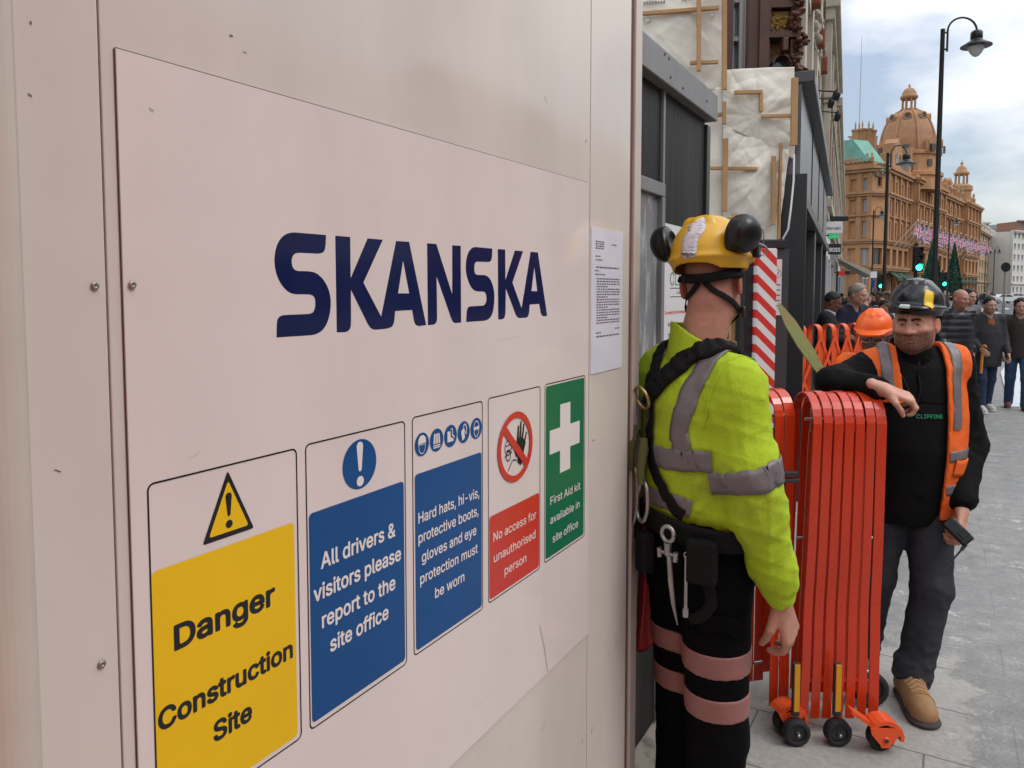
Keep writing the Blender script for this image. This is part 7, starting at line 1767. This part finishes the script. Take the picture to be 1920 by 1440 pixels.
# jeans, boots
pv = Vol(axis_grid(-.28, .32, .0075), axis_grid(-.28, .34, .0075), axis_grid(.06, 1.0, .0075))
pv.add(p_loft([(.84, -.005, -.015, .165, .125), (.92, -.01, -.02, .178, .135), (.99, -.01, -.02, .175, .13)]), 0)
for s_ in 'LR':
    k, a = np.array(JM['kn' + s_]), np.array(JM['an' + s_]); pv.add(p_cone(np.array(JM['hip' + s_]), k, .108, .082), .04); pv.add(p_cone(k, a + [0, 0, -.015], .080, .074, cut=True), .03); pv.add(p_cone(a + [0, 0, .05], a + [0, .0, .01], .080, .082, cut=True), .01)
pv.folds(.006, .085, 51, n=6, zdir=2.0, wfn=lambda X, Y, Z: .45 + .7 * np.exp(-((Z - .17) / .12) ** 2) + .4 * np.exp(-((Z - .5) / .1) ** 2)); pv.mesh("jeans", M_jean, M2)
for s_, h, t_ in (('L', (.0, .05, 0), (.045, .345, 0)), ('R', (.135, -.16, 0), (.20, .12, 0))):
    sv_ = Vol(axis_grid(h[0] - .12, h[0] + .18, .005), axis_grid(h[1] - .1, h[1] + .38, .005), axis_grid(-.02, .2, .005)); shoe(sv_, h, t_, 1.2, .13); d = np.array(t_) - np.array(h); d /= np.linalg.norm(d)
    sv_.add(p_ell(np.array(t_) - d * .05 + [0, 0, .05], (.046, .05, .042)), .012); so = sv_.mesh("boot", [M_leather, M_sole], M2, mi=lambda P: (P[:, 2] < .027).astype(int))
    r_ = np.array([-d[1], d[0], 0]); tp = np.array(t_); ribbon("toe_seam", sv_, [tp - d * .095 - r_ * .07 + [0, 0, .03], tp - d * .085 - r_ * .03 + [0, 0, .1], tp - d * .08 + [0, 0, .12], tp - d * .085 + r_ * .03 + [0, 0, .1], tp - d * .095 + r_ * .07 + [0, 0, .03]], .007, MATS["tan_boot_leather"], so, off=.0005, thick=.003, cols=3)
    for k in range(4):
        c = np.array(h) + d * (.135 + .022 * k); r_ = np.array([-d[1], d[0], 0]); ribbon("boot_lace", sv_, [c - r_ * .035 + [0, 0, .10], c + [0, 0, .14], c + r_ * .035 + [0, 0, .10]], .006, M_batten, so, off=.001, thick=.003, n=4, cols=3)
# helmet
kv, HK = helmet_vol(Hm(0, -.008, .052), hR @ rotm(0, R(3), R(-5)), .96, peak=.018); ho = kv.mesh("helmet", M_bhel, M2)
P_ = lambda *p: HK(*p)
ribbon("helmet_sticker", kv, [P_(.040, .2, .088), P_(.012, .2, .090), P_(-.016, .2, .088)], .036, M_signw, ho, off=.001, thick=.0006)
text_wrap("sticker_lettering", kv, "CLIPFINE", kv.project(np.array([P_(.012, .2, .084)]), .002)[0], -np.array(hR[:, 0]) * .97, .062, .015, M_clipg, ho, .0022, .02)
ribbon("helmet_sticker", kv, [P_(-.085, .13, .045), P_(-.085, .11, .075), P_(-.075, .09, .105)], .042, mat("yellow_sticker", (.75, .50, .02), .4), ho, off=.001, thick=.0006)
ribbon("helmet_groove", kv, [P_(-.035, .13, .12), P_(-.042, .06, .16), P_(-.042, -.03, .17)], .005, M_muff, ho, off=.0005, thick=.001)
# two-way radio in his left hand
rc_ = np.array((-.105, .235, .785)); mb = MB(); rot = Matrix.Rotation(R(42), 3, 'Y') @ Matrix.Rotation(R(25), 3, 'X')
mb.box(tuple(rc_), (.055, .034, .115), 0, 0, rot, .008); mb.box(tuple(rc_ + np.array(rot @ Vector((-.008, .018, -.02)))), (.036, .006, .03), 0, 0, rot, .002)
a = rc_ + np.array(rot @ Vector((.014, 0, -.055))); dirn = np.array((.70, .30, -.62)); dirn /= np.linalg.norm(dirn)
mb.tube([a, a + dirn * .03], .007, 8); mb.tube([a + dirn * .03, a + dirn * .17], [.0042, .0025], 8)
rd_ = tag(mb.build("handheld_radio", M_muff), "black two-way radio with thin aerial in the bearded man's lowered hand", "radio"); rd_.location = M2.location; rd_.rotation_euler = M2.rotation_euler

# ------------------------------------------------------------------ figures behind
def figure(label, px, D, face_px_dir, spec, z_top=None, group=None, lean=0.0):
    """face_px_dir: angle of the facing direction, 0 = to the camera, +90 = to the right of the picture"""
    c = at(px, 546, D); f = -AX * math.cos(R(face_px_dir)) + RT * math.sin(R(face_px_dir)); t = thing("person", label, "person", (c[0], c[1], spec.get('z', 0)), math.atan2(f[1], f[0]) - R(90), group)
    k = spec.get('h', 1.75) / 1.75; res = spec.get('res', .0085); wl = spec.get('walk', 0)
    J = dict(pelvis=(0, 0, .96), chest=(0, lean * .5, 1.33), neck=(0, .03 + lean * .8, 1.53), shR=(.185, lean * .6, 1.43), shL=(-.185, lean * .6, 1.43), elR=(.245, -.03 + lean * .5 + wl * .08, 1.14), elL=(-.245, -.03 + lean * .5 - wl * .08, 1.14), wrR=(.235, .10 + lean * .5 + wl * .14, .91), wrL=(-.235, .10 + lean * .5 - wl * .14, .91),
             hipR=(.09, 0, .93), hipL=(-.09, 0, .93), knR=(.10, .05 - wl * .10, .50), knL=(-.10, .05 + wl * .16, .50), anR=(.10, -.03 - wl * .26, .09), anL=(-.10, -.03 + wl * .20, .09), toeR=(.12, .12 - wl * .26, .03), toeL=(-.12, .12 + wl * .22, .03))
    J.update(spec.get('J', {}))
    for q in ('sh', 'el', 'wr'):
        pass
    hc = np.array(spec.get('hc', (0, .065 + lean * 1.0, 1.635))); hR = rotm(R(spec.get('yaw', 0)), R(spec.get('pitch', -4)), 0); fine = res < .012
    xs, ys, zs = axis_grid(-.44, .44, res), axis_grid(-.46, .56, res), axis_grid(0, 1.80, res)
    v = Vol(xs, ys, zs); body_core(v, J); H = head(v, hc, hR, 1.0, face=fine, jaw=spec.get('jaw', 1.05)); v.add(p_cone((0, lean * .6, 1.44), H(0, -.03, -.05), .058, .056), .04)
    for s_, sg in (('R', 1), ('L', -1)):
        w_ = np.array(J['wr' + s_]); d = w_ - np.array(J['el' + s_])
        if fine: hand(v, w_ + d / np.linalg.norm(d) * .01, d, spec.get('hn' + s_, (.8 * sg, .4, .3)), sg, curl=spec.get('curl', .6))
        else: v.add(p_cone(w_, w_ + d / np.linalg.norm(d) * .12, .034, .03), .02)
    sk = spec['skin']; v.mesh("body", M_skin, t, skin_color(H, hc, hR, 1.0, sk, beard=spec.get('beard'), stub=spec.get('stub')))
    j = Vol(xs, ys, axis_grid(.55, 1.64, res)); hem = spec.get('hem', .86); fat = spec.get('fat', .0)
    j.add(p_loft([(hem, 0, 0, .185 + fat, .135 + fat), (hem + .06, 0, 0, .19 + fat, .14 + fat), (1.05, 0, lean * .2, .19 + fat, .14 + fat), (1.22, 0, lean * .4, .20 + fat, .14 + fat * .6), (1.36, 0, lean * .55, .195, .13), (1.43, 0, lean * .65, .16, .11), (1.48, 0, lean * .75, .10, .09), (1.50, 0, lean * .8, .085, .085)]), 0)
    for s_ in 'LR':
        sh = np.array(J['sh' + s_]); j.add(p_cone((sh[0] * .3, sh[1], 1.445), sh, .06, .068), .05); j.add(p_cone(sh, J['el' + s_], .072, .066), .05); j.add(p_cone(J['el' + s_], J['wr' + s_], .064, .048, cut=True), .04)
    if spec.get('hood'): j.add(p_ell((0, -.085 + lean * .8, 1.47), (.10, .075, .075)), .03)
    if spec.get('quilt'): j.D = (j.D - .007 * np.abs(np.sin(j.zs * 6.283 / .085 * .5))[None, None, :]).astype(np.float32)
    else: j.folds(.004, .11, len(label), n=5)
    j.sub(p_cone((0, .05 + lean * .8, 1.42), H(0, .0, -.07), .048, .056), .004); jo = j.mesh("coat" if hem < .85 else "jacket", spec['top'], t)
    if spec.get('under'):
        ribbon("shirt_front", j, [(0, .2 + lean, 1.47), (0, .2 + lean, 1.38), (0, .22 + lean * .6, spec.get('und', 1.2))], .09, spec['under'], t, off=.001, thick=.002)
    if spec.get('collar'):
        cv = Vol(axis_grid(-.13, .13, .006), axis_grid(-.1 + lean, .2 + lean, .006), axis_grid(1.42, 1.6, .006)); cv.add(p_cone((0, .01 + lean * .8, 1.45), (0, .035 + lean * .9, 1.535), .085, .078, cut=True), 0); cv.sub(p_cone((0, .012 + lean * .8, 1.43), (0, .04 + lean * .9, 1.56), .076, .069), .002); cv.clip(lambda X, Y, Z: Z - (1.54 - .5 * np.maximum(Y - .02 - lean, 0))); cv.mesh("collar", spec['collar'], t)
    p = Vol(xs, ys, axis_grid(.03, 1.02, res)); p.add(p_loft([(.86, 0, 0, .16, .12), (.95, 0, 0, .172, .13), (1.0, 0, 0, .17, .125)]), 0)
    for s_ in 'LR':
        kn, an = np.array(J['kn' + s_]), np.array(J['an' + s_]); p.add(p_cone(J['hip' + s_], kn, .10, .075), .04); p.add(p_cone(kn, an + [0, 0, -.03], .072, .064, cut=True), .03)
    p.folds(.004, .09, 7 + len(label), n=5, zdir=1.6); p.mesh("trousers", spec['legs'], t)
    for s_ in 'LR':
        an, to = np.array(J['an' + s_]), np.array(J['toe' + s_]); d = to - an; d[2] = 0; d /= np.linalg.norm(d); h = np.array((an[0], an[1], 0)) - d * .07; q = max(.007, res * .8)
        s2 = Vol(axis_grid(h[0] - .15, h[0] + .2, q), axis_grid(h[1] - .15, h[1] + .40, q), axis_grid(-.02, .2, q)); shoe(s2, h, h + d * .27); s2.mesh("shoe", spec.get('shoes', M_sole), t)
    if spec.get('hair'):
        hm, vol_, back, top = spec['hair']; q = max(.006, res * .8); ex_ = .14 if back < -.1 else 0; hv = Vol(*(axis_grid(g - .16 - (ex_ if i == 2 else 0), g + .16, q) for i, g in enumerate(H(0, -.01, .02)))); gg = np.stack(np.meshgrid(hv.xs, hv.ys, hv.zs, indexing='ij'), -1).reshape(-1, 3)
        Q = (gg - _V(hc)) @ hR; d1 = p_ell((0, -.012, .030), (.079 + vol_, .101 + vol_, .090 + vol_ + top)); D1 = d1[0](Q[:, 0], Q[:, 1], Q[:, 2])
        if back < -.1: D1 = np.minimum(D1, p_ell((0, -.050, -.095), (.098, .062, .15))[0](Q[:, 0], Q[:, 1], Q[:, 2]))
        wob = .007 * np.sin(Q[:, 0] * 110 + 1) + .005 * np.sin(Q[:, 2] * 150 + Q[:, 0] * 60); reg = wob + np.maximum(Q[:, 1] - (.062 + .35 * (Q[:, 2] - .06)) * np.where(Q[:, 2] > .045, 1, 0) - np.where(Q[:, 2] > .045, 0, .012), back - Q[:, 2]); hv.D = np.maximum(D1 + (vol_ + .003) * np.exp(np.minimum(reg, 0) / .016), reg).reshape(hv.D.shape).astype(np.float32)
        hv.folds(.004, .035, 5, n=4, zdir=.6); hv.mesh("hair", hm, t)
    if fine: eyes(t, H, hR, 1.0, (.03, .02, .015), (0, 0), .5)
    t.scale = (k, k, k)
    return t, H, hR, v, j
M_navyc = mat("navy_cloth", (.012, .015, .035), .85, var=.15, vscale=6, bump=.15, bscale=70); M_blackc = mat("black_knit", (.011, .011, .013), .9, var=.15, vscale=6, bump=.2, bscale=90)
M_puff = mat("black_quilted_nylon", (.013, .014, .017), .35, var=.1, vscale=6, bump=.1, bscale=40); M_parka = mat("charcoal_parka", (.022, .022, .025), .75, var=.15, vscale=6, bump=.1, bscale=70)
M_bluej = mat("blue_denim", (.035, .075, .15), .85, var=.25, vscale=5, bump=.2, bscale=110); M_blue2 = mat("dark_blue_denim", (.018, .032, .07), .85, var=.25, vscale=5, bump=.2, bscale=110)
M_greyh = mat("grey_marl", (.13, .13, .135), .9, var=.12, vscale=8); M_brownj = mat("dark_brown_jacket", (.03, .022, .018), .7, var=.2, vscale=6); M_shirtw = mat("pale_shirt", (.55, .52, .58), .7); M_bluesw = mat("blue_sweater", (.012, .025, .075), .9, var=.1)
M_rust = mat("rust_jumper", (.25, .07, .025), .9); M_wshoe = mat("off_white_trainers", (.52, .50, .46), .6); M_hairk = mat("black_hair", (.010, .008, .007), .6, bump=.6, bscale=140); M_hairg = mat("grey_hair", (.30, .27, .23), .8, bump=.6, bscale=120, var=.2, vscale=30); M_brsh = mat("brown_shoe_leather", (.10, .05, .03), .6)
M_redc = mat("red_cloth_collar", (.45, .02, .025), .8); M_orh = mat("orange_helmet_shell", (.85, .12, .01), .35, var=.05, vscale=8)
WHITE_SK, TAN_SK, BROWN_SK, DARK_SK = (.50, .28, .21), (.46, .26, .175), (.17, .08, .048), (.11, .052, .034)
t, H, hR, v, j = figure("man in orange helmet and clear safety glasses standing behind the bearded man", 1646, 4.75, -40, dict(h=1.60, skin=DARK_SK, top=M_orv, legs=M_blkcloth, hem=.84, pitch=-12, yaw=6, collar=M_greyh))
kv, HK = helmet_vol(H(0, -.004, .036), hR, 1.05, peak=.035, res=.006); kv.mesh("helmet", M_orh, t)
mb = MB()
for sx in (-1, 1):
    a = [H(sx * .006, .112, .004), H(sx * .03, .110, .018), H(sx * .062, .092, .014), H(sx * .066, .086, -.004), H(sx * .04, .106, -.016), H(sx * .012, .112, -.010)]
    mb.tube(catmull(a, 4, True), .0018, 5, caps=False); mb.tube([H(sx * .064, .09, .008), H(sx * .084, .02, .006), H(sx * .084, -.02, .004)], .002, 5)
mb.build("safety_glasses", mat("clear_plastic", (.45, .45, .42), .15), t)
ribbon("reflective_strip", j, [(-.14, .2, 1.2), (-.14, .15, 1.40), (-.13, .0, 1.52), (-.13, -.15, 1.4)], .045, M_tape, t)
figure("man in black sweater over a white collar looking down behind the lattice barrier", 1552, 9.6, 62, dict(h=1.76, skin=BROWN_SK, top=M_blackc, legs=M_blkcloth, collar=M_shirtw, hair=(M_hairk, .006, -.04, .005), pitch=-22, J=dict(elR=(.24, .02, 1.15), wrR=(.12, .22, 1.18), elL=(-.24, .02, 1.15), wrL=(-.10, .24, 1.20))))
figure("grey-haired man in navy jacket and blue jumper leaning over the lattice barrier", 1590, 9.9, 20, dict(h=1.86, skin=WHITE_SK, top=M_navyc, legs=M_blue2, under=M_bluesw, und=1.0, hair=(M_hairg, .016, -.05, .006), pitch=-14, yaw=15, fat=.02, J=dict(elR=(.27, .06, 1.16), wrR=(.14, .26, 1.10), elL=(-.27, .06, 1.16), wrL=(-.12, .28, 1.10))), lean=.10)
figure("bald man in black quilted jacket walking towards the camera", 1795, 10.2, 8, dict(h=1.80, skin=(.50, .25, .185), top=M_puff, legs=M_blue2, quilt=True, fat=.025, beard=(.45, (.5, .45, .42)), collar=M_rust, walk=.5, yaw=10, pitch=-10))
_pk = figure("man in charcoal parka and blue jeans with white trainers walking towards the camera", 1853, 11.0, -6, dict(h=1.68, skin=(.48, .28, .20), top=M_parka, legs=M_blue2, hem=.70, fat=.03, hood=True, under=M_rust, und=1.36, hair=(M_hairk, .009, -.02, .016), shoes=M_wshoe, beard=(.55, (.45, .40, .38)), walk=-.55, pitch=-4, J=dict(wrR=(.20, .26, .99), elR=(.26, .02, 1.13))))
mb = MB(); mb.tube(catmull([(.20, .30, .90), (.20, .30, .99), (.205, .31, 1.03), (.18, .33, 1.04), (.165, .335, 1.01)], 5), .014, 8); mb.tube([(.20, .30, .90), (.20, .28, .62)], .02, 8); um = tag(mb.build("folded_umbrella", mat("orange_handle", (.75, .25, .03), .4)), "folded umbrella with orange handle held by the man in the charcoal parka", "umbrella"); um.location = _pk[0].location; um.rotation_euler = _pk[0].rotation_euler; um.scale = _pk[0].scale
figure("woman with dark hair in brown jacket and blue jeans at the right edge", 1915, 11.2, -30, dict(h=1.66, skin=WHITE_SK, top=M_brownj, legs=M_bluej, hair=(M_hairk, .02, -.22, .006), shoes=M_brsh, walk=.7, hem=.82))
figure("person in grey hooded top walking behind the bald man", 1812, 12.4, 12, dict(h=1.80, skin=WHITE_SK, top=M_greyh, legs=M_blkcloth, hood=True, hair=(M_hairk, .012, -.03, .01), walk=.4))
figure("walker in black coat with fair hair, back turned, beyond the lattice barrier", 1622, 13.5, 175, dict(h=1.76, skin=WHITE_SK, top=M_blackc, legs=M_blkcloth, hem=.7, hair=(M_hairg, .012, -.04, .004), res=.011))
figure("walker in dark jacket with a red collar left of the black helmet", 1655, 13.0, 20, dict(h=1.62, skin=WHITE_SK, top=M_parka, legs=M_blkcloth, collar=M_redc, hair=(M_hairb, .012, -.06, .004), res=.011))
# shoppers farther away: a few kinds, copied one by one
KINDS_ = []
rn = random.Random(11)
for k, (lb, sp) in enumerate([("distant shopper in black coat", dict(skin=WHITE_SK, top=M_blackc, legs=M_blkcloth, hem=.75, hair=(M_hairb, .008, -.04, .004), walk=.5)), ("distant shopper in navy jacket", dict(skin=TAN_SK, top=M_navyc, legs=M_blue2, hair=(M_hairk, .006, -.02, .004), walk=-.5)),
                              ("distant shopper in grey top", dict(skin=WHITE_SK, top=M_greyh, legs=M_blackc, hair=(M_hairg, .008, -.03, .004), walk=.5)), ("distant shopper in brown jacket", dict(skin=BROWN_SK, top=M_brownj, legs=M_bluej, hair=(M_hairk, .01, -.06, .004), walk=-.4)),
                              ("distant shopper in pale shirt", dict(skin=TAN_SK, top=M_shirtw, legs=M_blue2, hair=(M_hairb, .006, -.03, .004), walk=.5))]):
    sp['res'] = .02; spots = []
    for q in range(11):
        if rn.random() < .62: spots.append((rn.uniform(1572, 1668), rn.uniform(17, 55)))
        else: spots.append((rn.uniform(1765, 1872), rn.uniform(60, 105)))
    t = figure(lb, spots[0][0], spots[0][1], rn.uniform(0, 360), dict(sp), group="shoppers far up the street")[0]
    for px, D in spots[1:]:
        c2 = copy_tree(t); c = at(px, 546, D); c2.location = (c[0], c[1], 0 if c[1] < 91 and c[0] < KX else -.13); c2.rotation_euler = (0, 0, rn.uniform(0, 6.28)); s_ = rn.uniform(.92, 1.05); c2.scale = (s_, s_, s_)
        c2['label'] = lb + (" on the crowded pavement by the shops" if px < 1700 else " near the far junction")
    t['label'] = lb + (" on the crowded pavement by the shops" if spots[0][0] < 1700 else " near the far junction")
